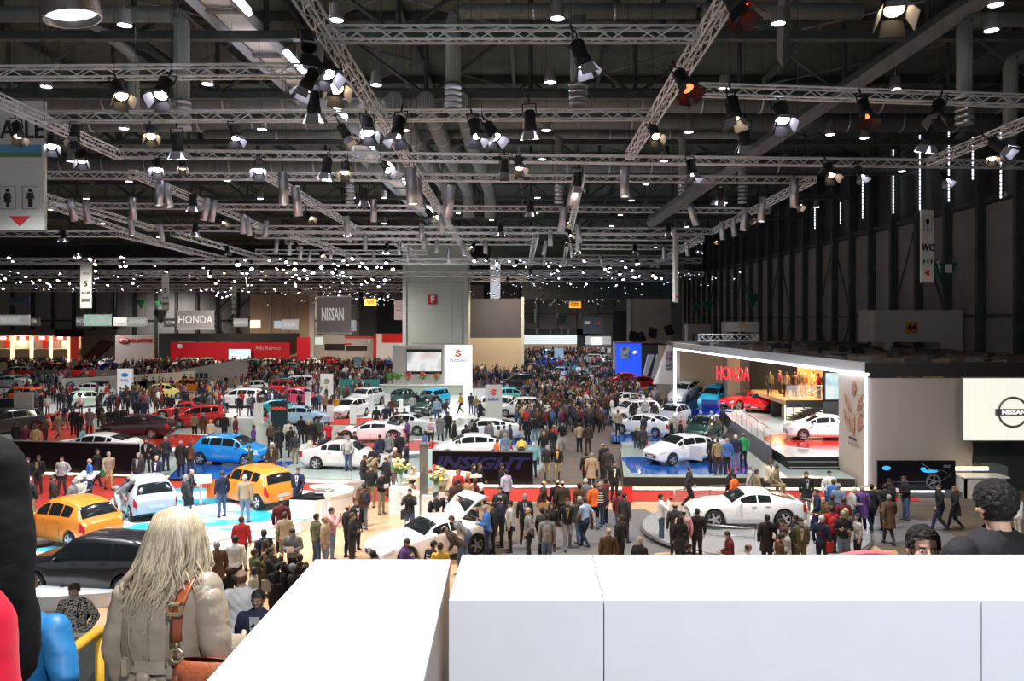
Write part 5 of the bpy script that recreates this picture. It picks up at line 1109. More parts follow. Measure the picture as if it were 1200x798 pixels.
# green exit pyramids
gm = mat('exit_green', (.012, .10, .035), .5)
for (px, py, d, s, lb) in ((1104, 322, 48, .95, 'green exit sign pyramid on the right wall beside the toilet sign'), (166, 357, 150, 1.1, 'green exit sign pyramid on the far wall, left'), (186, 357, 152, .8, 'green exit sign pyramid on the far wall beside another'), (815, 361, 100, .9, 'green exit sign on the right wall, farthest'), (829, 360, 92, .9, 'green exit sign on the right wall, second farthest'), (882, 352, 80, .9, 'green exit sign on the right wall, third farthest'), (626, 375, 205, 1.6, 'green exit sign at the deep hall end, left'), (660, 375, 205, 1.6, 'green exit sign at the deep hall end, right')):
 s *= .75; p = D(px, py, d); t = empty('exit_sign', p, label=lb, cat='exit sign')
 MB().add([(-s, -.5, s), (s, -.5, s), (s, .3, s), (-s, .3, s), (0, -.1, -s * 1.1)], [(0, 1, 2, 3), (0, 4, 1), (1, 4, 2), (2, 4, 3), (3, 4, 0)]).obj('pyramid', gm, t)
 if d < 60:
  MB().box((-.05, -.47, .1), (.35, -.44, .7)).obj('door_symbol', txt_white, t)
  MB().tube([(-.5, -.5, .6), (-.42, -.5, .35), (-.3, -.42, .1)], .04, 5).tube([(-.42, -.5, .4), (-.25, -.48, .45)], .03, 5).ell((-.52, -.5, .72), (.07, .03, .07)).obj('running_figure', txt_white, t)
for (px, py, d, lb) in ((434, 354, 95, 'orange number plate hanging in the far rig left of the tower'), (674, 357, 170, 'orange number plate in the deep hall rig')):
 p = D(px, py, d); t = empty('number_plate', p, label=lb, cat='sign'); MB().box((-.9 * d / 120, 0, -.4 * d / 95), (.9 * d / 120, .1, .4 * d / 95)).obj('board', mat('plate_lit', (.8, .35, .02), .5, emit=.5), t); text('500', .6 * d / 95, txt_black, t, (0, -.04, 0))
t, W_, H_ = banner(11, 34, 348.5, 357, 130, mat('pic_blue', (.12, .2, .3), .5, noise=.5, nscale=1.2), 'wide bluish picture board high on the far left wall')
t, W_, H_ = banner(462, 473, 352, 375, 100, mat('banner_pink', (.5, .38, .36), .6), 'pinkish upright wayfinding banner left of the tower', depth=.08)
for i, z in enumerate((.4, 0)): text('WC +', .3, txt_red if i else txt_black, t, (0, -.04, z * H_))
for (px, y0, y1) in ((629, 385, 391), (645, 384, 391), (658, 382, 391), (666, 385, 391), (627, 362, 378), (653, 366, 373), (680, 367, 373)):
 banner(px - 1, px + 1, y0, y1, 165, vb, 'tiny white hanging wayfinding banner in the deep hall', depth=.06, group='tiny banners in the deep hall')
# ================================================================ PEOPLE
cloth = mat('cloth', (.5, .5, .5), .85, objcol=True, noise=.16, nscale=5, bump=.35, bscale=26)
skin = mat('skin', (.6, .4, .3), .5, objcol=True, noise=.05, nscale=20)
hairm = mat('hair', (.1, .1, .1), .55, objcol=True, noise=.3, nscale=40, bump=.5, bscale=90)
eyew = mat('eye_white', (.7, .7, .68), .2); eyed = mat('eye_dark', (.02, .015, .01), .15); lipm = mat('lips', (.42, .16, .13), .5)
shoem = mat('shoe_leather', (.5, .5, .5), .35, objcol=True)
def remesh(mb, vox, smooth=2):
 me = mb.mesh('tmp', skin); o = bpy.data.objects.new('tmp', me); col.objects.link(o)
 r = o.modifiers.new('r', 'REMESH'); r.mode = 'VOXEL'; r.voxel_size = vox; r.use_smooth_shade = True
 s = o.modifiers.new('s', 'SMOOTH'); s.factor = .5; s.iterations = smooth
 bpy.context.view_layer.update()
 out = bpy.data.meshes.new_from_object(o.evaluated_get(bpy.context.evaluated_depsgraph_get()))
 bpy.data.objects.remove(o); bpy.data.meshes.remove(me)
 V = [v.co.copy() for v in out.vertices]; N = [v.normal.copy() for v in out.vertices]; Fc = [tuple(p.vertices) for p in out.polygons]
 bpy.data.meshes.remove(out); return V, N, Fc
def make_head(vox=.011, female=False, cap=False):
 """head about the neck top at the origin, face towards +Y; returns skin MB pieces and hair shells"""
 b = MB()
 b.ell((0, -.005, .125), (.074, .092, .092), n=18, m=12)            # cranium
 b.ell((0, .030, .060), (.054, .058, .066), n=16, m=10)             # face
 b.ell((0, .050, .018), (.030, .034, .024), n=12, m=8)              # chin
 b.ell((0, .072, .118), (.045, .020, .012), n=10, m=6)              # brow
 b.tube([(0, .083, .105), (0, .104, .072), (0, .092, .062)], [.008, .0135, .009], 8, dome=True)   # nose
 for s in (-1, 1):
  b.ell((s * .045, .055, .072), (.018, .022, .018), n=8, m=6)    # cheek
  b.ell((s * .078, .0, .088), (.010, .018, .030), n=8, m=6)      # ear
 b.tube([(0, -.02, -.07), (0, -.01, -.02), (0, .005, .06)], [.056, .052, .052], 12, ax=(1, 1), dome=False)
 V, N, Fc = remesh(b, vox, 2)
 h = MB(); h.add(V, Fc, 0, True)
 for s in (-1, 1):
  h.ell((s * .031, .081, .094), (.0135, .0095, .009), 1, 10, 6)
  h.ell((s * .031, .0885, .094), (.0062, .004, .0062), 2, 8, 5)
  h.tube([(s * .016, .090, .110), (s * .032, .092, .114), (s * .048, .081, .109)], .0035, 5, 2)
 h.tube([(-.022, .078, .040), (0, .088, .0415), (.022, .078, .040)], [.003, .0055, .003], 6, 3, dome=True)
 def shell(test, off):
  keep = [f for f in Fc if test(sum((V[i] for i in f), Vector()) / len(f))]
  idx = {}; vs = []
  for f in keep:
   for i in f:
    if i not in idx: idx[i] = len(vs); vs.append(V[i] + N[i] * (off + .004 * math.sin(V[i].x * 160) * math.cos(V[i].z * 130)))
  m = MB(); m.add(vs, [tuple(idx[i] for i in f) for f in keep], 0, True); return m
 hairline = lambda c: (c.z > .135 - .3 * min(0, c.y - .05) * 0 and c.z > .128 + .35 * max(0, c.y)) or (c.y < .012 and c.z > .035 and not (abs(c.x) > .068 and c.z < .12 and c.y > -.02)) or (c.z > .112 and c.y < .035)
 short = shell(lambda c: hairline(c) and c.z > .03, .012)
 rim = shell(lambda c: c.y < .0 and .05 < c.z < .15 and not (abs(c.x) > .07 and c.y > -.02), .007)
 full = shell(lambda c: hairline(c) or (c.y < .03 and c.z > -.02), .020)
 # long hair: curtain with uneven ends
 full.tube([(0, -.045, .15), (0, -.072, .05), (0, -.078, -.05), (0, -.070, -.16), (0, -.066, -.21)], [(.075, .05), (.086, .045), (.092, .040), (.085, .034), (.05, .016)], 16, up=(0, 1, 0))
 for s in (-1, 1): full.tube([(s * .068, .0, .15), (s * .088, .008, .06), (s * .088, .02, -.04), (s * .080, .03, -.12), (s * .07, .03, -.15)], [.028, .030, .028, .022, .008], 8, up=(0, 1, 0))
 bob = shell(lambda c: hairline(c) or (c.y < .03 and c.z > .0), .026)
 bob.tube([(0, -.04, .15), (0, -.062, .08), (0, -.058, .02)], [(.078, .05), (.09, .05), (.07, .034)], 14, up=(0, 1, 0))
 capm = MB(); capm.ell((0, -.004, .135), (.089, .104, .085), 0, 16, 10); capm.prism([(-.07, .06), (.07, .06), (.062, .145), (.03, .168), (-.03, .168), (-.062, .145)], .138, .147)
 return h, {'short': short.mesh('hair', hairm), 'rim': rim.mesh('hair', hairm), 'long': full.mesh('hair', hairm), 'bob': bob.mesh('hair', hairm), 'cap': capm.mesh('cap', cloth)}
def add_hand(m, wrist, d, palm_n, s, curl=.5, fist=False, scale=1.0):
 """palm, four fingers of different lengths and a thumb; d: forearm direction, s: side the thumb points to"""
 d = Vector(d).normalized(); n = Vector(palm_n); n = (n - d * n.dot(d)).normalized(); t = d.cross(n).normalized() * s
 w_ = Vector(wrist); q = scale
 m.tube([w_ - d * .02, w_ + d * .03 * q, w_ + d * .085 * q], [(.026 * q, .016 * q), (.040 * q, .016 * q), (.040 * q, .013 * q)], 10, 0, up=n)
 for i, (L, off) in enumerate(((.075, .028), (.085, .010), (.078, -.009), (.060, -.027))):
  p = w_ + d * .078 * q + t * off * q; k = curl * (1 + .15 * i)
  p1 = p + (d * math.cos(k * .5) + n * math.sin(k * .5)) * L * .45 * q
  p2 = p1 + (d * math.cos(k * 1.3) + n * math.sin(k * 1.3)) * L * .32 * q
  p3 = p2 + (d * math.cos(k * 2.0) + n * math.sin(k * 2.0)) * L * .25 * q
  m.tube([p, p1, p2, p3], [.0098 * q, .0092 * q, .0085 * q, .0072 * q], 7, 0, dome=True)
 a = w_ + d * .022 * q + t * .030 * q; b_ = a + (d * .6 + t * .75 + n * .25).normalized() * .042 * q; c = b_ + (d * .95 + n * .45).normalized() * .032 * q
 m.tube([a, b_, c], [.0135 * q, .0115 * q, .009 * q], 7, 0, dome=True)
TORSO = [(.84, .165, .105, .0), (.93, .172, .118, -.005), (1.02, .158, .108, .0), (1.12, .150, .102, .005), (1.24, .166, .112, .008), (1.35, .180, .115, .004), (1.42, .172, .105, -.004), (1.47, .130, .085, -.012), (1.51, .060, .062, -.012)]
TORSO_F = [(.84, .170, .108, .0), (.93, .178, .120, -.008), (1.02, .150, .104, .0), (1.12, .130, .092, .005), (1.24, .145, .112, .018), (1.35, .155, .108, .008), (1.42, .148, .092, -.004), (1.465, .110, .076, -.012), (1.51, .050, .054, -.012)]
# pose: lean angle, head nod, (elbow L, wrist L), (elbow R, wrist R), hips drop, knees/ankles L and R; +Y is ahead, L is -X
POSES = {
 'stand': dict(lean=0, nod=0, aL=((-.25, -.03, 1.17), (-.25, .03, .93)), aR=((.25, -.03, 1.17), (.25, .03, .93)), lL=((-.10, .01, .50), (-.11, -.02, .09)), lR=((.10, .02, .50), (.13, .02, .09))),
 'pockets': dict(lean=2, nod=.1, aL=((-.29, -.09, 1.18), (-.20, .07, .98)), aR=((.29, -.09, 1.18), (.20, .07, .98)), lL=((-.10, .02, .50), (-.12, -.02, .09)), lR=((.12, .03, .50), (.16, .05, .09))),
 'read': dict(lean=4, nod=.45, aL=((-.25, .0, 1.18), (-.09, .25, 1.16)), aR=((.25, .0, 1.18), (.09, .25, 1.14)), lL=((-.10, .01, .50), (-.11, -.02, .09)), lR=((.10, .03, .50), (.12, .03, .09))),
 'walk': dict(lean=4, nod=.05, aL=((-.25, .08, 1.18), (-.22, .24, .99)), aR=((.25, -.14, 1.19), (.25, -.18, .95)), lL=((-.09, .10, .52), (-.09, -.22, .17)), lR=((.09, .16, .52), (.09, .26, .10))),
 'walk2': dict(lean=3, nod=.0, aL=((-.25, -.12, 1.19), (-.25, -.12, .95)), aR=((.25, .05, 1.18), (.23, .20, .98)), lL=((-.09, .16, .53), (-.09, .22, .10)), lR=((.09, .05, .50), (.09, -.20, .14))),
 'photo': dict(lean=-1, nod=0, aL=((-.24, .19, 1.24), (-.055, .26, 1.50)), aR=((.24, .19, 1.24), (.055, .26, 1.50)), lL=((-.10, .01, .50), (-.12, -.02, .09)), lR=((.10, .02, .50), (.12, .04, .09))),
 'bend': dict(lean=48, nod=.1, aL=((-.25, .10, 1.20), (-.20, .30, 1.16)), aR=((.25, .10, 1.20), (.20, .30, 1.16)), lL=((-.10, .06, .50), (-.11, -.04, .09)), lR=((.10, .10, .50), (.12, .06, .09))),
 'folded': dict(lean=0, nod=.1, aL=((-.27, .02, 1.18), (.04, .17, 1.20)), aR=((.27, .02, 1.18), (-.04, .19, 1.15)), lL=((-.10, .01, .50), (-.12, -.02, .09)), lR=((.11, .03, .50), (.15, .04, .09))),
 'akimbo': dict(lean=0, nod=.1, aL=((-.36, -.06, 1.20), (-.20, .06, 1.06)), aR=((.27, -.03, 1.17), (.26, .05, .93)), lL=((-.10, .01, .50), (-.14, -.02, .09)), lR=((.11, .03, .50), (.15, .04, .09))),
 'point': dict(lean=0, nod=-.05, aL=((-.25, -.03, 1.17), (-.25, .03, .93)), aR=((.30, .16, 1.30), (.28, .40, 1.38)), lL=((-.10, .01, .50), (-.11, -.02, .09)), lR=((.10, .02, .50), (.13, .02, .09))),
 'handbag': dict(lean=3, nod=.22, aL=((-.25, -.03, 1.17), (-.26, .05, .93)), aR=((.27, -.05, 1.17), (.24, .19, 1.10)), lL=((-.10, .01, .50), (-.11, -.02, .09)), lR=((.10, .02, .50), (.13, .02, .09))),
 'perch': dict(lean=0, nod=-.12, aL=((-.27, .06, 1.19), (-.17, .27, 1.06)), aR=((.27, .06, 1.19), (.17, .27, 1.06)), lL=((-.12, .42, .93), (-.12, .44, .50)), lR=((.12, .42, .93), (.12, .44, .50)), sit=-.43),
 'sit': dict(lean=8, nod=.35, aL=((-.25, .04, 1.19), (-.15, .25, 1.06)), aR=((.25, .04, 1.19), (.15, .25, 1.06)), lL=((-.12, .42, .93), (-.12, .44, .50)), lR=((.12, .42, .93), (.12, .44, .50)), sit=-.43),
}
def build_body(pose, female=False, vox=.021, headvox=.012):
 P = POSES[pose]; b = MB(); segs = []
 lean = R(P['lean']); piv = Vector((0, 0, .95)); dz = P.get('sit', 0)
 Rm = Matrix.Translation(piv) @ Matrix.Rotation(-lean, 4, 'X') @ Matrix.Translation(-piv)
 sx = .90 if female else 1.0
 sec = TORSO_F if female else TORSO
 pts = []; rad = []
 for (z, rx, ry, yo) in sec:
  p = Vector((0, yo, z)); f = min(1, max(0, (z - .90) / .18))
  Mx = Matrix.Translation(piv) @ Matrix.Rotation(-lean * f, 4, 'X') @ Matrix.Translation(-piv)
  pts.append(Mx @ p); rad.append((rx, ry))
 upv = Vector((0, 1, 0)) if lean < .3 else (Rm.to_3x3() @ Vector((0, 1, 0)))
 b.tube(pts, rad, 20, up=upv)
 for i in range(len(pts) - 1): segs.append((pts[i], pts[i + 1], .14, 'torso'))
 hands = []
 for s, key in ((-1, 'aL'), (1, 'aR')):
  e, w_ = [Rm @ Vector((x * sx, y, z)) for x, y, z in P[key]]
  sh = Rm @ Vector((s * (.158 if female else .182), -.005, 1.425))
  k = .88 if female else 1
  b.tube([sh, (sh + e) / 2, e], [.058 * k, .050 * k, .041 * k], 12, dome=True); b.tube([e, e * .6 + w_ * .4, w_], [.041 * k, .039 * k, .027 * k], 12, dome=True)
  segs += [(sh, e, .052, 'arm'), (e, w_, .038, 'arm')]
  hands.append((s, e, w_))
 for s, key in ((-1, 'lL'), (1, 'lR')):
  kn, an = [Vector(q) for q in P[key]]; hp = Vector((s * .088, 0, .90)); k = .95 if female else 1
  b.tube([hp, hp * .55 + kn * .45, kn], [.092 * k, .078 * k, .056 * k], 14, dome=True)
  b.tube([kn, kn * .62 + an * .38 - Vector((0, .012, 0)), an], [.055 * k, .054 * k, .036 * k], 12, dome=True)
  segs += [(hp, kn, .08, 'leg'), (kn, an, .05, 'leg')]
  b.tube([an + Vector((0, -.03, -.02)), an + Vector((0, .05, -.045)), an + Vector((s * .01, .15, -.062))], [(.036, .042), (.042, .036), (.036, .020)], 10, dome=True)
  segs.append((an + Vector((0, -.03, -.04)), an + Vector((0, .15, -.05)), .03, 'foot'))
 nk = Rm @ Vector((0, -.012, 1.50)); b.tube([Rm @ Vector((0, -.02, 1.44)), nk + (Rm.to_3x3() @ Vector((0, .005, .04)))], [.066 * sx, .050 * sx], 12)
 V, N, Fc = remesh(b, vox, 3)
 Z = Vector((0, 0, dz)); m = MB(); m.add([v + Z for v in V], Fc, 0, True)
 H, hairs = HEADS[(female, headvox)]
 HM = Matrix.Translation(Rm @ Vector((0, -.006, 1.545)) + Z) @ Matrix.Rotation(-lean * .8 + -P['nod'] * (1 if P['lean'] < 30 else .2), 4, 'X')
 m.add([HM @ Vector(v) for v in H.v], [], 0); o = len(m.v) - len(H.v)
 for f, mi, sm in zip(H.f, H.m, H.sm): m.f.append(tuple(i + o for i in f)); m.m.append(mi); m.sm.append(sm)
 for (s, e, w_) in hands:
  d = (w_ - e).normalized()
  nrm = Vector((-s, 0, 0)) if abs(d.x) < .7 else Vector((0, -1, 0))
  if P['lean'] < 30 and pose in ('photo', 'read', 'folded'): nrm = Vector((-s * .6, -.6, .2)) if pose != 'read' else Vector((-s * .3, 0, 1))
  th = 1 if d.cross(nrm).y > 0 else -1
  add_hand(m, w_ + Z + d * .012, d, nrm, th, .55 if pose not in ('photo', 'pockets') else .9, scale=.9 if female else 1)
 body = m.mesh('person', [skin, eyew, eyed, lipm])
 def region(f):
  c = sum((V[i] for i in f), Vector()) / len(f); best = 9; r = None
  for (a, q, w_, nm) in segs:
   ab = q - a; t = max(0, min(1, (c - a).dot(ab) / ab.length_squared)); dd = (c - a - ab * t).length - w_
   if dd < best: best = dd; r = (nm, t, c)
  return r
 reg = [region(f) for f in Fc]
 def shell(test, off, wr=.006, name='x', extra=None):
  idx = {}; vs = []; fs = []
  for f, r in zip(Fc, reg):
   if not test(r): continue
   for i in f:
    if i not in idx:
     idx[i] = len(vs); v = V[i]
     vs.append(v + N[i] * (off + wr * math.sin(v.z * 38 + v.x * 21) * math.cos(v.x * 30 + v.y * 25 + v.z * 11)) + Z)
   fs.append(tuple(idx[i] for i in f))
  mm = MB(); mm.add(vs, fs, 0, True)
  if extra: extra(mm)
  return mm.mesh(name, cloth)
 top = lambda r: r[0] == 'arm' or (r[0] == 'torso' and r[2].z > (.90 if P['lean'] < 30 else .80) and not (r[2].z > 1.53 and P['lean'] < 30))
 def tee(r): return (r[0] == 'arm' and (Rm.inverted() @ r[2]).z > 1.22) or (r[0] == 'torso' and top(r))
 def collar(mm):
  c = MB(); C_ = Rm @ Vector((0, -.012, 1.495)) + Z; up = (Rm.to_3x3() @ Vector((0, 0, 1)))
  mm.tube([C_ - up * .03, C_ + up * .028], [(.082 * sx, .085), (.066 * sx, .070)], 12, caps=False)
 def skirt(mm):
  collar(mm)
  if dz == 0 and P['lean'] < 30: mm.tube([(0, 0, 1.08), (0, -.005, .95), (0, 0, .80), (0, .0, .62)], [(.172 * sx, .125), (.192 * sx + .01, .142), (.215, .165), (.235, .19)], 18, caps=False, up=(0, 1, 0))
 out = dict(body=body, hairs=hairs, HM=HM, dz=dz,
  jacket=shell(top, .022, name='jacket', extra=collar), coat=shell(top, .027, .004, name='coat', extra=skirt), tshirt=shell(tee, .010, .003, name='t_shirt'),
  trousers=shell(lambda r: r[0] in ('leg',) or (r[0] == 'torso' and r[2].z < 1.0 and P['lean'] < 30) or (r[0] == 'torso' and (r[2] - piv).length < .16), .013, .004, name='trousers'))
 sm = []
 for key in ('lL', 'lR'):
  an = Vector(P[key][1]) + Z; q = MB()
  q.tube([an + Vector((0, -.065, -.045)), an + Vector((0, -.02, -.040)), an + Vector((0, .06, -.050)), an + Vector((0, .16, -.066)), an + Vector((0, .20, -.072))], [(.030, .034), (.044, .044), (.047, .036), (.042, .022), (.020, .012)], 12, up=(0, 0, 1))
  sm.append(q.mesh('shoe', shoem))
 out['shoes'] = sm
 ca = (Rm @ Vector((0, 0, 1.2))) + Z
 # accessories
 bp = MB(); T_ = Matrix.Translation(Z) @ Rm
 bp.ell((0, -.20, 1.24), (.15, .09, .22), 0, 14, 10, None); bp.ell((0, -.27, 1.15), (.11, .05, .11), 0, 12, 8)
 for s in (-1, 1): bp.tube([(s * .09, -.13, 1.08), (s * .12, .02, 1.02 + .1), (s * .115, .13, 1.28), (s * .10, .08, 1.46), (s * .09, -.08, 1.44)], (.022, .008), 6, up=(1, 0, 0))
 bp.v = [tuple(T_ @ Vector(v)) for v in bp.v]; out['backpack'] = bp.mesh('backpack', cloth)
 sb_ = MB(); sb_.tube([(-.14, .05, 1.47), (.0, .135, 1.25), (.20, .06, .98)], (.018, .006), 6, up=(0, 1, 0)).tube([(-.14, .0, 1.47), (.0, -.135, 1.25), (.20, -.04, .98)], (.018, .006), 6, up=(0, 1, 0))
 sb_.box((.20, -.16, .68), (.30, .16, .98)); sb_.v = [tuple(T_ @ Vector(v)) for v in sb_.v]; out['bag'] = sb_.mesh('shoulder_bag', cloth)
 wL = Rm @ Vector(P['aL'][1]) + Z; wR = Rm @ Vector(P['aR'][1]) + Z; mid = (wL + wR) / 2
 lf = MB(); lf.cbox((mid.x, mid.y + .08, mid.z + .06), (.22, .015, .16), 0, None); out['leaflet'] = lf.mesh('leaflet', white)
 cm_ = MB(); cm_.cbox((mid.x, mid.y + .05, mid.z + .08), (.11, .05, .07)); cm_.tube([(mid.x, mid.y + .06, mid.z + .08), (mid.x, mid.y + .13, mid.z + .08)], .03, 10); out['camera'] = cm_.mesh('camera_body', mblack)
 sh_ = MB(); T2 = T_; vs = [(-.015, .138, 1.10), (.015, .138, 1.10), (.04, .147, 1.27), (.062, .112, 1.47), (-.062, .112, 1.47), (-.04, .147, 1.27)]
 sh_.add([T2 @ Vector(v) for v in vs] + [T2 @ Vector((v[0], v[1] + .008, v[2])) for v in vs], [(0, 1, 2, 5), (5, 2, 3, 4), (11, 8, 7, 6), (10, 9, 8, 11), (0, 6, 7, 1), (1, 7, 8, 2), (2, 8, 9, 3), (3, 9, 10, 4), (4, 10, 11, 5), (5, 11, 6, 0)]); out['shirt'] = sh_.mesh('shirt_front', cloth)
 tie = MB(); vs = [(-.012, .150, 1.12), (.012, .150, 1.12), (.02, .160, 1.22), (.012, .128, 1.46), (-.012, .128, 1.46), (-.02, .160, 1.22)]
 tie.add([T2 @ Vector(v) for v in vs], [(0, 1, 2, 5), (5, 2, 3, 4)]); out['tie'] = tie.mesh('tie', cloth)
 st = MB()
 for i in range(5):
  z = 1.02 + i * .085; st.tube([(0, .004, z), (0, .004, z + .038)], [(.178 * sx, .140), (.184 * sx, .143)], 16, caps=False, up=(0, 1, 0))
 st.v = [tuple(T_ @ Vector(v)) for v in st.v]; out['stripes'] = st.mesh('stripe', cloth)
 return out
HEADS = {}
for fem in (False, True):
 HEADS[(fem, .012)] = make_head(.012, fem)
HEADS[(False, .006)] = make_head(.006); HEADS[(True, .006)] = make_head(.006, True)
BODIES = {}
def body_of(pose, fem):
 k = (pose, fem)
 if k not in BODIES: BODIES[k] = build_body(pose, fem)
 return BODIES[k]
C = dict(black=(.010, .010, .012), char=(.03, .03, .033), dark=(.022, .020, .022), navy=(.012, .018, .05), blue=(.04, .13, .42), lblue=(.30, .42, .62), jeans=(.06, .10, .19), ljeans=(.14, .20, .32), grey=(.17, .17, .18), lgrey=(.38, .38, .37), white=(.72, .72, .72), cream=(.55, .50, .40),
 beige=(.36, .28, .19), tan=(.42, .25, .12), khaki=(.24, .20, .12), brown=(.09, .045, .022), dbrown=(.04, .024, .016), olive=(.10, .10, .045), green=(.02, .28, .09), dgreen=(.03, .07, .05), red=(.42, .015, .02), maroon=(.12, .012, .02), orange=(.75, .13, .02), yellow=(.75, .48, .06), pink=(.65, .34, .36), purple=(.11, .05, .22), lilac=(.45, .40, .55), teal=(.15, .38, .42), mustard=(.5, .3, .03),
 hblack=(.008, .007, .006), hbrown=(.05, .025, .012), hblond=(.45, .32, .15), hgrey=(.28, .27, .26), hwhite=(.6, .58, .55), hred=(.18, .06, .02),
 s1=(.58, .36, .26), s2=(.48, .28, .19), s3=(.30, .17, .11), s4=(.06, .035, .025))
DIRS = {'b': 0, 'f': 180, 'l': 90, 'r': -90, 'bl': 45, 'br': -45, 'fl': 135, 'fr': -135}
def person(loc, pose, facing, topc, botc, hair='short', hairc='hbrown', top='jacket', fem=False, label=None, group=None, acc=(), hgt=1.0, skinc=None, shoec='black', simple=False):
 B = body_of(pose, fem); s = hgt * (.94 if fem else 1.0)
 t = put('person', B['body'], None, loc); t.color = tuple(C[skinc or 's1']) + (1,); t.scale = (s * rnd.uniform(.97, 1.05), s * rnd.uniform(.97, 1.05), s)
 t.rotation_euler = (0, 0, R(DIRS[facing] if isinstance(facing, str) else facing))
 tag(t, label, 'person', group)
 if hair:
  base = 'short' if hair == 'cap' else hair
  h = put('hair', B['hairs'][base], t, color=C[hairc]); h.matrix_local = B['HM']
  if hair == 'cap': h2 = put('cap', B['hairs']['cap'], t, color=C['black']); h2.matrix_local = B['HM']
 put(top if top != 'tshirt' else 't_shirt', B[top], t, color=C[topc])
 put('trousers', B['trousers'], t, color=C[botc])
 if not simple:
  for q in B['shoes']: put('shoe', q, t, color=C[shoec])
 for a in acc:
  a, c = (a.split(':') + ['dark'])[:2]
  put({'bag': 'shoulder_bag', 'shirt': 'shirt_front', 'stripes': 'stripes' if 0 else 'stripe_band', 'camera': 'camera'}.get(a, a), B[a], t, color=C[c])
 return t
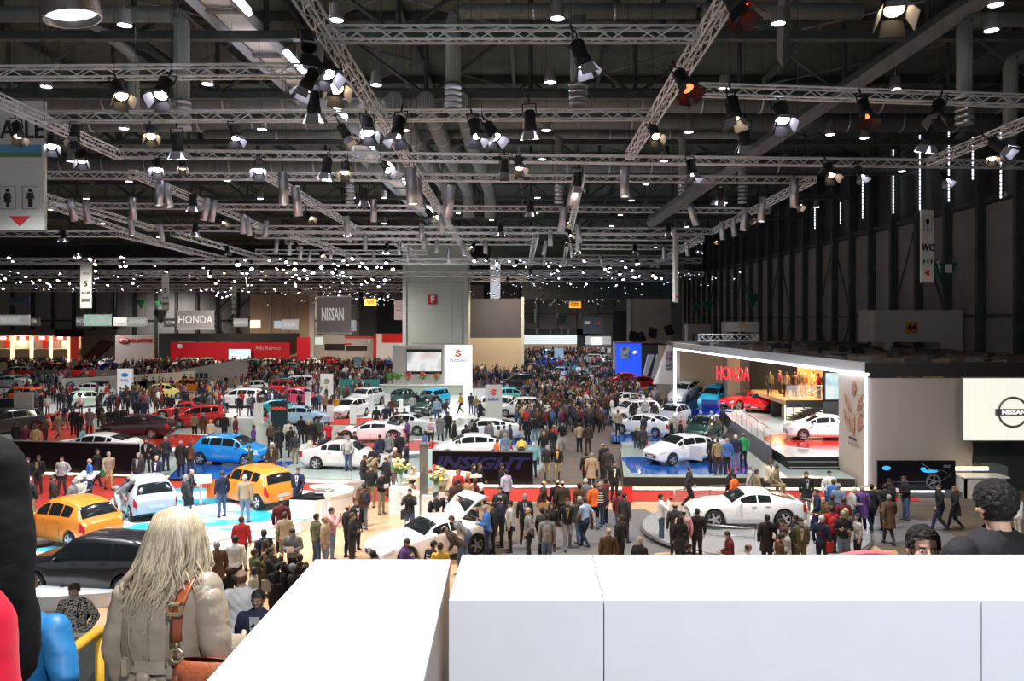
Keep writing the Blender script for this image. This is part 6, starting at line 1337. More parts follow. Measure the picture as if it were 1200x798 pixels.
# px, py of the head top | floor height | pose | facing | top colour:kind | trousers | hair:colour | extras | label     (kinds: jacket, coat, tshirt; w = woman)
PEOPLE = """
33,536|0|pockets|f|black:jacket|char|short:hbrown||man in black jacket at the left end of the black barrier wall
45,533|0|stand|f|black:jacket|char|cap:hbrown|shirt:mustard|man in black and yellow jacket before the black barrier wall
73,534|0|pockets|f|lgrey:jacket|char|short:hblack|bag:black|man in light grey jacket with a strap across the chest
105,537|0|stand|br|blue:tshirt|char|rim:hgrey||balding man in blue shirt before the black barrier wall
113,526|0|walk|r|black:jacket|char|short:hbrown||man in black walking right behind the balding man in blue
127,529|0|walk2|fr|beige:jacket|tan|short:hgrey|bag:green|man in beige jacket carrying a green bag before the barrier wall
35,559|0|stand|b|dark:jacket|tan|short:hwhite||white haired man in black jacket and tan trousers seen from behind on red carpet
62,557|0|stand|br|dbrown:jacket|lgrey|short:hbrown||man in dark brown jacket and grey trousers on the red carpet
84,561|0|read|r|grey:jacket|lgrey|short:hgrey|leaflet|grey haired man in grey jacket leaning at a white panel
91,558|0|read|fr|cream:jacket|grey|short:hwhite||white haired man in cream shirt between two others by a white panel
99,554|0|read|fr|navy:jacket|char|short:hwhite|shirt:white|white haired man in navy waistcoat by a white panel
139,568|.4|bend|r|grey:tshirt|white|short:hgrey||bending man in grey shirt and white trousers left of the silver small car
148,565|.4|bend|r|white:coat|white|bob:hblond|w|bending blonde woman in white beside the silver small car
19,494|.15|stand|b|black:coat|black|short:hbrown||tall man in long black coat at the left edge behind the low wall
30,497|.15|stand|f|maroon:jacket|cream|short:hbrown||person in maroon top and cream trousers at the left edge
42,498|.15|stand|b|tan:jacket|dbrown|short:hbrown||man in brown jacket seen from behind at left above the barrier wall
53,488|.15|read|r|brown:jacket|char|short:hbrown||man in brown reading by the grey slanted pillar
62,482|.15|bend|r|pink:tshirt|char|short:hbrown||bending man in pale pink shirt at left
68,484|.15|walk|r|khaki:jacket|khaki|short:hbrown||man in khaki walking right on red carpet at left
75,474|.15|walk2|r|navy:jacket|grey|short:hblack||tall man in navy striding on red carpet at left
86,478|.15|stand|bl|black:coat|black|short:hbrown||person in long black coat beside the red carpet
93,482|.15|stand|b|black:jacket|black|short:hblack||man in black seen from behind in front of the pale green car
105,478|.15|pockets|f|grey:coat|char|short:hbrown||man in open grey coat in front of the pale green car
96,500|.15|read|r|teal:jacket|jeans|cap:hgrey||man with light cap looking at the black and red hatchback
117,473|.15|stand|bl|black:jacket|black|short:hblack||man in black right of the man in grey coat
121,480|.15|read|l|dbrown:jacket|dbrown|short:hbrown||man in dark brown reading near the pale green car
128,478|.15|stand|b|black:jacket|char|short:hgrey||grey haired man in black before the white stand at left
136,477|.15|stand|b|dark:jacket|char|short:hbrown||dark clothed man before the white stand at left
144,476|.15|folded|bl|black:jacket|char|short:hbrown||man in black with folded arms above the dark hatchback
172,513|.15|pockets|f|black:jacket|black|short:hbrown|shirt:cream|tall man in black with pale shirt front right of the barrier wall
182,518|.15|stand|f|black:jacket|black|long:hblack|w|woman in black right of the barrier wall
194,511|.15|stand|b|char:jacket|navy|short:hgrey||tall man in black jacket and navy trousers seen from behind on the pale floor
212,516|.15|stand|b|black:coat|black|short:hgrey||man in long black coat seen from behind behind the blue small car
223,517|.15|stand|b|brown:jacket|char|long:hbrown|w|woman in brown jacket seen from behind left of the blue small car
162,530|0|stand|f|char:jacket|navy|short:hgrey|shirt:lgrey|man in dark jacket with light grey pullover above the silver small car
184,533|0|walk|f|navy:jacket|navy|rim:hgrey|shirt:white|balding man in navy suit above the silver small car
222,549|.4|read|r|dark:jacket|jeans|rim:hbrown|leaflet,backpack:grey|man in dark jacket reading an information panel on the white stand
218,556|.4|stand|br|char:jacket|white|short:hgrey|bag:black|man with grey hair and dark bag behind the reading man
260,551|.4|stand|bl|navy:jacket|jeans|short:hbrown||man in navy waistcoat and jeans beside the orange small car with open door
287,556|.4|stand|b|beige:jacket|ljeans|short:hwhite||white haired man in beige jacket at the open door of the orange car
294,521|.15|read|l|dgreen:jacket|char|short:hbrown||man in dark green leaning at the nose of the blue small car
236,625|0|stand|r|red:jacket|char|short:hbrown||person in red half hidden behind the blonde woman
283,604|0|stand|b|red:jacket|char|short:hbrown||man in red jumper seen from behind beside the curved white kerb
254,634|0|stand|bl|brown:coat|jeans|short:hgrey||grey haired man in long brown leather coat and glasses
276,627|0|stand|b|white:jacket|char|short:hblack||black haired heavy man in white shirt seen from behind
268,674|0|stand|bl|black:jacket|black|bob:hbrown|w|woman in black with tied brown hair low in the crowd beside the white parapet
299,642|0|photo|br|olive:jacket|olive|short:hbrown|camera|man in olive jacket taking a picture
309,620|0|stand|bl|navy:jacket|char|short:hblack||black haired man in navy behind the photographing man in olive
312,630|0|photo|br|tan:jacket|brown|long:hbrown|w|brown haired woman in tan holding a camera up
318,641|0|photo|r|black:jacket|dbrown|short:hblack|bag:cream|man in black with a cream cloth bag taking a picture
334,599|0|stand|b|beige:jacket|khaki|short:hbrown||man in beige waistcoat and khaki trousers seen from behind
330,583|.4|stand|b|maroon:jacket|black|rim:hbrown||heavy man in dark maroon jacket seen from behind before the orange car
344,617|0|read|f|grey:jacket|black|short:hblack|leaflet|man in grey patterned jumper and black jacket looking down
297,678|0|stand|l|cream:jacket|jeans|bob:hbrown|w|brown haired woman in cream low beside the white parapet
342,670|0|stand|l|dark:jacket|black|short:hgrey||grey haired man looking left next to the white parapet
335,655|0|read|l|black:jacket|black|long:hblack|w|dark haired woman in black bending her head in the tight crowd
351,648|0|stand|bl|dbrown:jacket|dbrown|short:hbrown||man in dark brown beside the corner of the white parapet
357,660|0|stand|b|dbrown:jacket|char|bob:hbrown|w|brown haired woman nearest the corner of the white parapet
325,664|0|photo|b|black:jacket|black|short:hblack||man in black with raised camera deep in the tight crowd
349,547|.4|walk|f|navy:jacket|navy|short:hbrown|shirt:white,tie:purple|man in blue grey suit with purple tie walking on the white stand
371,601|0|stand|br|olive:jacket|jeans|short:hblack||man in olive grey jacket and jeans, first of three by the curved console
381,604|0|stand|r|beige:jacket|ljeans|rim:hbrown||balding man in beige, second of three by the curved console
389,594|0|photo|r|pink:jacket|ljeans|short:hblack||man in pink shirt and jeans holding his face, third of three by the curved console
408,591|0|stand|br|black:jacket|black|rim:hbrown||balding man in black suit seen from behind beside the man with red tie
413,600|0|folded|r|black:jacket|char|short:hbrown||man in black with folded arms in front of the man with red tie
417,584|0|stand|fr|black:coat|black|short:hbrown|shirt:white,tie:red|man in black suit with white shirt and red tie
426,566|0|stand|bl|brown:jacket|ljeans|short:hblack|backpack:navy|man in brown jacket and jeans with a dark backpack on the tan floor
435,545|0|stand|f|black:jacket|khaki|short:hbrown||man in black jacket and khaki trousers beside the white flowers
447,551|0|read|fr|black:jacket|khaki|short:hblack|leaflet|man in black jacket reading beside the white flowers
425,562|0|stand|bl|brown:jacket|ljeans|short:hgrey||grey haired man in brown jacket behind the beige wheeled case
480,572|0|photo|f|char:jacket|jeans|short:hblack|camera,bag:char|man in dark jacket and jeans photographing, alone on the tan floor
437,644|0|stand|bl|navy:jacket|char|short:hblack||head of a black haired man just above the white parapet
473,630|0|read|r|purple:jacket|black|short:hbrown||man in purple hooded top at the nose of the near white sports car
505,633|0|read|br|black:jacket|char|short:hblack|stripes:white|man in black and white striped jumper before the near white sports car
516,635|0|stand|b|yellow:tshirt|jeans|short:hbrown||boy in yellow t-shirt before the near white sports car
548,613|0|bend|l|grey:tshirt|jeans|short:hbrown||man in grey t-shirt bending over the near white sports car
541,626|0|bend|l|dbrown:jacket|jeans|cap:hgrey||man in grey cap bending beside the near white sports car
511,576|0|stand|r|black:tshirt|black|short:hblack|backpack:black|man in black t-shirt with a backpack beside the silver post
524,574|0|photo|f|black:jacket|black|short:hbrown|shirt:white|man in dark suit raising a hand behind the near white sports car
536,581|0|stand|f|navy:jacket|navy|rim:hgrey|shirt:lblue|bald man in navy suit behind the open hatch
555,575|0|folded|f|dgreen:tshirt|char|short:hblack||man in dark green t-shirt with folded arms behind the open hatch
534,562|0|stand|b|dbrown:coat|black|short:hbrown||man in long dark brown jacket seen from behind at the counter
547,559|0|stand|b|tan:jacket|char|short:hbrown||man in tan brown jacket seen from behind at the counter
571,591|0|read|l|blue:jacket|navy|short:hgrey|leaflet|grey haired man in blue grey suit writing beside the open hatch
578,588|0|stand|l|black:jacket|black|cap:hblack||man with black cap behind the man in blue grey suit
588,581|0|read|l|navy:jacket|black|cap:hblack||tall man in dark suit with cap at the open hatch
598,586|0|stand|l|lgrey:jacket|black|cap:hblack|bag:char|man in light grey hooded top and black cap
586,570|0|stand|f|char:jacket|black|short:hblack|shirt:white|man in black with white shirt on the red carpet
615,578|0|stand|f|black:jacket|black|short:hgrey|shirt:lblue,tie:navy|grey haired man in black suit on the grey carpet
620,594|0|pockets|l|grey:jacket|black|rim:hgrey|bag:char|close cropped man in grey and black jumper
641,601|0|stand|b|grey:jacket|jeans|short:hblack|backpack:grey|man in grey jacket and jeans with a small grey backpack
636,594|0|stand|br|char:jacket|black|short:hblack||man in dark grey behind the man with the small backpack
636,563|0|walk|r|dbrown:jacket|black|rim:hbrown|bag:tan|bald man in black carrying a brown coat
653,562|0|stand|b|black:jacket|black|rim:hbrown||left one of two bald men in black jackets seen from behind
659,563|0|stand|b|dbrown:jacket|black|rim:hbrown||right one of two bald men in dark jackets seen from behind
646,587|0|stand|f|black:jacket|brown|long:hbrown|w,leaflet|brown haired girl in black holding a leaflet
665,583|0|walk|f|black:jacket|grey|short:hbrown|shirt:khaki|man in open black jacket and grey trousers walking forward
686,582|0|walk|bl|lblue:tshirt|navy|short:hbrown||man in light blue shirt and dark trousers walking away
686,583|-.001|stand|b|lblue:jacket|navy|short:hbrown||NONE
679,564|0|stand|b|brown:jacket|char|bob:hbrown|w|brown haired woman in patterned top before the striped jumper
679,580|0|stand|bl|dbrown:jacket|jeans|bob:hgrey|w|woman with grey streaked hair beside the man in light blue shirt
686,560|0|stand|b|grey:jacket|char|short:hwhite||white haired man in grey jacket before the striped jumper
697,565|0|stand|b|orange:jacket|black|short:hbrown||person in orange partly behind the striped jumper
703,565|0|walk|b|black:jacket|jeans|short:hgrey|stripes:white|grey haired man in dark and white striped jumper walking away
709,560|0|photo|bl|maroon:jacket|black|short:hblack|camera|man in maroon taking a picture above the striped jumper
713,618|0|stand|b|brown:coat|brown|rim:hgrey||balding grey haired man in brown coat at the white parapet
726,574|0|stand|br|maroon:jacket|jeans|short:hbrown||man in maroon checked jacket beside the red box
732,577|0|stand|br|char:jacket|char|short:hblack||man in dark grey jacket beside the red box
727,602|0|stand|bl|black:jacket|black|short:hbrown||man in black suit seen from behind at the white parapet
750,628|0|stand|br|black:jacket|black|rim:hwhite||white haired balding man in black low at the white parapet
775,578|0|photo|r|white:jacket|jeans|short:hblack|camera|young man in white hooded top photographing the white sports coupe
791,589|0|stand|b|char:jacket|black|rim:hbrown||balding man in dark jacket before the white sports coupe
801,596|0|stand|b|pink:jacket|char|rim:hblack||man in pink shirt before the white sports coupe
797,602|0|stand|b|black:coat|black|long:hblack|w|woman in black with long dark hair before the white sports coupe
817,595|0|stand|b|black:jacket|black|short:hblack||man in black suit seen from behind at the nose of the white sports coupe
807,636|0|stand|r|black:jacket|black|short:hblack||head of a man with black hair low before the man in black suit
807,546|0|walk|r|char:jacket|black|short:hbrown||man in dark shirt and trousers walking on the red strip
856,549|0|stand|bl|black:coat|black|short:hbrown||man in black behind the person in orange
860,554|0|stand|bl|orange:jacket|char|cap:hblack||person in bright orange jacket with dark cap above the white sports coupe
878,544|0|walk|r|lgrey:jacket|grey|short:hgrey|bag:beige|grey haired man in light grey shirt carrying a beige coat
886,549|0|walk2|r|khaki:jacket|khaki|short:hbrown||man in brown jacket walking behind the grey haired one
899,540|.45|sit|r|cream:jacket|grey|short:hbrown||man in cream shirt sitting on the ramp edge
907,544|.45|sit|fr|khaki:jacket|khaki|short:hbrown||person in khaki crouching on the ramp edge
945,552|0|stand|f|black:coat|navy|short:hbrown|shirt:lgrey|man in black coat over a grey pullover on the red strip
958,572|0|walk|l|navy:jacket|navy|short:hbrown|shirt:white|man in navy suit beside the tail of the white sports coupe
856,621|0|read|l|maroon:jacket|black|short:hbrown||man in dark red low at the white parapet
873,636|0|read|r|white:jacket|jeans|rim:hbrown||bald man in white low at the white parapet
899,602|0|stand|b|black:coat|black|short:hblack||man in long black jacket before the rear wheel of the white sports coupe
920,606|0|read|l|brown:jacket|brown|short:hblack|leaflet|person in brown by the tail of the white sports coupe
922,617|0|read|l|lgrey:jacket|jeans|short:hbrown|leaflet|boy in pale top studying a brochure
912,624|0|read|r|brown:jacket|white|short:hblack|leaflet,bag:white|man in brown holding white brochures
932,603|0|stand|l|navy:jacket|black|short:hblack||man in navy behind the man in olive jacket
938,606|0|pockets|f|olive:jacket|olive|short:hblack|shirt:cream|man in olive brown jacket facing the viewer by the white sports coupe
963,603|0|stand|br|navy:jacket|navy|short:hwhite|bag:red|white haired man in navy and green jacket with a red bag
974,592|0|stand|b|red:jacket|char|short:hbrown|backpack:red|person with a bright red backpack
988,598|0|folded|f|black:jacket|ljeans|short:hgrey||grey haired man in black top and jeans with folded hands
1005,600|0|stand|l|lgrey:jacket|black|long:hblack|w|dark haired woman in grey patterned blouse and black skirt
975,579|0|stand|b|char:jacket|char|short:hbrown||man in dark grey brown behind the red backpack
968,581|0|read|l|brown:jacket|char|rim:hbrown||bald man bending his head beside the suit
972,551|0|stand|f|white:jacket|black|short:hblack|backpack:black|man in white shirt with dark braces on the red strip
977,561|0|stand|br|blue:jacket|jeans|short:hbrown||man in bright blue jacket in the group by the tan wall
983,566|0|stand|br|ljeans:jacket|jeans|short:hgrey||man in faded blue jacket in the group by the tan wall
988,582|0|stand|b|maroon:jacket|black|short:hbrown||person in dark red in the group by the tan wall
991,594|0|stand|b|khaki:jacket|khaki|bob:hblond|w|fair haired woman in khaki in the group behind the grey haired man
998,570|0|read|r|lgrey:jacket|jeans|short:hwhite||white haired person in grey in the group by the tan wall
1010,569|0|stand|b|purple:coat|black|short:hgrey||heavy man in dark purple jacket seen from behind
1022,567|0|walk|b|black:jacket|navy|short:hblack||man in black walking towards the display board
1037,566|0|stand|b|black:jacket|black|short:hblack||dark figure between two men at the display board
1045,560|0|read|l|black:jacket|black|short:hblack||tall man in black reading at the display board
1062,557|0|read|l|black:jacket|jeans|short:hbrown|leaflet,bag:cream|man in black and jeans with a printed bag at the display board
1042,579|0|walk2|b|brown:coat|char|short:hgrey||grey haired man in brown suit walking away on dark carpet
1102,567|0|walk|l|black:jacket|navy|short:hbrown||man in black jacket walking by the glass counter
1120,568|0|walk|l|black:coat|black|long:hred|w|red haired woman in long black coat walking by the glass counter
1193,577|0|stand|r|white:jacket|cream|short:hblack|shirt:lgrey|man in white jacket at the right edge
319,518|.15|stand|f|dbrown:coat|dbrown|short:hwhite|shirt:beige|white haired man in dark brown coat right of the blue small car
327,500|.15|stand|bl|black:coat|black|short:hbrown||man in black behind the white haired man in brown coat
346,506|.15|stand|f|char:jacket|khaki|bob:hbrown|w,bag:brown|woman in black top and khaki trousers left of the silver saloon
338,492|.15|stand|b|cream:jacket|char|short:hbrown||man in cream shirt below the dark sign pillar
317,494|.15|stand|f|brown:jacket|black|bob:hblond|w|blonde woman in brown below the dark sign pillar
341,499|.15|stand|b|black:coat|black|short:hblack||dark figure in long coat left of the silver saloon
363,510|.15|stand|r|cream:jacket|cream|bob:hblack|w|dark haired woman in cream behind the silver saloon
378,508|.15|stand|bl|char:jacket|char|short:hblack||man in dark jacket behind the boot of the silver saloon
353,487|.15|stand|b|black:coat|black|short:hblack||man in long black coat, left in the dark group behind the silver saloon
361,491|.15|stand|bl|black:jacket|black|long:hblond|w|blonde woman in the dark group behind the silver saloon
366,492|.15|stand|b|black:coat|char|short:hgrey||grey haired man in the dark group behind the silver saloon
373,490|.15|stand|b|dgreen:jacket|char|short:hbrown||man in dark green in the dark group behind the silver saloon
377,487|.15|stand|r|lblue:jacket|jeans|short:hbrown||man in light blue right of the dark group
385,494|.15|photo|bl|red:jacket|maroon|short:hblack||person in dark red photographing the low white show coupe
397,506|.15|stand|bl|brown:jacket|char|short:hblack||man in brown jacket, first behind the silver saloon roof
404,505|.15|stand|b|grey:jacket|char|short:hbrown||man in grey, second behind the silver saloon roof
408,511|.15|stand|b|lgrey:jacket|jeans|short:hgrey|backpack:lgrey|person with a pale backpack behind the silver saloon roof
416,505|.15|stand|r|black:jacket|black|short:hblack||man in black, fourth behind the silver saloon roof
445,509|.15|stand|bl|navy:jacket|navy|short:hblack||man in navy suit over the nose of the silver saloon
438,522|.15|stand|b|black:jacket|black|short:hbrown||tall man in black at the nose of the silver saloon
425,532|.15|read|r|dark:jacket|char|short:hblack||man in dark jacket at the front door of the silver saloon
431,539|.15|bend|r|khaki:jacket|khaki|short:hblack|backpack:khaki|bending man with khaki backpack beside the silver saloon
453,534|.15|stand|br|black:jacket|black|rim:hbrown||man in black right of the silver saloon nose
459,530|.15|stand|b|grey:jacket|grey|short:hgrey||grey haired man in grey right of the silver saloon nose
463,524|.15|stand|b|brown:jacket|brown|short:hwhite||person in shaggy brown jacket right of the silver saloon
476,517|.15|stand|r|navy:jacket|navy|short:hblack|bag:char|man in dark navy right of the man in shaggy brown
468,506|.15|stand|bl|black:jacket|black|short:hblack||dark man at the right end of the low white show coupe
455,507|.15|stand|b|grey:jacket|char|short:hgrey||grey man in front of the low white show coupe
478,491|.15|read|l|purple:jacket|char|short:hblack||person in violet shirt behind the tail of the low white show coupe
461,486|.15|stand|b|char:jacket|char|short:hblack||man leaning on the silver rear saloon
470,487|.15|stand|r|char:jacket|char|short:hbrown||man in dark grey leaning on the silver rear saloon
498,504|.15|stand|l|blue:jacket|char|bob:hblack|w|woman in blue denim at the edge of the white and red turntable
505,489|.15|stand|f|white:jacket|black|short:hblack|stripes:navy|person in white and navy striped jumper in the middle
516,486|.15|pockets|b|grey:coat|char|short:hbrown||man in grey coat in the middle near the striped one
525,482|.15|walk|b|black:jacket|black|short:hbrown||man in black walking away in the middle
532,492|.15|walk2|r|black:coat|black|short:hbrown||man in long black coat striding right in the middle
546,497|.15|stand|b|black:jacket|black|short:hblack||left one of the black clothed group at the white liftback
553,491|.15|stand|b|grey:jacket|jeans|short:hblack||man in grey behind the black clothed group
556,494|.15|stand|b|black:coat|black|long:hblack|w|woman in long black coat at the white liftback
573,493|.15|stand|b|grey:coat|char|short:hbrown||man in grey coat leaning at the door of the white liftback
584,498|.15|stand|bl|cream:jacket|brown|bob:hblack|w|woman in cream top right of the white liftback
591,498|.15|stand|b|grey:jacket|char|short:hbrown||man in grey jacket right of the white liftback
592,507|.15|stand|b|ljeans:jacket|khaki|short:hblond||person in denim jacket and khaki trousers behind the blue lettered wall
581,514|.15|read|r|orange:jacket|white|short:hbrown||person in orange bending behind the blue lettered wall
598,497|.15|stand|r|char:jacket|char|short:hblack||man in dark grey at the right end of the white liftback
482,545|0|read|r|beige:jacket|khaki|rim:hbrown||balding man in beige suit behind the round counter
517,544|0|read|f|cream:jacket|khaki|short:hblack|backpack:char|man in cream jacket with backpack leaning at the round counter
537,549|0|stand|f|red:jacket|black|bob:hred|w|red haired woman in red behind the counter
548,552|0|stand|l|red:jacket|black|bob:hblond|w|blonde woman in red behind the counter
555,543|0|stand|r|black:jacket|black|short:hblack||left one of two men in black before the blue lettered wall
561,542|0|walk|r|black:coat|black|short:hbrown||right one of two men in black before the blue lettered wall
588,543|0|stand|r|black:jacket|black|short:hblack||man in black at the right end of the blue lettered wall
593,550|0|stand|bl|lilac:jacket|black|short:hblack||man in lilac shirt seen from behind right of the counter
537,560|0|stand|bl|brown:jacket|black|short:hbrown||brown haired person at the right side of the counter
557,559|0|stand|br|maroon:jacket|black|bob:hbrown|w|woman in dark maroon at the right side of the counter
679,495|0|stand|b|beige:jacket|black|short:hbrown||man in beige jacket, left of the pair walking up the aisle
689,496|0|stand|b|dbrown:jacket|dbrown|short:hblack||man in dark brown jacket, right of the pair walking up the aisle
706,519|0|stand|bl|black:jacket|black|rim:hbrown||bald man in black and white jacket beside the right hand platform
712,524|0|stand|b|char:jacket|char|short:hblack||dark man close behind the bald man in black and white
693,530|0|stand|b|beige:coat|char|short:hgrey|bag:dark|grey haired man in long beige jacket with a strap in the aisle
687,529|0|stand|b|black:jacket|black|short:hblack||dark person left of the grey haired man in beige
720,540|0|stand|f|black:jacket|black|short:hblack|shirt:white|man in black suit at the corner of the right hand platform
653,521|0|walk|f|black:jacket|khaki|short:hblond|shirt:yellow|blond man in black jacket with yellow shirt in the aisle
641,521|0|walk2|f|dark:jacket|khaki|short:hgrey||man in dark jacket and khaki trousers in the aisle
625,518|0|stand|b|teal:jacket|navy|short:hwhite|bag:char|white haired man in turquoise shirt behind the lettered wall
611,519|0|bend|b|yellow:tshirt|char|short:hbrown||person in yellow behind the lettered wall
618,488|0|stand|b|black:coat|black|short:hbrown||tall man in long black coat at the left side of the aisle
627,486|0|stand|b|black:jacket|ljeans|short:hblack||man in black jacket and pale jeans at the left of the aisle
637,505|0|walk|f|black:jacket|jeans|short:hgrey||grey haired man in black coming down the aisle
648,500|0|walk|f|black:jacket|char|bob:hred|w|red haired woman in black coming down the aisle
639,498|0|walk2|f|brown:jacket|char|rim:hbrown||balding man in brown coming down the aisle
649,497|0|walk|f|red:jacket|char|bob:hblond|w|blonde woman in red coming down the aisle
659,494|0|walk|f|black:jacket|lgrey|short:hbrown||man in black with grey trousers coming down the aisle
746,499|0|stand|b|black:jacket|jeans|bob:hblond|bag:red,w|blonde woman with a large red bag before the second white liftback
753,499|0|stand|b|char:jacket|char|cap:hred|bag:red|man with red cap before the second white liftback
754,486|.15|stand|bl|char:jacket|char|short:hblack||man in dark jacket at the door of the second white liftback
787,491|0|stand|l|black:coat|black|bob:hblond|w|blonde woman in long black coat right of the second white liftback
789,485|.15|stand|b|lgrey:jacket|grey|short:hwhite||white haired person in grey by the silver small car
798,485|.15|stand|b|pink:jacket|grey|short:hwhite||white haired person in pink by the silver small car
797,492|0|walk|r|black:jacket|lgrey|short:hbrown|bag:black|man in white shirt and black jacket walking right
835,511|.45|stand|b|black:jacket|black|short:hbrown||man in black at the open door of the white car on the blue platform
841,513|.45|stand|b|khaki:jacket|dbrown|short:hbrown||man in brown waistcoat at the open door of the white car
848,509|.45|stand|b|lilac:jacket|jeans|short:hbrown||man in lilac shirt behind the white car on the blue platform
852,513|.45|stand|b|blue:jacket|black|short:hgrey||grey haired man in bright blue jacket on the blue platform
862,509|.45|stand|b|navy:jacket|ljeans|short:hwhite||white haired man in navy jumper and pale jeans on the blue platform
871,507|.45|stand|b|green:jacket|black|rim:hbrown||man in vivid green jumper on the blue platform
833,481|.15|read|f|lblue:jacket|char|short:hwhite||white haired man in pale blue before the dark blue open car
846,477|.15|stand|bl|black:jacket|black|short:hblack||dark man right of the dark blue open car
767,471|.15|stand|f|char:jacket|black|short:hbrown||man in dark grey right of the white estate car
756,468|.15|stand|b|lgrey:jacket|char|short:hwhite||white haired man behind the white estate car
742,471|.15|stand|b|black:jacket|black|short:hblack||dark man at the white estate car door
724,480|.15|stand|b|beige:jacket|black|short:hbrown||man in beige shirt at the white estate car
540,460|.05|walk|l|mustard:jacket|black|short:hbrown|bag:red|man in yellow orange jacket walking past the lit logo panel
552,460|.05|stand|b|char:jacket|jeans|short:hbrown||man in dark jacket and jeans right of the one in yellow orange
558,463|.05|stand|b|khaki:jacket|jeans|bob:hblond|w|blonde woman in khaki right of the one in yellow orange
563,469|.05|walk|l|black:coat|black|short:hblack||man in black coat walking left of the white sign pillar
522,467|.05|walk|r|char:jacket|jeans|short:hblack|backpack:char|man with dark backpack before the light blue small car
512,466|.05|stand|f|lblue:jacket|jeans|short:hbrown||man in pale blue before the light blue small car
459,466|.05|stand|b|brown:jacket|black|short:hbrown||man in brown and black left of the dark green car
465,478|.15|stand|b|brown:jacket|dbrown|short:hblack||man in dark red brown seated low before the white floor
474,478|.15|stand|b|black:jacket|char|short:hblack||man in black seated low before the white floor
452,474|.15|stand|b|navy:jacket|char|short:hgrey||man in navy on the white floor, left of two
441,476|.15|walk2|b|black:jacket|black|short:hblack||man in black walking on the white floor, near the white hatchback
483,462|.05|stand|b|lgrey:jacket|ljeans|short:hbrown||man in grey on the white floor before the counter
488,459|.05|stand|b|black:jacket|black|short:hblack||man in black by the counter with flowers
353,467|.05|stand|b|black:jacket|black|short:hblack||man in black suit before the pink small car
381,462|.05|stand|bl|khaki:jacket|dbrown|short:hgrey||grey haired man in khaki, first below the grey sign pillar
394,464|.05|stand|f|mustard:jacket|black|short:hgrey||man in yellow and black coat below the grey sign pillar
388,463|.05|stand|f|maroon:jacket|cream|bob:hbrown|w|woman in maroon and cream below the grey sign pillar
207,474|.15|read|l|black:jacket|black|rim:hbrown||man in black looking at the front of the red small car
228,483|.15|stand|b|khaki:jacket|black|bob:hbrown|w|woman in khaki and black in front of the red small car
238,483|.15|stand|b|brown:coat|brown|bob:hgrey|w|person in long rust brown coat in front of the red small car
247,491|.15|stand|b|cream:jacket|grey|bob:hblond|w|blonde woman in cream in front of the red small car
263,484|.15|stand|b|black:jacket|black|short:hblack||man in black at the tail of the red small car
196,461|.05|stand|b|char:jacket|char|short:hbrown||man in dark grey, left of two before the yellow car
201,462|.05|stand|b|navy:jacket|navy|short:hbrown||man in navy, right of two before the yellow car
219,458|.05|stand|b|navy:coat|navy|short:hblack||tall man in navy right of the yellow car
213,465|.05|stand|b|brown:coat|brown|short:hbrown||person in long brown coat before the yellow car
160,467|.05|stand|b|black:coat|black|short:hblack||black haired person before the white stand, centre left
168,467|.05|stand|b|navy:coat|navy|short:hbrown||person in long navy before the white stand, centre left
256,444|.05|stand|b|char:jacket|ljeans|short:hgrey||man in black jacket and pale jeans standing high by the grey pavilion
276,487|.15|stand|r|maroon:jacket|maroon|short:hblack||slim person in dark red right of the red small car
297,497|.15|stand|l|purple:jacket|char|bob:hbrown|w|woman in purple at the red and white desk
"""
def place_people():
 n = 0
 for ln in PEOPLE.strip().splitlines():
  q = [s.strip() for s in ln.split('|')]
  if q[8] == 'NONE': continue
  (px, py), zb = map(float, q[0].split(',')), float(q[1])
  acc = [a for a in q[7].split(',') if a]; fem = 'w' in acc; acc = [a for a in acc if a != 'w']
  tc, tk = q[4].split(':'); hs, hc = q[6].split(':')
  H_ = 1.78 * (.96 if fem else 1.0); h = {'bend': 1.30, 'sit': 1.33}.get(q[2], H_) * 1.0
  d = (EYE - zb - h) * F / (py - VY); x = (px - VX) / F * d
  if d < 20.5: d = 20.5; x = (px - VX) / F * d
  sc = 1.0
  h2 = (EYE - zb) - (py - VY) * d / F; sc = min(1.06, max(.9, h2 / h))
  if acc and acc[0] == 'x': pass
  person((x, d, zb + (.0 if 1 else 0)), q[2], q[3], tc, q[5], hs, hc, tk, fem, q[8], None, acc, sc * 1.0, rnd.choice(('s1', 's1', 's2', 's1')), simple=d > 62)
  n += 1; SPOTSET.append((x, d))
 return n
SPOTSET = []
NP_ = place_people()
# people on the upper floor of the right hand stand and on the stage
for (px, py, zb, pose, fc, tc, bc, hc, lb) in ((921, 436, 2.4, 'stand', 'b', 'beige', 'black', 'hbrown', 'woman in beige top and black skirt on the upper floor of the right stand'), (931, 431, 2.4, 'stand', 'b', 'brown', 'brown', 'hblack', 'man in brown on the lit upper floor, left'), (937, 432, 2.4, 'stand', 'f', 'dark', 'tan', 'hbrown', 'man in dark jacket on the lit upper floor'),
  (942, 434, 2.4, 'stand', 'f', 'brown', 'khaki', 'hbrown', 'man in brown in the middle of the lit upper floor'), (952, 433, 2.4, 'stand', 'l', 'tan', 'tan', 'hblack', 'person in tan on the lit upper floor, right'), (960, 437, 2.4, 'read', 'l', 'red', 'black', 'hbrown', 'person in red on the lit upper floor'), (966, 438, 2.4, 'stand', 'b', 'char', 'char', 'hgrey', 'dark clothed person at the right end of the upper floor'),
  (902, 432, 2.4, 'stand', 'f', 'olive', 'char', 'hbrown', 'person in green brown at the left end of the upper floor'), (914, 433, 2.4, 'stand', 'r', 'maroon', 'char', 'hblack', 'person in maroon at the left of the upper floor')):
 d = 55.5 + (px % 5) * .7; x = (px - VX) / F * d
 person((x, d, zb), pose, fc, tc, bc, 'short', hc, 'jacket', False, lb, None, ())
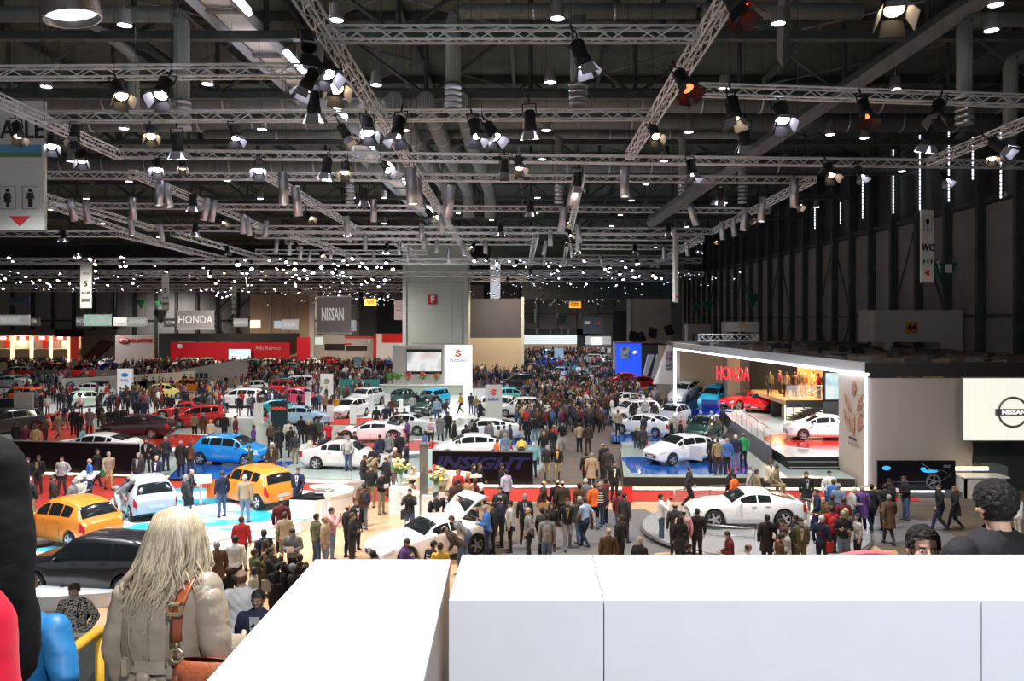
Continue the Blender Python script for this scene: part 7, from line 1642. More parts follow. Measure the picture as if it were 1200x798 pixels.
# the men coming up the stair
person(((302 - VX) / F * 10, 10, 4.50 - 1.78), 'stand', 'f', 'navy', 'char', 'short', 'hblack', 'jacket', False, 'dark haired man in blue grey jacket facing the viewer beside the white parapet', None, ['shirt:lgrey'], 1.0, 's3')
person(((283 - VX) / F * 10.9, 10.9, 2.7), 'stand', 'b', 'white', 'char', 'rim', 'hred', 'jacket', False, 'bald man in white seen from behind beside the white parapet', None, (), 1.0)
t = person(((88 - VX) / F * 13, 13.0, 3.60 - 1.78), 'pockets', 'f', 'cream', 'black', 'short', 'hbrown', 'jacket', False, 'young man in black and white patterned hooded jacket at lower left', None, ['backpack:black'], 1.0)
leo = ramp_mat('spotted_cloth', [(0, (.03, .028, .025)), (.47, (.55, .50, .42)), (1, (.62, .58, .5))], scale=34, rough=.9)
for c in KIDS[t.name]:
 if c.name.startswith('jacket'): c.data = c.data.copy(); c.data.materials.clear(); c.data.materials.append(leo)
# ---- crowd further off
def crowd():
 r = random.Random(11)
 tops = ['black', 'black', 'char', 'dark', 'navy', 'brown', 'dbrown', 'grey', 'maroon', 'red', 'beige', 'olive', 'jeans', 'lgrey', 'white', 'tan', 'lblue', 'blue']
 words = {'black': 'black', 'char': 'dark grey', 'dark': 'dark', 'navy': 'navy', 'brown': 'brown', 'dbrown': 'dark brown', 'grey': 'grey', 'maroon': 'maroon', 'red': 'red', 'beige': 'beige', 'olive': 'olive', 'jeans': 'denim blue', 'lgrey': 'light grey', 'white': 'white', 'tan': 'tan', 'lblue': 'pale blue', 'blue': 'blue'}
 areas = [('aisle', [(640, 500), (672, 500), (700, 478), (716, 455), (700, 440), (612, 440), (606, 470), (628, 486)], 120, 'the central aisle', .0),
    ('right', [(715, 470), (760, 470), (780, 462), (760, 446), (712, 446)], 14, 'the stands right of the aisle', .0),
    ('left', [(50, 478), (150, 470), (300, 466), (330, 470), (330, 450), (60, 452)], 26, 'the stands at left', .05),
    ('mid', [(290, 466), (450, 466), (450, 446), (300, 446)], 10, 'the stands left of the tower', .05),
    ('stage', [(850, 470), (900, 466), (905, 452), (850, 452)], 8, 'the back of the right hand stand', 0)]
 def inside(p, poly):
  c = False; j = len(poly) - 1
  for i in range(len(poly)):
   if (poly[i][1] > p[1]) != (poly[j][1] > p[1]) and p[0] < (poly[j][0] - poly[i][0]) * (p[1] - poly[i][1]) / (poly[j][1] - poly[i][1]) + poly[i][0]: c = not c
   j = i
  return c
 total = len(SPOTSET)
 for (nm, poly, cnt, where, zb) in areas:
  k = tries = 0; world = [G(*p) for p in poly]; wp = [(v.x, v.y) for v in world]
  x0, x1 = min(p[0] for p in wp), max(p[0] for p in wp); y0, y1 = min(p[1] for p in wp), max(p[1] for p in wp)
  while k < cnt and tries < 20000 and total < 300:
   tries += 1; x, y = r.uniform(x0, x1), r.uniform(y0, y1)
   if not inside((x, y), wp) or any(abs(x - a) < .62 and abs(y - b) < .62 for a, b in SPOTSET): continue
   if any((x - a) ** 2 + (y - b) ** 2 < 5.5 for a, b in CARSPOTS): continue
   c = r.choice(tops); pose = r.choice(('walk', 'walk2', 'stand', 'pockets', 'read', 'stand')); fem = r.random() < .3
   f = r.choice(('f', 'f', 'b', 'b', 'fl', 'fr', 'bl', 'br')) if nm == 'aisle' else r.choice(('b', 'b', 'l', 'r', 'f'))
   hc = r.choice(('hblack', 'hbrown', 'hbrown', 'hgrey', 'hblond'))
   person((x, y, zb), pose, f, c, r.choice(('black', 'char', 'jeans', 'navy', 'khaki')), r.choice(('long', 'bob')) if fem else r.choice(('short', 'short', 'rim')), hc, 'jacket' if r.random() < .75 else 'coat', fem,
     'visitor with a %s top in %s' % (words[c], where), 'visitors in %s with a %s top' % (where, words[c]), (), r.uniform(.93, 1.04), simple=True)
   SPOTSET.append((x, y)); k += 1; total += 1
 # beyond: too many and too small to pick apart, low detail figures in one mesh
 cols_ = ['black', 'dark', 'char', 'navy', 'brown', 'red', 'maroon', 'grey', 'tan', 'white', 'jeans', 'lblue']
 ms = [mat('crowd_' + c, C[c], .85) for c in cols_]; sk = mat('crowd_skin', C['s1'], .6); hb = mat('crowd_hair', C['hbrown'], .6); m = MB()
 def fig(x, y, z, tc, bc, rz, hb_i):
  M = Matrix.Translation((x, y, z)) @ Matrix.Rotation(rz, 4, 'Z'); o = len(m.v)
  for s in (-1, 1):
   m.tube([(s * .10, s * .08, .0), (s * .09, 0, .5), (s * .08, 0, .88)], [.05, .06, .085], 5, bc); m.tube([(s * .20, 0, 1.42), (s * .26, .0, 1.15), (s * .24, .09, .92)], [.055, .045, .03], 4, tc)
  m.tube([(0, 0, .82), (0, 0, 1.05), (0, 0, 1.38), (0, 0, 1.50)], [(.17, .12), (.16, .12), (.21, .12), (.07, .06)], 7, tc, up=(0, 1, 0)); m.ell((0, .015, 1.63), (.075, .09, .11), len(ms), 6, 5); m.ell((0, -.015, 1.67), (.085, .095, .10), hb_i, 6, 5)
  for i in range(o, len(m.v)): m.v[i] = tuple(M @ Vector(m.v[i]))
 zones = [(ccw([Vector((-1.5, 88)), Vector((11, 80)), Vector((12.5, 140)), Vector((18, 185)), Vector((-1, 185))]), 420), (ccw([Vector((-62, 95)), Vector((-18, 92)), Vector((-17, 133)), Vector((-88, 133))]), 620),
    (ccw([Vector((-7, 92)), Vector((-1, 92)), Vector((-1, 108)), Vector((-8, 108))]), 60), (ccw([Vector((-45, 64)), Vector((-16, 64)), Vector((-16, 90)), Vector((-55, 90))]), 270), (ccw([Vector((-1.2, 54)), Vector((5.4, 54)), Vector((9.5, 82)), Vector((-.6, 82))]), 230), (ccw([Vector((5, 64)), Vector((11, 64)), Vector((11, 84)), Vector((7, 84))]), 40), (ccw([Vector((15.5, 62)), Vector((26, 62)), Vector((26, 66)), Vector((15.5, 66))]), 16)]
 for (poly, cnt) in zones:
  wp = [(p[0], p[1]) for p in poly]; k = 0; x0, x1 = min(p[0] for p in wp), max(p[0] for p in wp); y0, y1 = min(p[1] for p in wp), max(p[1] for p in wp)
  while k < cnt:
   x, y = r.uniform(x0, x1), r.uniform(y0, y1)
   if not inside((x, y), wp) or any((x - a) ** 2 + (y - b) ** 2 < 4.5 for a, b in CARSPOTS) or (y < 90 and any(abs(x - a) < .4 and abs(y - b) < .4 for a, b in SPOTSET)): continue
   if y < 90: SPOTSET.append((x, y))
   ci = r.choice((0, 0, 0, 1, 1, 2, 2, 3, 4, 4, 5, 6, 6, 7, 8, 9, 10)) if x < -10 else r.choice((0, 0, 0, 1, 1, 1, 2, 2, 3, 4, 4, 4, 6, 7, 8, 9, 10, 10, 5))
   fig(x, y, .04, ci, r.choice((0, 1, 2, 3, 10)), r.uniform(0, 6.28), len(ms) + 1); k += 1
 tag(m.obj('crowd', ms + [sk, hb]), 'dense far crowd of hundreds of tiny visitors filling the back of the hall', 'crowd', kind='stuff')
# ================================================================ CARS
paint = mat('car_paint', (.5, .5, .5), .22, objcol=True, coat=.6, spec=.6)
cglass = mat('car_glass', (.012, .016, .018), .06, spec=.8, coat=.3); rubber = mat('tyre_rubber', (.012, .012, .012), .8); rimm = mat('alloy', (.55, .56, .58), .25, metal=.7)
tail = mat('tail_lamp', (.5, .01, .02), .15, coat=.5, emit=.05); head = mat('head_lamp', (.55, .6, .65), .08, coat=.6); trimb = mat('car_trim', (.02, .02, .022), .5); plate = mat('number_plate', (.55, .55, .55), .5)
seatm = mat('car_seat', (.05, .045, .04), .8); chrome = mat('chrome', (.7, .7, .72), .12, metal=1)
# per kind: length, width, side silhouette (0 = nose, 1 = tail), belt line, axles, wheel radius, windscreen span, rear window span, side window span, roof width share
KINDS = {
 'hatch': dict(L=3.72, W=1.66, top=[(0, .58), (.02, .70), (.08, .80), (.20, .95), (.27, 1.02), (.36, 1.32), (.45, 1.49), (.58, 1.54), (.75, 1.50), (.86, 1.40), (.93, 1.10), (.965, .92), (.99, .82), (1, .62)], belt=[(0, .66), (.25, .90), (.6, .95), (.9, 1.0), (1, .85)], ax=(.16, .83), r=.30, ws=(.275, .42), rw=(.865, .945), sw=[(.325, .50), (.515, .68), (.695, .82)]),
 'mpv': dict(L=3.95, W=1.70, top=[(0, .60), (.02, .74), (.07, .86), (.17, 1.00), (.23, 1.08), (.34, 1.40), (.43, 1.54), (.60, 1.58), (.80, 1.54), (.90, 1.42), (.955, 1.08), (.98, .88), (1, .62)], belt=[(0, .68), (.2, .92), (.6, .98), (.9, 1.06), (1, .88)], ax=(.17, .85), r=.31, ws=(.235, .40), rw=(.905, .96), sw=[(.27, .34), (.36, .53), (.545, .71), (.73, .84)]),
 'sedan': dict(L=4.55, W=1.76, top=[(0, .58), (.02, .70), (.08, .80), (.22, .94), (.28, 1.00), (.40, 1.34), (.48, 1.43), (.60, 1.44), (.70, 1.36), (.80, 1.14), (.86, 1.06), (.96, 1.03), (.99, .90), (1, .62)], belt=[(0, .66), (.3, .88), (.6, .94), (.85, 1.0), (1, .86)], ax=(.18, .79), r=.32, ws=(.29, .42), rw=(.70, .80), sw=[(.345, .50), (.51, .66), (.67, .74)]),
 'liftback': dict(L=4.39, W=1.70, top=[(0, .58), (.02, .72), (.07, .82), (.18, .98), (.24, 1.06), (.38, 1.37), (.48, 1.43), (.60, 1.41), (.75, 1.28), (.88, 1.12), (.965, 1.05), (.985, .85), (1, .62)], belt=[(0, .66), (.2, .90), (.6, .96), (.9, 1.02), (1, .86)], ax=(.18, .78), r=.31, ws=(.245, .40), rw=(.72, .90), sw=[(.28, .35), (.36, .52), (.53, .68), (.695, .76)]),
 'coupe': dict(L=4.25, W=1.84, top=[(0, .50), (.02, .60), (.08, .70), (.22, .84), (.34, .92), (.44, 1.20), (.50, 1.29), (.58, 1.31), (.68, 1.27), (.82, 1.10), (.93, .98), (.98, .90), (1, .58)], belt=[(0, .60), (.2, .80), (.4, .86), (.7, .92), (.9, .96), (1, .82)], ax=(.19, .79), r=.34, ws=(.345, .48), rw=(.70, .90), sw=[(.42, .56), (.57, .68)]),
 'concept': dict(L=4.3, W=1.85, top=[(0, .46), (.02, .54), (.10, .66), (.25, .86), (.42, 1.20), (.55, 1.26), (.70, 1.20), (.85, 1.05), (.95, .96), (.99, .86), (1, .58)], belt=[(0, .54), (.25, .78), (.6, .88), (.9, .94), (1, .8)], ax=(.17, .81), r=.38, ws=(.26, .44), rw=(.72, .90), sw=[(.36, .50), (.515, .70)]),
 'suv': dict(L=4.35, W=1.80, top=[(0, .66), (.02, .84), (.06, .96), (.22, 1.08), (.27, 1.14), (.37, 1.52), (.44, 1.66), (.60, 1.69), (.84, 1.66), (.93, 1.52), (.965, 1.15), (.985, 1.0), (1, .68)], belt=[(0, .76), (.25, 1.02), (.6, 1.08), (.92, 1.14), (1, .95)], ax=(.18, .82), r=.37, ws=(.275, .41), rw=(.935, .97), sw=[(.33, .50), (.515, .70), (.72, .88)]),
 'box': dict(L=3.6, W=1.62, top=[(0, .66), (.02, .84), (.05, .98), (.10, 1.05), (.20, 1.45), (.27, 1.60), (.5, 1.64), (.85, 1.62), (.95, 1.50), (.98, 1.1), (1, .66)], belt=[(0, .76), (.2, 1.0), (.9, 1.05), (1, .9)], ax=(.16, .86), r=.29, ws=(.10, .24), rw=(.955, .98), sw=[(.22, .45), (.47, .70), (.72, .90)]),
}
def interp(t, x):
 if x <= t[0][0]: return t[0][1]
 for (a, u), (b, v) in zip(t, t[1:]):
  if x <= b: return u + (v - u) * (x - a) / (b - a)
 return t[-1][1]
def sm_(t, x): return sum(interp(t, x + k) * w_ for k, w_ in ((-.022, .2), (-.011, .2), (0, .2), (.011, .2), (.022, .2))) if .03 < x < .97 else interp(t, x)
class Car:
 def __init__(s, kind):
  s.k = K = KINDS[kind]; s.L, s.W = K['L'], K['W']
 def ring(s, x):
  K = s.k; T = sm_(K['top'], x); W2 = s.W / 2
  pl = interp([(0, .70), (.012, .80), (.04, .90), (.10, .965), (.2, .99), (.5, 1.0), (.85, .985), (.94, .94), (.985, .87), (1, .78)], x); w = W2 * pl
  B = min(sm_(K['belt'], x), T - .02); cab = max(0, min(1, (T - B - .06) / .30))
  wt = w * (.86 * (1 - cab) + .70 * cab); edge = .018 + .035 * cab
  sill = interp([(0, .30), (.05, .20), (.9, .20), (1, .34)], x); mid = (B + sill) * .5
  arch = 0
  for a in K['ax']:
   dx = (x - a) * s.L; Ra = K['r'] + .055
   if abs(dx) < Ra: arch = max(arch, K['r'] + math.sqrt(max(0, Ra * Ra - dx * dx)))
  fl = .012 if arch else 0
  z6 = max(sill, arch); z5 = max(.5 * (mid + sill), z6 + .015); z4 = max(mid, z5 + .02)
  sh = B + (T - B) * .04
  return [(0, T), (wt * .5, T - edge * .25), (wt * .86, T - edge * .65), (wt, T - edge - .02), (w * .955 * cab + w * .96 * (1 - cab), sh + .012 * (1 - cab)), (w * .985, min(B - .03, B - .03)), (w + fl, z4), (w + fl * .8, z5), (w * .985 + fl, z6), (w * .80, z6), (0, max(sill, z6 * 0 + sill) if not arch else sill + .12)]
 def P(s, x, u, side):
  r = s.ring(x); i = min(int(u), len(r) - 2); f = u - i
  y = r[i][0] + (r[i + 1][0] - r[i][0]) * f; z = r[i][1] + (r[i + 1][1] - r[i][1]) * f
  return Vector(((.5 - x) * s.L, side * y, z))
 def patch(s, x0, x1, u0, u1, side, name, m, par, off=.008, n=8, k=4, full=False, inset=0, w_=None):
  vs = []; fs = []
  us = [u0 + (u1 - u0) * j / k for j in range(k + 1)]
  if full: seq = [(u, -1) for u in reversed(us)] + [(u, 1) for u in us[1:]]
  else: seq = [(u, side) for u in us]
  for i in range(n + 1):
   x = x0 + (x1 - x0) * i / n
   for (u, sd) in seq:
    e = .004; p = s.P(x, u, sd); tx = s.P(min(x + e, 1), u, sd) - s.P(max(x - e, 0), u, sd); tu = s.P(x, u + .08, sd) - s.P(x, max(0, u - .08), sd)
    nn = tx.cross(tu) * sd
    if u < .1 and full: nn = Vector((nn.x, 0, nn.z))
    nn = nn.normalized() if nn.length > 1e-8 else Vector((0, 0, 1))
    if nn.dot(Vector((0, sd * 1.0, .6))) < 0: nn = -nn
    vs.append(p + nn * off)
  c = len(seq)
  for i in range(n):
   for j in range(c - 1):
    a = i * c + j; fs.append((a, a + 1, a + c + 1, a + c))
  o = MB().add(vs, fs, 0, True).obj(name, m, par); return o
 def build(s, name, label=None, detail=True):
  K = s.k; t = empty(name, (0, 0, 0)); N_ = 64
  xs = sorted(set([i / N_ for i in range(N_ + 1)] + [.006, .012, .988, .994]))
  nr = len(s.ring(.5)); vs = []; fs = []
  for x in xs:
   r = s.ring(x); X = (.5 - x) * s.L
   vs += [(X, -y, z) for y, z in r] + [(X, y, z) for y, z in reversed(r)][:-1][0:] if False else [(X, -y, z) for y, z in r] + [(X, y, z) for y, z in list(reversed(r))[1:-1]]
  c = 2 * nr - 2
  for i in range(len(xs) - 1):
   for j in range(c):
    a, b = i * c + j, i * c + (j + 1) % c; fs.append((a, a + c, b + c, b))
  fs.append(tuple(range(c))); fs.append(tuple(reversed(range((len(xs) - 1) * c, len(xs) * c))))
  b = MB().add(vs, fs, 0, True); b.sm[-1] = b.sm[-2] = False
  b.obj('body', paint, t)
  s.patch(K['ws'][0], K['ws'][1] - .012, 0, 2.75, 1, 'windscreen', cglass, t, .010, 8, 4, True)
  s.patch(K['rw'][0], K['rw'][1], 0, 2.6, 1, 'rear_window', cglass, t, .010, 6, 4, True)
  for sd in (-1, 1):
   for (a, e) in K['sw']: s.patch(a, e, 3.14, 3.90, sd, 'side_window', cglass, t, .008, 8, 3)
   s.patch(.012, .085, 4.2, 5.3, sd, 'headlight', head, t, .010, 5, 3)
   s.patch(.955, .995, 4.3, 5.9, sd, 'taillight', tail, t, .012, 5, 3)
   if detail:
    p = s.P(K['ws'][0] + .07, 4.0, sd); MB().ell((p.x, p.y + sd * .10, p.z + .05), (.055, .11, .07), 0, 10, 7).obj('wing_mirror', paint, t)
    for (a, e) in K['sw'][:2]:
     if e - a > .1: q = s.P(e - .03, 5.05, sd); MB().cbox((q.x, q.y + sd * .012, q.z - .02), (.17, .03, .028)).obj('door_handle', paint, t)
     q1 = s.P(e + .007, 4.2, sd); q2 = s.P(e + .012, 7.2, sd); q3 = s.P(e + .010, 6, sd)
     MB().tube([q1 + Vector((0, sd * .002, 0)), q3 + Vector((0, sd * .002, 0)), q2 + Vector((0, sd * .002, 0))], .005, 4).obj('door_gap', trimb, t)
  r0 = s.ring(0); MB().box((s.L / 2 - .02, -s.W * .26, .36), (s.L / 2 + .015, s.W * .26, .50)).obj('grille', trimb, t); MB().box((s.L / 2 - .01, -s.W * .16, .53), (s.L / 2 + .02, s.W * .16, .56)).obj('grille_bar', chrome, t)
  MB().box((s.L / 2 + .01, -.26, .38), (s.L / 2 + .03, .26, .48)).obj('number_plate', plate, t); zr = .72 if K['top'][-2][1] > .85 else .6
  q = s.P(.985, 0, 1); MB().box((-s.L / 2 - .02, -.26, .50), (-s.L / 2 + .03, .26, .61)).obj('number_plate', plate, t)
  MB().box((-s.L * .47, -s.W * .38, .22), (s.L * .47, s.W * .38, .5)).obj('underbody', trimb, t)
  for ax in K['ax']:
   for sd in (-1, 1):
    R_ = K['r']; wc = Vector(((.5 - ax) * s.L, sd * (s.W / 2 - .115), R_)); M = Matrix.Translation(wc) @ Matrix.Rotation(-sd * PI / 2, 4, 'X')
    w_ = MB().lathe([(R_ * .62, -.10), (R_ * .97, -.10), (R_, -.07), (R_, .07), (R_ * .97, .10), (R_ * .68, .105), (R_ * .66, .09)], 22, 0, M, cap=False).obj('wheel', rubber, t)
    rm = MB().lathe([(R_ * .69, .10), (R_ * .66, .10), (R_ * .62, .02), (.0, .015)], 22, 1, M, cap=False); rm.lathe([(0, .09), (R_ * .14, .085), (R_ * .16, .05)], 10, 0, M, cap=False)
    for k in range(5):
     a = k * 2 * PI / 5; c_, s_ = math.cos(a), math.sin(a)
     rm.add([M @ Vector(v) for v in ((-s_ * .05 + c_ * .03, c_ * .05 + s_ * .03, .085), (s_ * .05 + c_ * .03, -c_ * .05 + s_ * .03, .085), (s_ * .035 + c_ * R_ * .66, -c_ * .035 + s_ * R_ * .66, .098), (-s_ * .035 + c_ * R_ * .66, c_ * .035 + s_ * R_ * .66, .098))], [(0, 1, 2, 3)], 0)
    rm.lathe([(R_ * .64, .097), (R_ * .70, .106)], 22, 0, M, cap=False)
    rm.obj('rim', [rimm, trimb], w_)
  return t
PROTO = {}
CC = dict(orange=(.80, .24, .03), silver=(.42, .45, .52), black=(.012, .012, .014), white=(.80, .80, .82), blue=(.01, .24, .62), satin=(.62, .62, .60), darkred=(.03, .008, .012), red=(.55, .01, .015), mint=(.55, .72, .60), yellow=(.80, .70, .22), pink=(.62, .06, .13), sky=(.03, .42, .70), dblue=(.01, .03, .28), grey=(.05, .052, .058), teal=(.05, .40, .45), silverl=(.55, .58, .58), dgreen=(.02, .06, .05), vblue=(.02, .08, .62), orangered=(.75, .10, .02), plum=(.25, .01, .02), paleblue=(.35, .50, .70))
def car(kind, color, loc, heading, label, name='car', group=None, pitch=0, detail=True, scale=1.0):
 key = kind
 if key not in PROTO:
  PROTO[key] = Car(kind).build(name); t = PROTO[key]; PROTO[key + '_used'] = False
 if not PROTO[key + '_used']:
  t = PROTO[key]; PROTO[key + '_used'] = True
 else:
  src = PROTO[key]; t = src.copy(); col.objects.link(t)
  for ch in KIDS[src.name]:
   if not detail and ch.name.split('.')[0] in ('door_handle', 'door_gap', 'grille_bar'): continue
   copy_tree(ch, t)
 t.location = loc; t.rotation_euler = (0, R(-pitch), R(heading)); t.scale = (scale,) * 3
 tag(t, label, 'car', group)
 def colr(o):
  for ch in KIDS.get(o.name, ()):
   ch.color = tuple(CC[color]) + (1,); colr(ch)
 colr(t); CARSPOTS.append((loc[0], loc[1])); return t
CARSPOTS = []
# centre px, wheel foot py, base z, kind, colour, heading (0 = nose to the right, 90 = nose away), label
CARS = """
82,645,.4,hatch,orange,152,orange small hatchback seen from behind at left, beside the black car
170,611,.4,hatch,silver,128,silver blue small hatchback on the white stand with people bending beside it
299,598,.4,mpv,orange,142,orange high roofed small car with open door on the white stand
116,706,.05,suv,black,172,black off-road car at lower left behind the blonde woman
872,620,.25,coupe,white,180,white sports coupe on the round grey turntable at right
505,668,.02,coupe,white,216,white sports coupe with open hatch beside the gap in the white parapet
272,547,.17,mpv,blue,-12,bright blue small car on the blue platform at left
406,552,.16,sedan,satin,-8,pearl silver saloon in the middle left
117,540,.15,liftback,white,175,white car half hidden behind the black barrier wall at left
554,541,.15,liftback,white,185,white car half hidden behind the blue lettered black wall
160,515,.61,liftback,darkred,184,black and dark red hatchback on the red turntable at left
234,502,.15,mpv,red,196,red small car with people before it, at left
436,520,.51,concept,white,184,low white show coupe on the red and white turntable
472,511,.15,sedan,silverl,168,silver saloon seen from behind over the white show coupe
570,518,.17,liftback,white,188,white liftback with people at its side in the middle
757,513,.17,liftback,white,140,white liftback on the blue patch right of the aisle
802,546,.47,liftback,white,208,white liftback with open door on the blue platform at right
833,497,.15,hatch,dblue,252,dark blue small car with raised bonnet at right
824,518,.1,hatch,dgreen,240,dark open framed small car behind the white one with the open door
788,500,.15,hatch,silver,235,silver grey small car with white roof behind the second white liftback
742,497,.1,suv,white,203,white estate car with red stripes right of the aisle
733,480,.05,liftback,satin,200,pale car behind the white estate right of the aisle
748,457,.05,hatch,red,185,red hatchback before the blue wall
728,452,.05,hatch,red,190,small red car left of the red hatchback
966,517,1.03,liftback,white,176,white liftback on the red disc on the right hand stage
895,484,1.0,coupe,red,235,red sports car at the back of the right hand stage
875,480,1.0,coupe,red,200,low red racing car at the back of the right hand stage
104,479,.05,hatch,mint,52,pale green small hatchback on the white stand at left
108,466,.05,sedan,white,20,white saloon behind the pale green hatchback
196,468,.05,hatch,yellow,8,yellow small hatchback on the white stand at left
226,461,.05,hatch,orange,350,orange small car behind the yellow hatchback
248,478,.05,concept,black,205,low black show car before the white off-roader at left
282,478,.1,suv,white,175,white off-road car behind the black show car at left
24,476,.1,suv,orangered,170,orange red estate car at the left edge
6,494,.1,suv,black,190,black off-road car at the left edge
10,512,.1,suv,grey,230,dark grey car at the left edge behind the man in black
410,491,.1,hatch,white,250,white hatchback facing the viewer on the white floor
428,478,.05,suv,silverl,248,silver off-road car behind the white hatchback
354,476,.3,hatch,pink,345,pink small car on the white platform
341,466,.05,suv,red,350,red and black crossover behind the pink small car
338,459,.05,sedan,teal,350,teal car behind the red crossover
356,458,.05,box,white,10,white box van behind the pink small car
508,478,.05,box,sky,245,light blue small car before the counter
500,487,.1,hatch,dgreen,255,dark small car in front of the light blue one
469,477,.05,hatch,dgreen,250,dark green small car left of the light blue one
588,488,.05,box,white,350,white box shaped show car right of the white sign pillar
600,474,.05,hatch,teal,10,turquoise small car behind the white box shaped car
610,489,.05,mpv,white,185,white small car at the left side of the aisle
350,500,.15,liftback,paleblue,10,pale blue car below the dark sign pillar
330,488,.12,coupe,teal,0,dark teal show car under the dark sign pillar
312,478,.05,suv,grey,340,dark grey off-road car left of the dark sign pillar
215,492,.15,coupe,red,190,low red sports car nose behind the red small car
300,462,.05,sedan,white,180,long white car behind the white off-roader
698,441,.05,liftback,mint,185,white and lime car far down the aisle right side
656,446,.05,suv,paleblue,260,pale blue car in the middle of the far aisle
662,438,.05,hatch,sky,180,light blue car far down the aisle
692,426,.05,suv,white,180,white off-road car far down the aisle
655,424,.05,sedan,paleblue,180,pale blue saloon far down the aisle
704,421,.05,sedan,silverl,170,silver saloon far down the aisle at right
640,418,.05,hatch,sky,185,sky blue small car far down the aisle at left
450,432,.05,sedan,vblue,185,vivid blue car left of the big screen wall
418,440,.05,concept,white,200,white show car with stripes left of the big screen wall
607,456,.05,suv,black,190,black car right of the lit logo panel
608,445,.05,sedan,grey,180,grey car behind the black one right of the lit logo panel
313,431,.05,hatch,white,185,white small car in the far crowd left
322,437,.05,sedan,plum,180,dark red car in the far crowd left
365,430,.05,sedan,white,175,white car far back beside the red ones
345,428,.05,hatch,red,180,red small car far back at left
382,428,.05,hatch,red,175,second red small car far back at left
340,436,.05,sedan,paleblue,180,pale blue saloon in the far crowd left
218,432,.05,suv,silverl,200,silver estate car far back at left
247,430,.05,hatch,white,10,white and red small car far back at left
258,442,.05,coupe,red,180,red sports car beside the grey pavilion
275,442,.05,coupe,plum,180,dark red sports car beside the grey pavilion
60,437,.05,sedan,red,180,red and orange racing car far back at left
95,440,.05,hatch,red,180,red hatchback behind the dark bench at left
125,431,.05,sedan,white,185,white saloon far back at left
128,436,.05,sedan,vblue,180,bright blue car far back at left
100,444,.05,sedan,dblue,190,dark blue saloon behind the curved white wall
18,445,.05,suv,white,190,white van at the left edge far back
10,455,.05,sedan,silverl,180,silver saloon at the left edge
295,432,.05,hatch,teal,180,turquoise car in the far crowd
372,419.5,.05,sedan,white,185,white car far back before the pale stands
400,421,.05,suv,white,180,white off-roader far back before the pale stands
425,422,.05,hatch,white,180,small white car far back right
395,436,.05,hatch,red,190,bright red car in the far crowd
640,431,.05,suv,dblue,180,dark blue car far down the aisle at left
712,433,.05,sedan,grey,180,grey saloon far down the aisle at right
"""
def place_cars():
 out = {}
 for i, ln in enumerate(CARS.strip().splitlines()):
  q = [s.strip() for s in ln.split(',')]; px, py, z = map(float, q[:3]); kind, colr, hd = q[3], q[4], float(q[5]); lb = ', '.join(q[6:])
  p = G(px, py, z) ; d = p.y
  # py is the foot of the nearest wheels: move the centre back by about half the car's depth seen from the viewer
  hdr = R(hd); K = KINDS[kind]; dep = abs(math.sin(hdr)) * K['L'] * .33 + abs(math.cos(hdr)) * K['W'] * .5
  d2 = d + dep; p = Vector(((px - VX) / F * d2, d2, z))
  out[lb] = car(kind, colr, p, hd, lb, detail=d < 75)
 return out
CARMAP = place_cars()
car('liftback', 'silverl', Vector(((805 - VX) / F * 70, 70, 1.05)), 232, 'silver liftback tilted on the ramp at the back of the right hand stand', pitch=-13)
car('liftback', 'sky', Vector(((838 - VX) / F * 66, 66, 1.0)), 238, 'light blue car tilted on a ramp before the red block letters', pitch=-13)
for (px, d, rz_, lb) in ((805, 70, 232, 'blue tilted ramp under the silver liftback'), (838, 66, 238, 'blue tilted ramp under the light blue car')):
 X = (px - VX) / F * d; t = empty('ramp', (X, d, -.35), R(rz_), lb, 'ramp')
 MB().add([(2.4, -1.1, .1), (2.4, 1.1, .1), (-2.4, 1.1, .1), (-2.4, -1.1, .1), (2.4, -1.1, .65), (2.4, 1.1, .65), (-2.4, 1.1, 1.75), (-2.4, -1.1, 1.75)], [(0, 1, 2, 3)[::-1], (4, 5, 6, 7)[::1], (0, 1, 5, 4), (1, 2, 6, 5), (2, 3, 7, 6), (3, 0, 4, 7)]).obj('wedge', mat('ramp_blue', (.05, .22, .40), .35), t)
 MB().box((-2.5, -1.2, 0), (2.5, 1.2, .12)).obj('base', mat('ramp_base', (.2, .3, .35), .4), t)
def extra(lb, name, fn):
 t = CARMAP[lb]; fn(t)
def open_panel(t, pts, m, name, th=.03, color=None):
 b = MB(); n = len(pts); b.add([Vector(p) for p in pts] + [Vector(p) - Vector((0, 0, th)) for p in pts], [tuple(range(n)), tuple(reversed(range(n, 2 * n)))] + [(i, (i + 1) % n, n + (i + 1) % n, n + i)[::-1] for i in range(n)])
 o = b.obj(name, m, t); o.color = tuple(CC[color]) + (1,) if color else (1, 1, 1, 1)
# raised hatch of the near coupe, raised bonnet and open doors elsewhere
t = CARMAP['white sports coupe with open hatch beside the gap in the white parapet']
open_panel(t, [(-.85, -.62, 1.28), (-.85, .62, 1.28), (-1.35, .70, 1.72), (-1.72, .66, 1.86), (-1.95, .55, 1.80), (-1.95, -.55, 1.80), (-1.72, -.66, 1.86), (-1.35, -.70, 1.72)], paint, 'raised_hatch', .05, 'white')
open_panel(t, [(-.95, -.50, 1.34), (-.95, .50, 1.34), (-1.36, .56, 1.735), (-1.36, -.56, 1.735)], cglass, 'hatch_window', .01)
t = CARMAP['white liftback with open door on the blue platform at right']
open_panel(t, [(.35, .84, .95), (.10, 1.55, .95), (.10, 1.55, .28), (.35, .84, .28)], paint, 'open_door', .03, 'white')
t = CARMAP['orange high roofed small car with open door on the white stand']
open_panel(t, [(.75, .84, 1.0), (1.05, 1.55, 1.0), (1.05, 1.55, .28), (.75, .84, .28)], paint, 'open_door', .03, 'orange')
t = CARMAP['dark blue small car with raised bonnet at right']
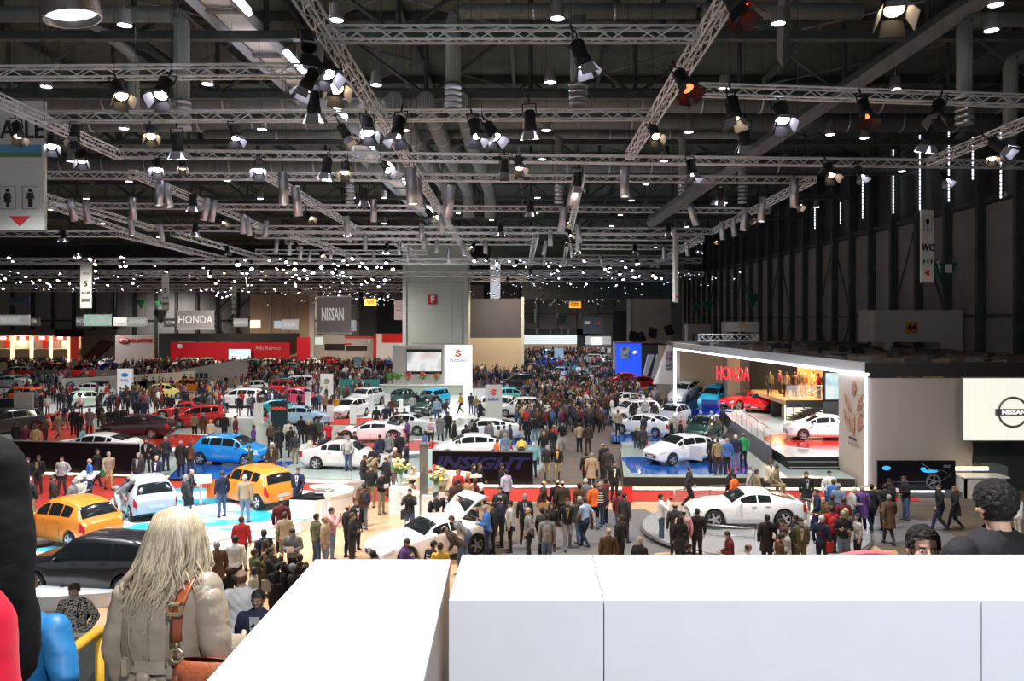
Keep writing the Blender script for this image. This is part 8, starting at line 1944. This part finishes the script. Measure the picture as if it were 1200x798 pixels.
open_panel(t, [(.95, -.62, 1.0), (.95, .62, 1.0), (1.25, .55, 1.78), (1.25, -.55, 1.78)], paint, 'raised_bonnet', .03, 'dblue')
for s in (-1, 1): open_panel(t, [(.6, s * .82, .95), (1.0, s * 1.6, .95), (1.0, s * 1.6, .3), (.6, s * .82, .3)], paint, 'open_door', .03, 'dblue')
crowd()
# ================================================================ FOREGROUND PEOPLE
def hero_body(pose, fem):
 k = (pose, fem, 'fine')
 if k not in BODIES: BODIES[k] = build_body(pose, fem, vox=.013, headvox=.006)
 return BODIES[k]
trench = mat('trench_cloth', (.38, .31, .235), .36, noise=.10, nscale=6, bump=.6, bscale=11, coat=.15)
trench_n = trench.node_tree
blondem = mat('blonde_hair', (.56, .45, .31), .5, noise=.35, nscale=14)
leather = mat('tan_leather', (.30, .075, .03), .38, noise=.15, nscale=8, bump=.3, bscale=30)
brass = mat('brass', (.75, .62, .38), .25, metal=.9)
def blonde():
 loc = Vector(((198 - VX) / F * 3.45, 3.45, 5.37)); B = hero_body('handbag', True)
 t = put('person', B['body'], None, loc); t.color = tuple(C['s1']) + (1,); t.scale = (1.03, 1.0, .96); t.rotation_euler = (0, 0, R(-8))
 tag(t, 'blonde woman in shiny beige trench coat with brown bag, seen from behind at lower left', 'person')
 # coat body: fitted loft with folds
 def sec(z, rx, ry, fold=0, n=56, y0=0, cx=0):
  out = []
  for k in range(n):
   a = 2 * PI * k / n; f = 1 + fold * (.5 * math.sin(a * 9 + z * 7) + .5 * math.sin(a * 14 - z * 13 + 1.3))
   q = 2.35; c, s = math.cos(a), math.sin(a); rr = (abs(c) ** q + abs(s) ** q) ** (-1 / q)
   out.append((cx + c * rr * rx * f, y0 + s * rr * ry * f, z))
  return out
 prof = [(.40, .262, .21, .035), (.55, .252, .20, .035), (.72, .235, .185, .032), (.86, .218, .168, .03), (.97, .200, .152, .028), (1.045, .182, .136, .02), (1.075, .172, .130, .012), (1.10, .174, .131, .012), (1.14, .184, .138, .024), (1.20, .192, .142, .024), (1.28, .186, .144, .022), (1.35, .184, .138, .016), (1.40, .178, .126, .010), (1.435, .160, .110, .006), (1.465, .125, .092, .0), (1.50, .085, .080, 0)]
 m = MB(); vs = []; n = 56
 for (z, rx, ry, f) in prof: vs += sec(z, rx, ry, f)
 fs = [(i * n + k, i * n + (k + 1) % n, (i + 1) * n + (k + 1) % n, (i + 1) * n + k) for i in range(len(prof) - 1) for k in range(n)]
 m.add(vs, fs, 0, True); m.obj('coat', trench, t); q = put('coat_lining', B['jacket'].copy(), t); q.data.materials.clear(); q.data.materials.append(trench)
 # sleeves with folds; right arm bent forward holding the bag
 def sleeve(pts, rad, name='sleeve'):
  P_ = []; R_ = []
  for i in range(len(pts) - 1):
   for k in range(9):
    u = k / 9; P_.append(Vector(pts[i]).lerp(Vector(pts[i + 1]), u)); r = rad[i] + (rad[i + 1] - rad[i]) * u; R_.append(r * (1 + .045 * math.sin((i * 9 + k) * 1.7)))
  P_.append(Vector(pts[-1])); R_.append(rad[-1]); return MB().tube(P_, R_, 18, dome=False).obj(name, trench, t)
 sleeve([(-.135, -.005, 1.425), (-.178, -.012, 1.38), (-.226, -.028, 1.16), (-.235, .05, .93)], [.058, .066, .058, .046])
 sleeve([(.135, -.005, 1.425), (.178, -.012, 1.38), (.245, -.045, 1.16), (.218, .185, 1.10)], [.058, .066, .062, .046])
 MB().tube([(0, 0, 1.095), (0, 0, 1.15)], [(.196, .150), (.192, .147)], 40, up=(0, 1, 0), caps=False).tube([(0, 0, 1.10), (0, 0, 1.145)], [(.190, .144), (.187, .141)], 40, up=(0, 1, 0), caps=False).obj('belt', trench, t)
 b = MB()
 for (x, z, s) in ((.0, 1.06, .035), (-.10, 1.14, .0), (.10, 1.14, .0)):
  if s: b.ell((x - .02, -.155, z + .02), (.034, .018, .030), 0, 10, 7).ell((x + .03, -.158, z - .015), (.026, .016, .040), 0, 10, 7)
  else: b.box((x - .012, -.158, 1.085), (x + .012, -.138, 1.16))
 b.obj('belt_knot', trench, t)
 m = MB()   # seams
 for x in (-.085, .0, .085): m.tube([(x * .8, -.137, 1.12), (x, -.1475, 1.22), (x * 1.05, -.146, 1.33), (x * .9, -.128, 1.41)], .0035, 5)
 m.obj('seam', trench, t)
 # big collar
 m = MB(); ca = []
 for k in range(29):
  a = R(-215) + R(250) * k / 28; ca.append((math.cos(a), math.sin(a)))
 rows = []
 for (r_, ry, z) in ((.078, .074, 1.49), (.084, .080, 1.515), (.112, .098, 1.50), (.142, .112, 1.45), (.152, .120, 1.425), (.146, .114, 1.42)):
  rows += [(c * r_ * (1 + .03 * math.sin(k * .9)), s * ry, z + .008 * math.sin(k * 1.1)) for k, (c, s) in enumerate(ca)]
 m.add(rows, [(i * 29 + k, i * 29 + k + 1, (i + 1) * 29 + k + 1, (i + 1) * 29 + k) for i in range(5) for k in range(28)], 0, True); m.obj('collar', trench, t)
 # hair: cap with many strands falling past the shoulders
 HMx = B['HM']; hp = put('hair', B['hairs']['short'], t); hp.matrix_local = HMx; hp.data = hp.data.copy(); hp.data.materials.clear(); hp.data.materials.append(blondem)
 r = random.Random(4); hc = HMx @ Vector((0, -.004, .118)); m = MB()
 m.ell((hc.x, hc.y - .004, hc.z + .008), (.092, .106, .094), 0, 26, 18)
 m.tube([(0, hc.y - .03, hc.z + .03), (0, hc.y - .052, hc.z - .07), (0, hc.y - .058, hc.z - .13), (.0, hc.y - .060, hc.z - .16)], [(.090, .064), (.096, .048), (.094, .036), (.074, .02)], 26, up=(0, 1, 0))
 m.obj('hair_mass', blondem, t)
 m = MB()
 for k in range(420):
  a = R(r.uniform(-205, 25)); c, s = math.cos(a), math.sin(a); L = r.choice((r.uniform(.22, .32), r.uniform(.27, .36), r.uniform(.32, .41))) * (1 if s < -.2 else .85); w_ = r.uniform(.75, 1.05)
  sx_, sy_ = .110, .118; ph = r.uniform(0, 6.28); am = r.uniform(.002, .018); tilt = r.uniform(-.045, .045)
  pts = []
  a0 = a + r.uniform(-.3, .3)
  for j in range(9):
   u = j / 8
   if u < .25:
    el = PI / 2 * (1 - u / .25) * .95; rr = math.cos(el); x = math.cos(a0 * (1 - u * 4) + a * u * 4) * sx_ * rr; y = math.sin(a0 * (1 - u * 4) + a * u * 4) * sy_ * rr; z = .012 + math.sin(el) * .104
   else:
    v = (u - .25) / .75; x = c * (sx_ + .012 * v * w_) + tilt * v; y = s * (sy_ - .012 * v) - (.082 if s < 0 else .01) * v; z = .012 - v * L
    x += am * v * 2 * math.sin(ph + v * 7); y += am * v * math.cos(ph + v * 6)
   pts.append((hc.x + x, hc.y + y, hc.z + z))
  m.tube(pts, [.0035, .0052, .0062, .0066, .0066, .006, .005, .004, .0012], 4, r.choice((0, 0, 1, 2)), caps=False)
 o = m.obj('hair_strands', [blondem, mat('blonde_light', (.66, .56, .39), .45), mat('blonde_dark', (.33, .26, .17), .5)], t); o['kind'] = 'stuff'
 # strap and bag
 st = MB().tube([(.105, .115, 1.40), (.120, .05, 1.485), (.125, -.06, 1.480), (.132, -.150, 1.40), (.142, -.182, 1.30), (.148, -.186, 1.26)], (.025, .005), 6, up=(0, 1, -.3)); st.obj('bag_strap', leather, t)
 z = 1.37
 for a, b in (((.107, z), (.167, z + .008)), ((.107, z + .045), (.167, z + .053)), ((.107, z), (.115, z + .053)), ((.159, z), (.167, z + .053))): MB().box((a[0], -.190, a[1]), (b[0], -.172, b[1])).obj('strap_buckle', brass, t)
 m = MB(); m.tube([(.15 + .028 * math.cos(2 * PI * k / 16), -.190, 1.205 + .028 * math.sin(2 * PI * k / 16)) for k in range(17)], .006, 6); m.tube([(.15, -.188, 1.262), (.15, -.188, 1.233)], .007, 6); m.obj('strap_ring', brass, t)
 m = MB(); q = []
 for (z, rx, ry, cx) in ((.84, .10, .05, .27), (.86, .15, .08, .27), (.95, .170, .095, .265), (1.05, .160, .09, .26), (1.13, .140, .07, .255), (1.17, .12, .04, .25), (1.175, .10, .02, .25)):
  q += [(cx + rx * math.cos(2 * PI * k / 24) * (1 + .03 * math.sin(k * 2.3)), -.150 + ry * math.sin(2 * PI * k / 24), z) for k in range(24)]
 m.add(q, [(i * 24 + k, i * 24 + (k + 1) % 24, (i + 1) * 24 + (k + 1) % 24, (i + 1) * 24 + k) for i in range(6) for k in range(24)], 0, True); m.obj('handbag', leather, t)
 MB().ell((.165, -.225, 1.08), (.018, .012, .06), 0, 8, 7).obj('bag_tassel', leather, t)
 for c in ((.31, -.22, 1.12), (.345, -.205, 1.15)): MB().ell(c, (.016, .01, .025), 0, 8, 6).obj('bag_clasp', brass, t)
 put('trousers', B['trousers'], t, color=C['black'])
 for q in B['shoes']: put('shoe', q, t, color=C['black'])
blonde()
# onlookers cut by the left edge: black, red and blue jackets
def bulk(loc, m_, label, lean=0, sc=1.0, rz=0, col_='black', pose='pockets'):
 B = hero_body(pose, False); t = put('person', B['body'], None, loc); t.color = tuple(C['s1']) + (1,); t.scale = (sc * 1.12, sc * 1.12, sc); t.rotation_euler = (0, 0, R(rz)); tag(t, label, 'person')
 h = put('hair', B['hairs']['short'], t, color=C['hbrown']); h.matrix_local = B['HM']
 j = put('jacket', B['coat'], t); j.data = B['coat'].copy(); j.data.materials.clear(); j.data.materials.append(m_)
 k = put('sleeve_seam', MB().tube([(-.20, -.06, 1.46), (-.24, -.08, 1.38), (-.31, -.10, 1.2)], .006, 5).mesh('sleeve_seam', m_), t)
 put('trousers', B['trousers'], t, color=C['black'])
 for q in B['shoes']: put('shoe', q, t, color=C['black'])
 return t
nb = mat('padded_black', (.0022, .0022, .0026), .8, bump=.8, bscale=9, noise=.3, spec=.15); rd = mat('padded_red', (.62, .008, .035), .5, bump=.4, bscale=8, noise=.1); bu = mat('padded_blue', (.015, .17, .42), .5, bump=.4, bscale=8, noise=.1)
bulk((-1.315, 1.62, 6.25), nb, 'person in black jacket, very near, cut off by the left edge', rz=-5, sc=.94)
bulk((-.965, 1.08, 6.25), rd, 'person in bright red jacket at the lower left corner', rz=-5, sc=.86)
bulk(((18 - VX) / F * 4.3, 4.3, 4.89), bu, 'person in bright blue jacket behind the black one at lower left', rz=5, sc=.93)
# seated man facing the viewer and the dark haired one beside him
def curly(t, HM, m_, n_, seed, sz=.013, back=False):
 r = random.Random(seed); m = MB()
 for k in range(n_):
  a = r.uniform(0, 6.28); el = r.uniform(-.35, 1.5); c = Vector((math.cos(a) * math.cos(el) * .080, math.sin(a) * math.cos(el) * .095, .130 + math.sin(el) * .090))
  if c.y > .050 and c.z < .172: continue
  if abs(c.x) > .066 and c.z < .10 and c.y > -.02: continue
  m.ell(HM @ c, (sz * r.uniform(.7, 1.2),) * 3, 0, 7, 5)
 o = m.obj('curls', m_, t); o['kind'] = 'stuff'
dk = mat('black_hair', (.006, .005, .0045), .9, noise=.3, nscale=60)
def seat_man():
 B = hero_body('perch', False); d = 4.45; X = (1083 - VX) / F * d; zt = EYE - (620 - VY) / F * d
 t = put('person', B['body'], None, (X, d, zt - 1.325)); t.color = tuple(C['s2']) + (1,); t.rotation_euler = (0, 0, R(172))
 tag(t, 'dark haired man in pink shirt and denim looking towards the viewer over the parapet', 'person')
 Hn = B['HM']; h = put('hair', B['hairs']['short'], t, color=C['hblack']); h.matrix_local = Hn; curly(t, Hn, dk, 420, 5)
 put('jacket', B['jacket'], t, color=C['dark']); put('trousers', B['trousers'], t, color=C['jeans'])
 m = MB()
 for k in range(30):
  x = -.2 + .4 * (k % 6) / 5; z = .8 + .2 * (k // 6) / 4
 p = put('shirt_front', B['shirt'], t, color=C['pink'])
 for q in B['shoes']: put('shoe', q, t, color=C['black'])
 ch2 = empty('chair', (X, d + .1, 5.38), label='pink chair back behind the seated dark haired man', cat='chair')
 pts = [(-.42 + .06 * i, .0, 1.05 + .10 * math.sin(PI * i / 13)) for i in range(14)]
 MB().add([(x - .18, .1, z) for x, _, z in pts] + [(x - .18, .1, .5) for x, _, z in pts] + [(x - .18, .16, z) for x, _, z in pts] + [(x - .18, .16, .5) for x, _, z in pts], [(i, i + 1, 15 + i, 14 + i) for i in range(13)] + [(42 + i, 43 + i, 29 + i, 28 + i) for i in range(13)] + [(28 + i, 29 + i, i + 1, i) for i in range(13)]).obj('backrest', mat('chair_pink', (.65, .14, .17), .5, emit=0), ch2)
 MB().box((-.4, -.35, .44), (.4, .15, .5)).obj('seat', MATS['chair_pink'], ch2)
 for x in (-.35, .35):
  for y in (-.3, .1): MB().bar((x, y, 0), (x, y, .44), .02, 5).obj('leg', steel, ch2)
seat_man()
def back_man():
 B = hero_body('folded', False); d = 3.95; X = (1168 - VX) / F * d; zt = EYE - (556 - VY) / F * d
 t = put('person', B['body'], None, (X, d, zt - 1.80)); t.color = tuple(C['s1']) + (1,); t.rotation_euler = (0, 0, R(10)); t.scale = (1.07, 1.05, 1)
 tag(t, 'black haired man in dark sports jacket seen from behind at the right edge', 'person')
 h = put('hair', B['hairs']['short'], t, color=C['hblack']); h.matrix_local = B['HM']; curly(t, B['HM'], dk, 800, 9, .014)
 put('jacket', B['jacket'], t, color=(.010, .009, .013)); put('trousers', B['trousers'], t, color=C['black'])
 for q in B['shoes']: put('shoe', q, t, color=C['black'])
 text('PUMA', .11, mat('print_dim', (.045, .042, .055), .5), t, (.05, -.150, 1.355), (PI / 2, 0, 0), bold=.006, sx=1.3, extrude=.012, name='jacket_print')
back_man()
rb2 = MB().box((-.22, -.12, 0), (.22, .12, .7)).obj('red_box', mat('red_stand', (.6, .02, .02), .5), None, loc=G(735, 589)); tag(rb2, 'small red litter stand on the red strip', 'litter bin')
MB().box((-.2, -.1, .7), (.2, .1, .73)).obj('lid', mblack, rb2)
# information panels on stems
for (px, py, z, lb, rz) in ((235, 592, NP, 'tilted white information panel on a grey stem by the silver car', 20), (103, 585, 0, 'tilted white information panel where three grey haired men stand', -10), (528, 508, .15, 'white upright information board with blue stripes in the middle', 0), (270, 505, .15, 'red and white information desk behind the blue small car', 0)):
 p = G(px, py, z); t = empty('information_panel', p, R(rz), lb, 'information panel')
 MB().box((-.05, -.03, 0), (.05, .03, 1.0)).obj('stem', steel, t); MB().box((-.22, -.18, 0), (.22, .18, .03)).obj('foot', steel, t)
 MB().add([(-.42, -.30, .92), (.42, -.30, .92), (.42, .24, 1.16), (-.42, .24, 1.16), (-.42, -.30, .96), (.42, -.30, .96), (.42, .24, 1.20), (-.42, .24, 1.20)], [(3, 2, 1, 0), (4, 5, 6, 7), (0, 1, 5, 4), (1, 2, 6, 5), (2, 3, 7, 6), (3, 0, 4, 7)]).obj('panel', white, t)
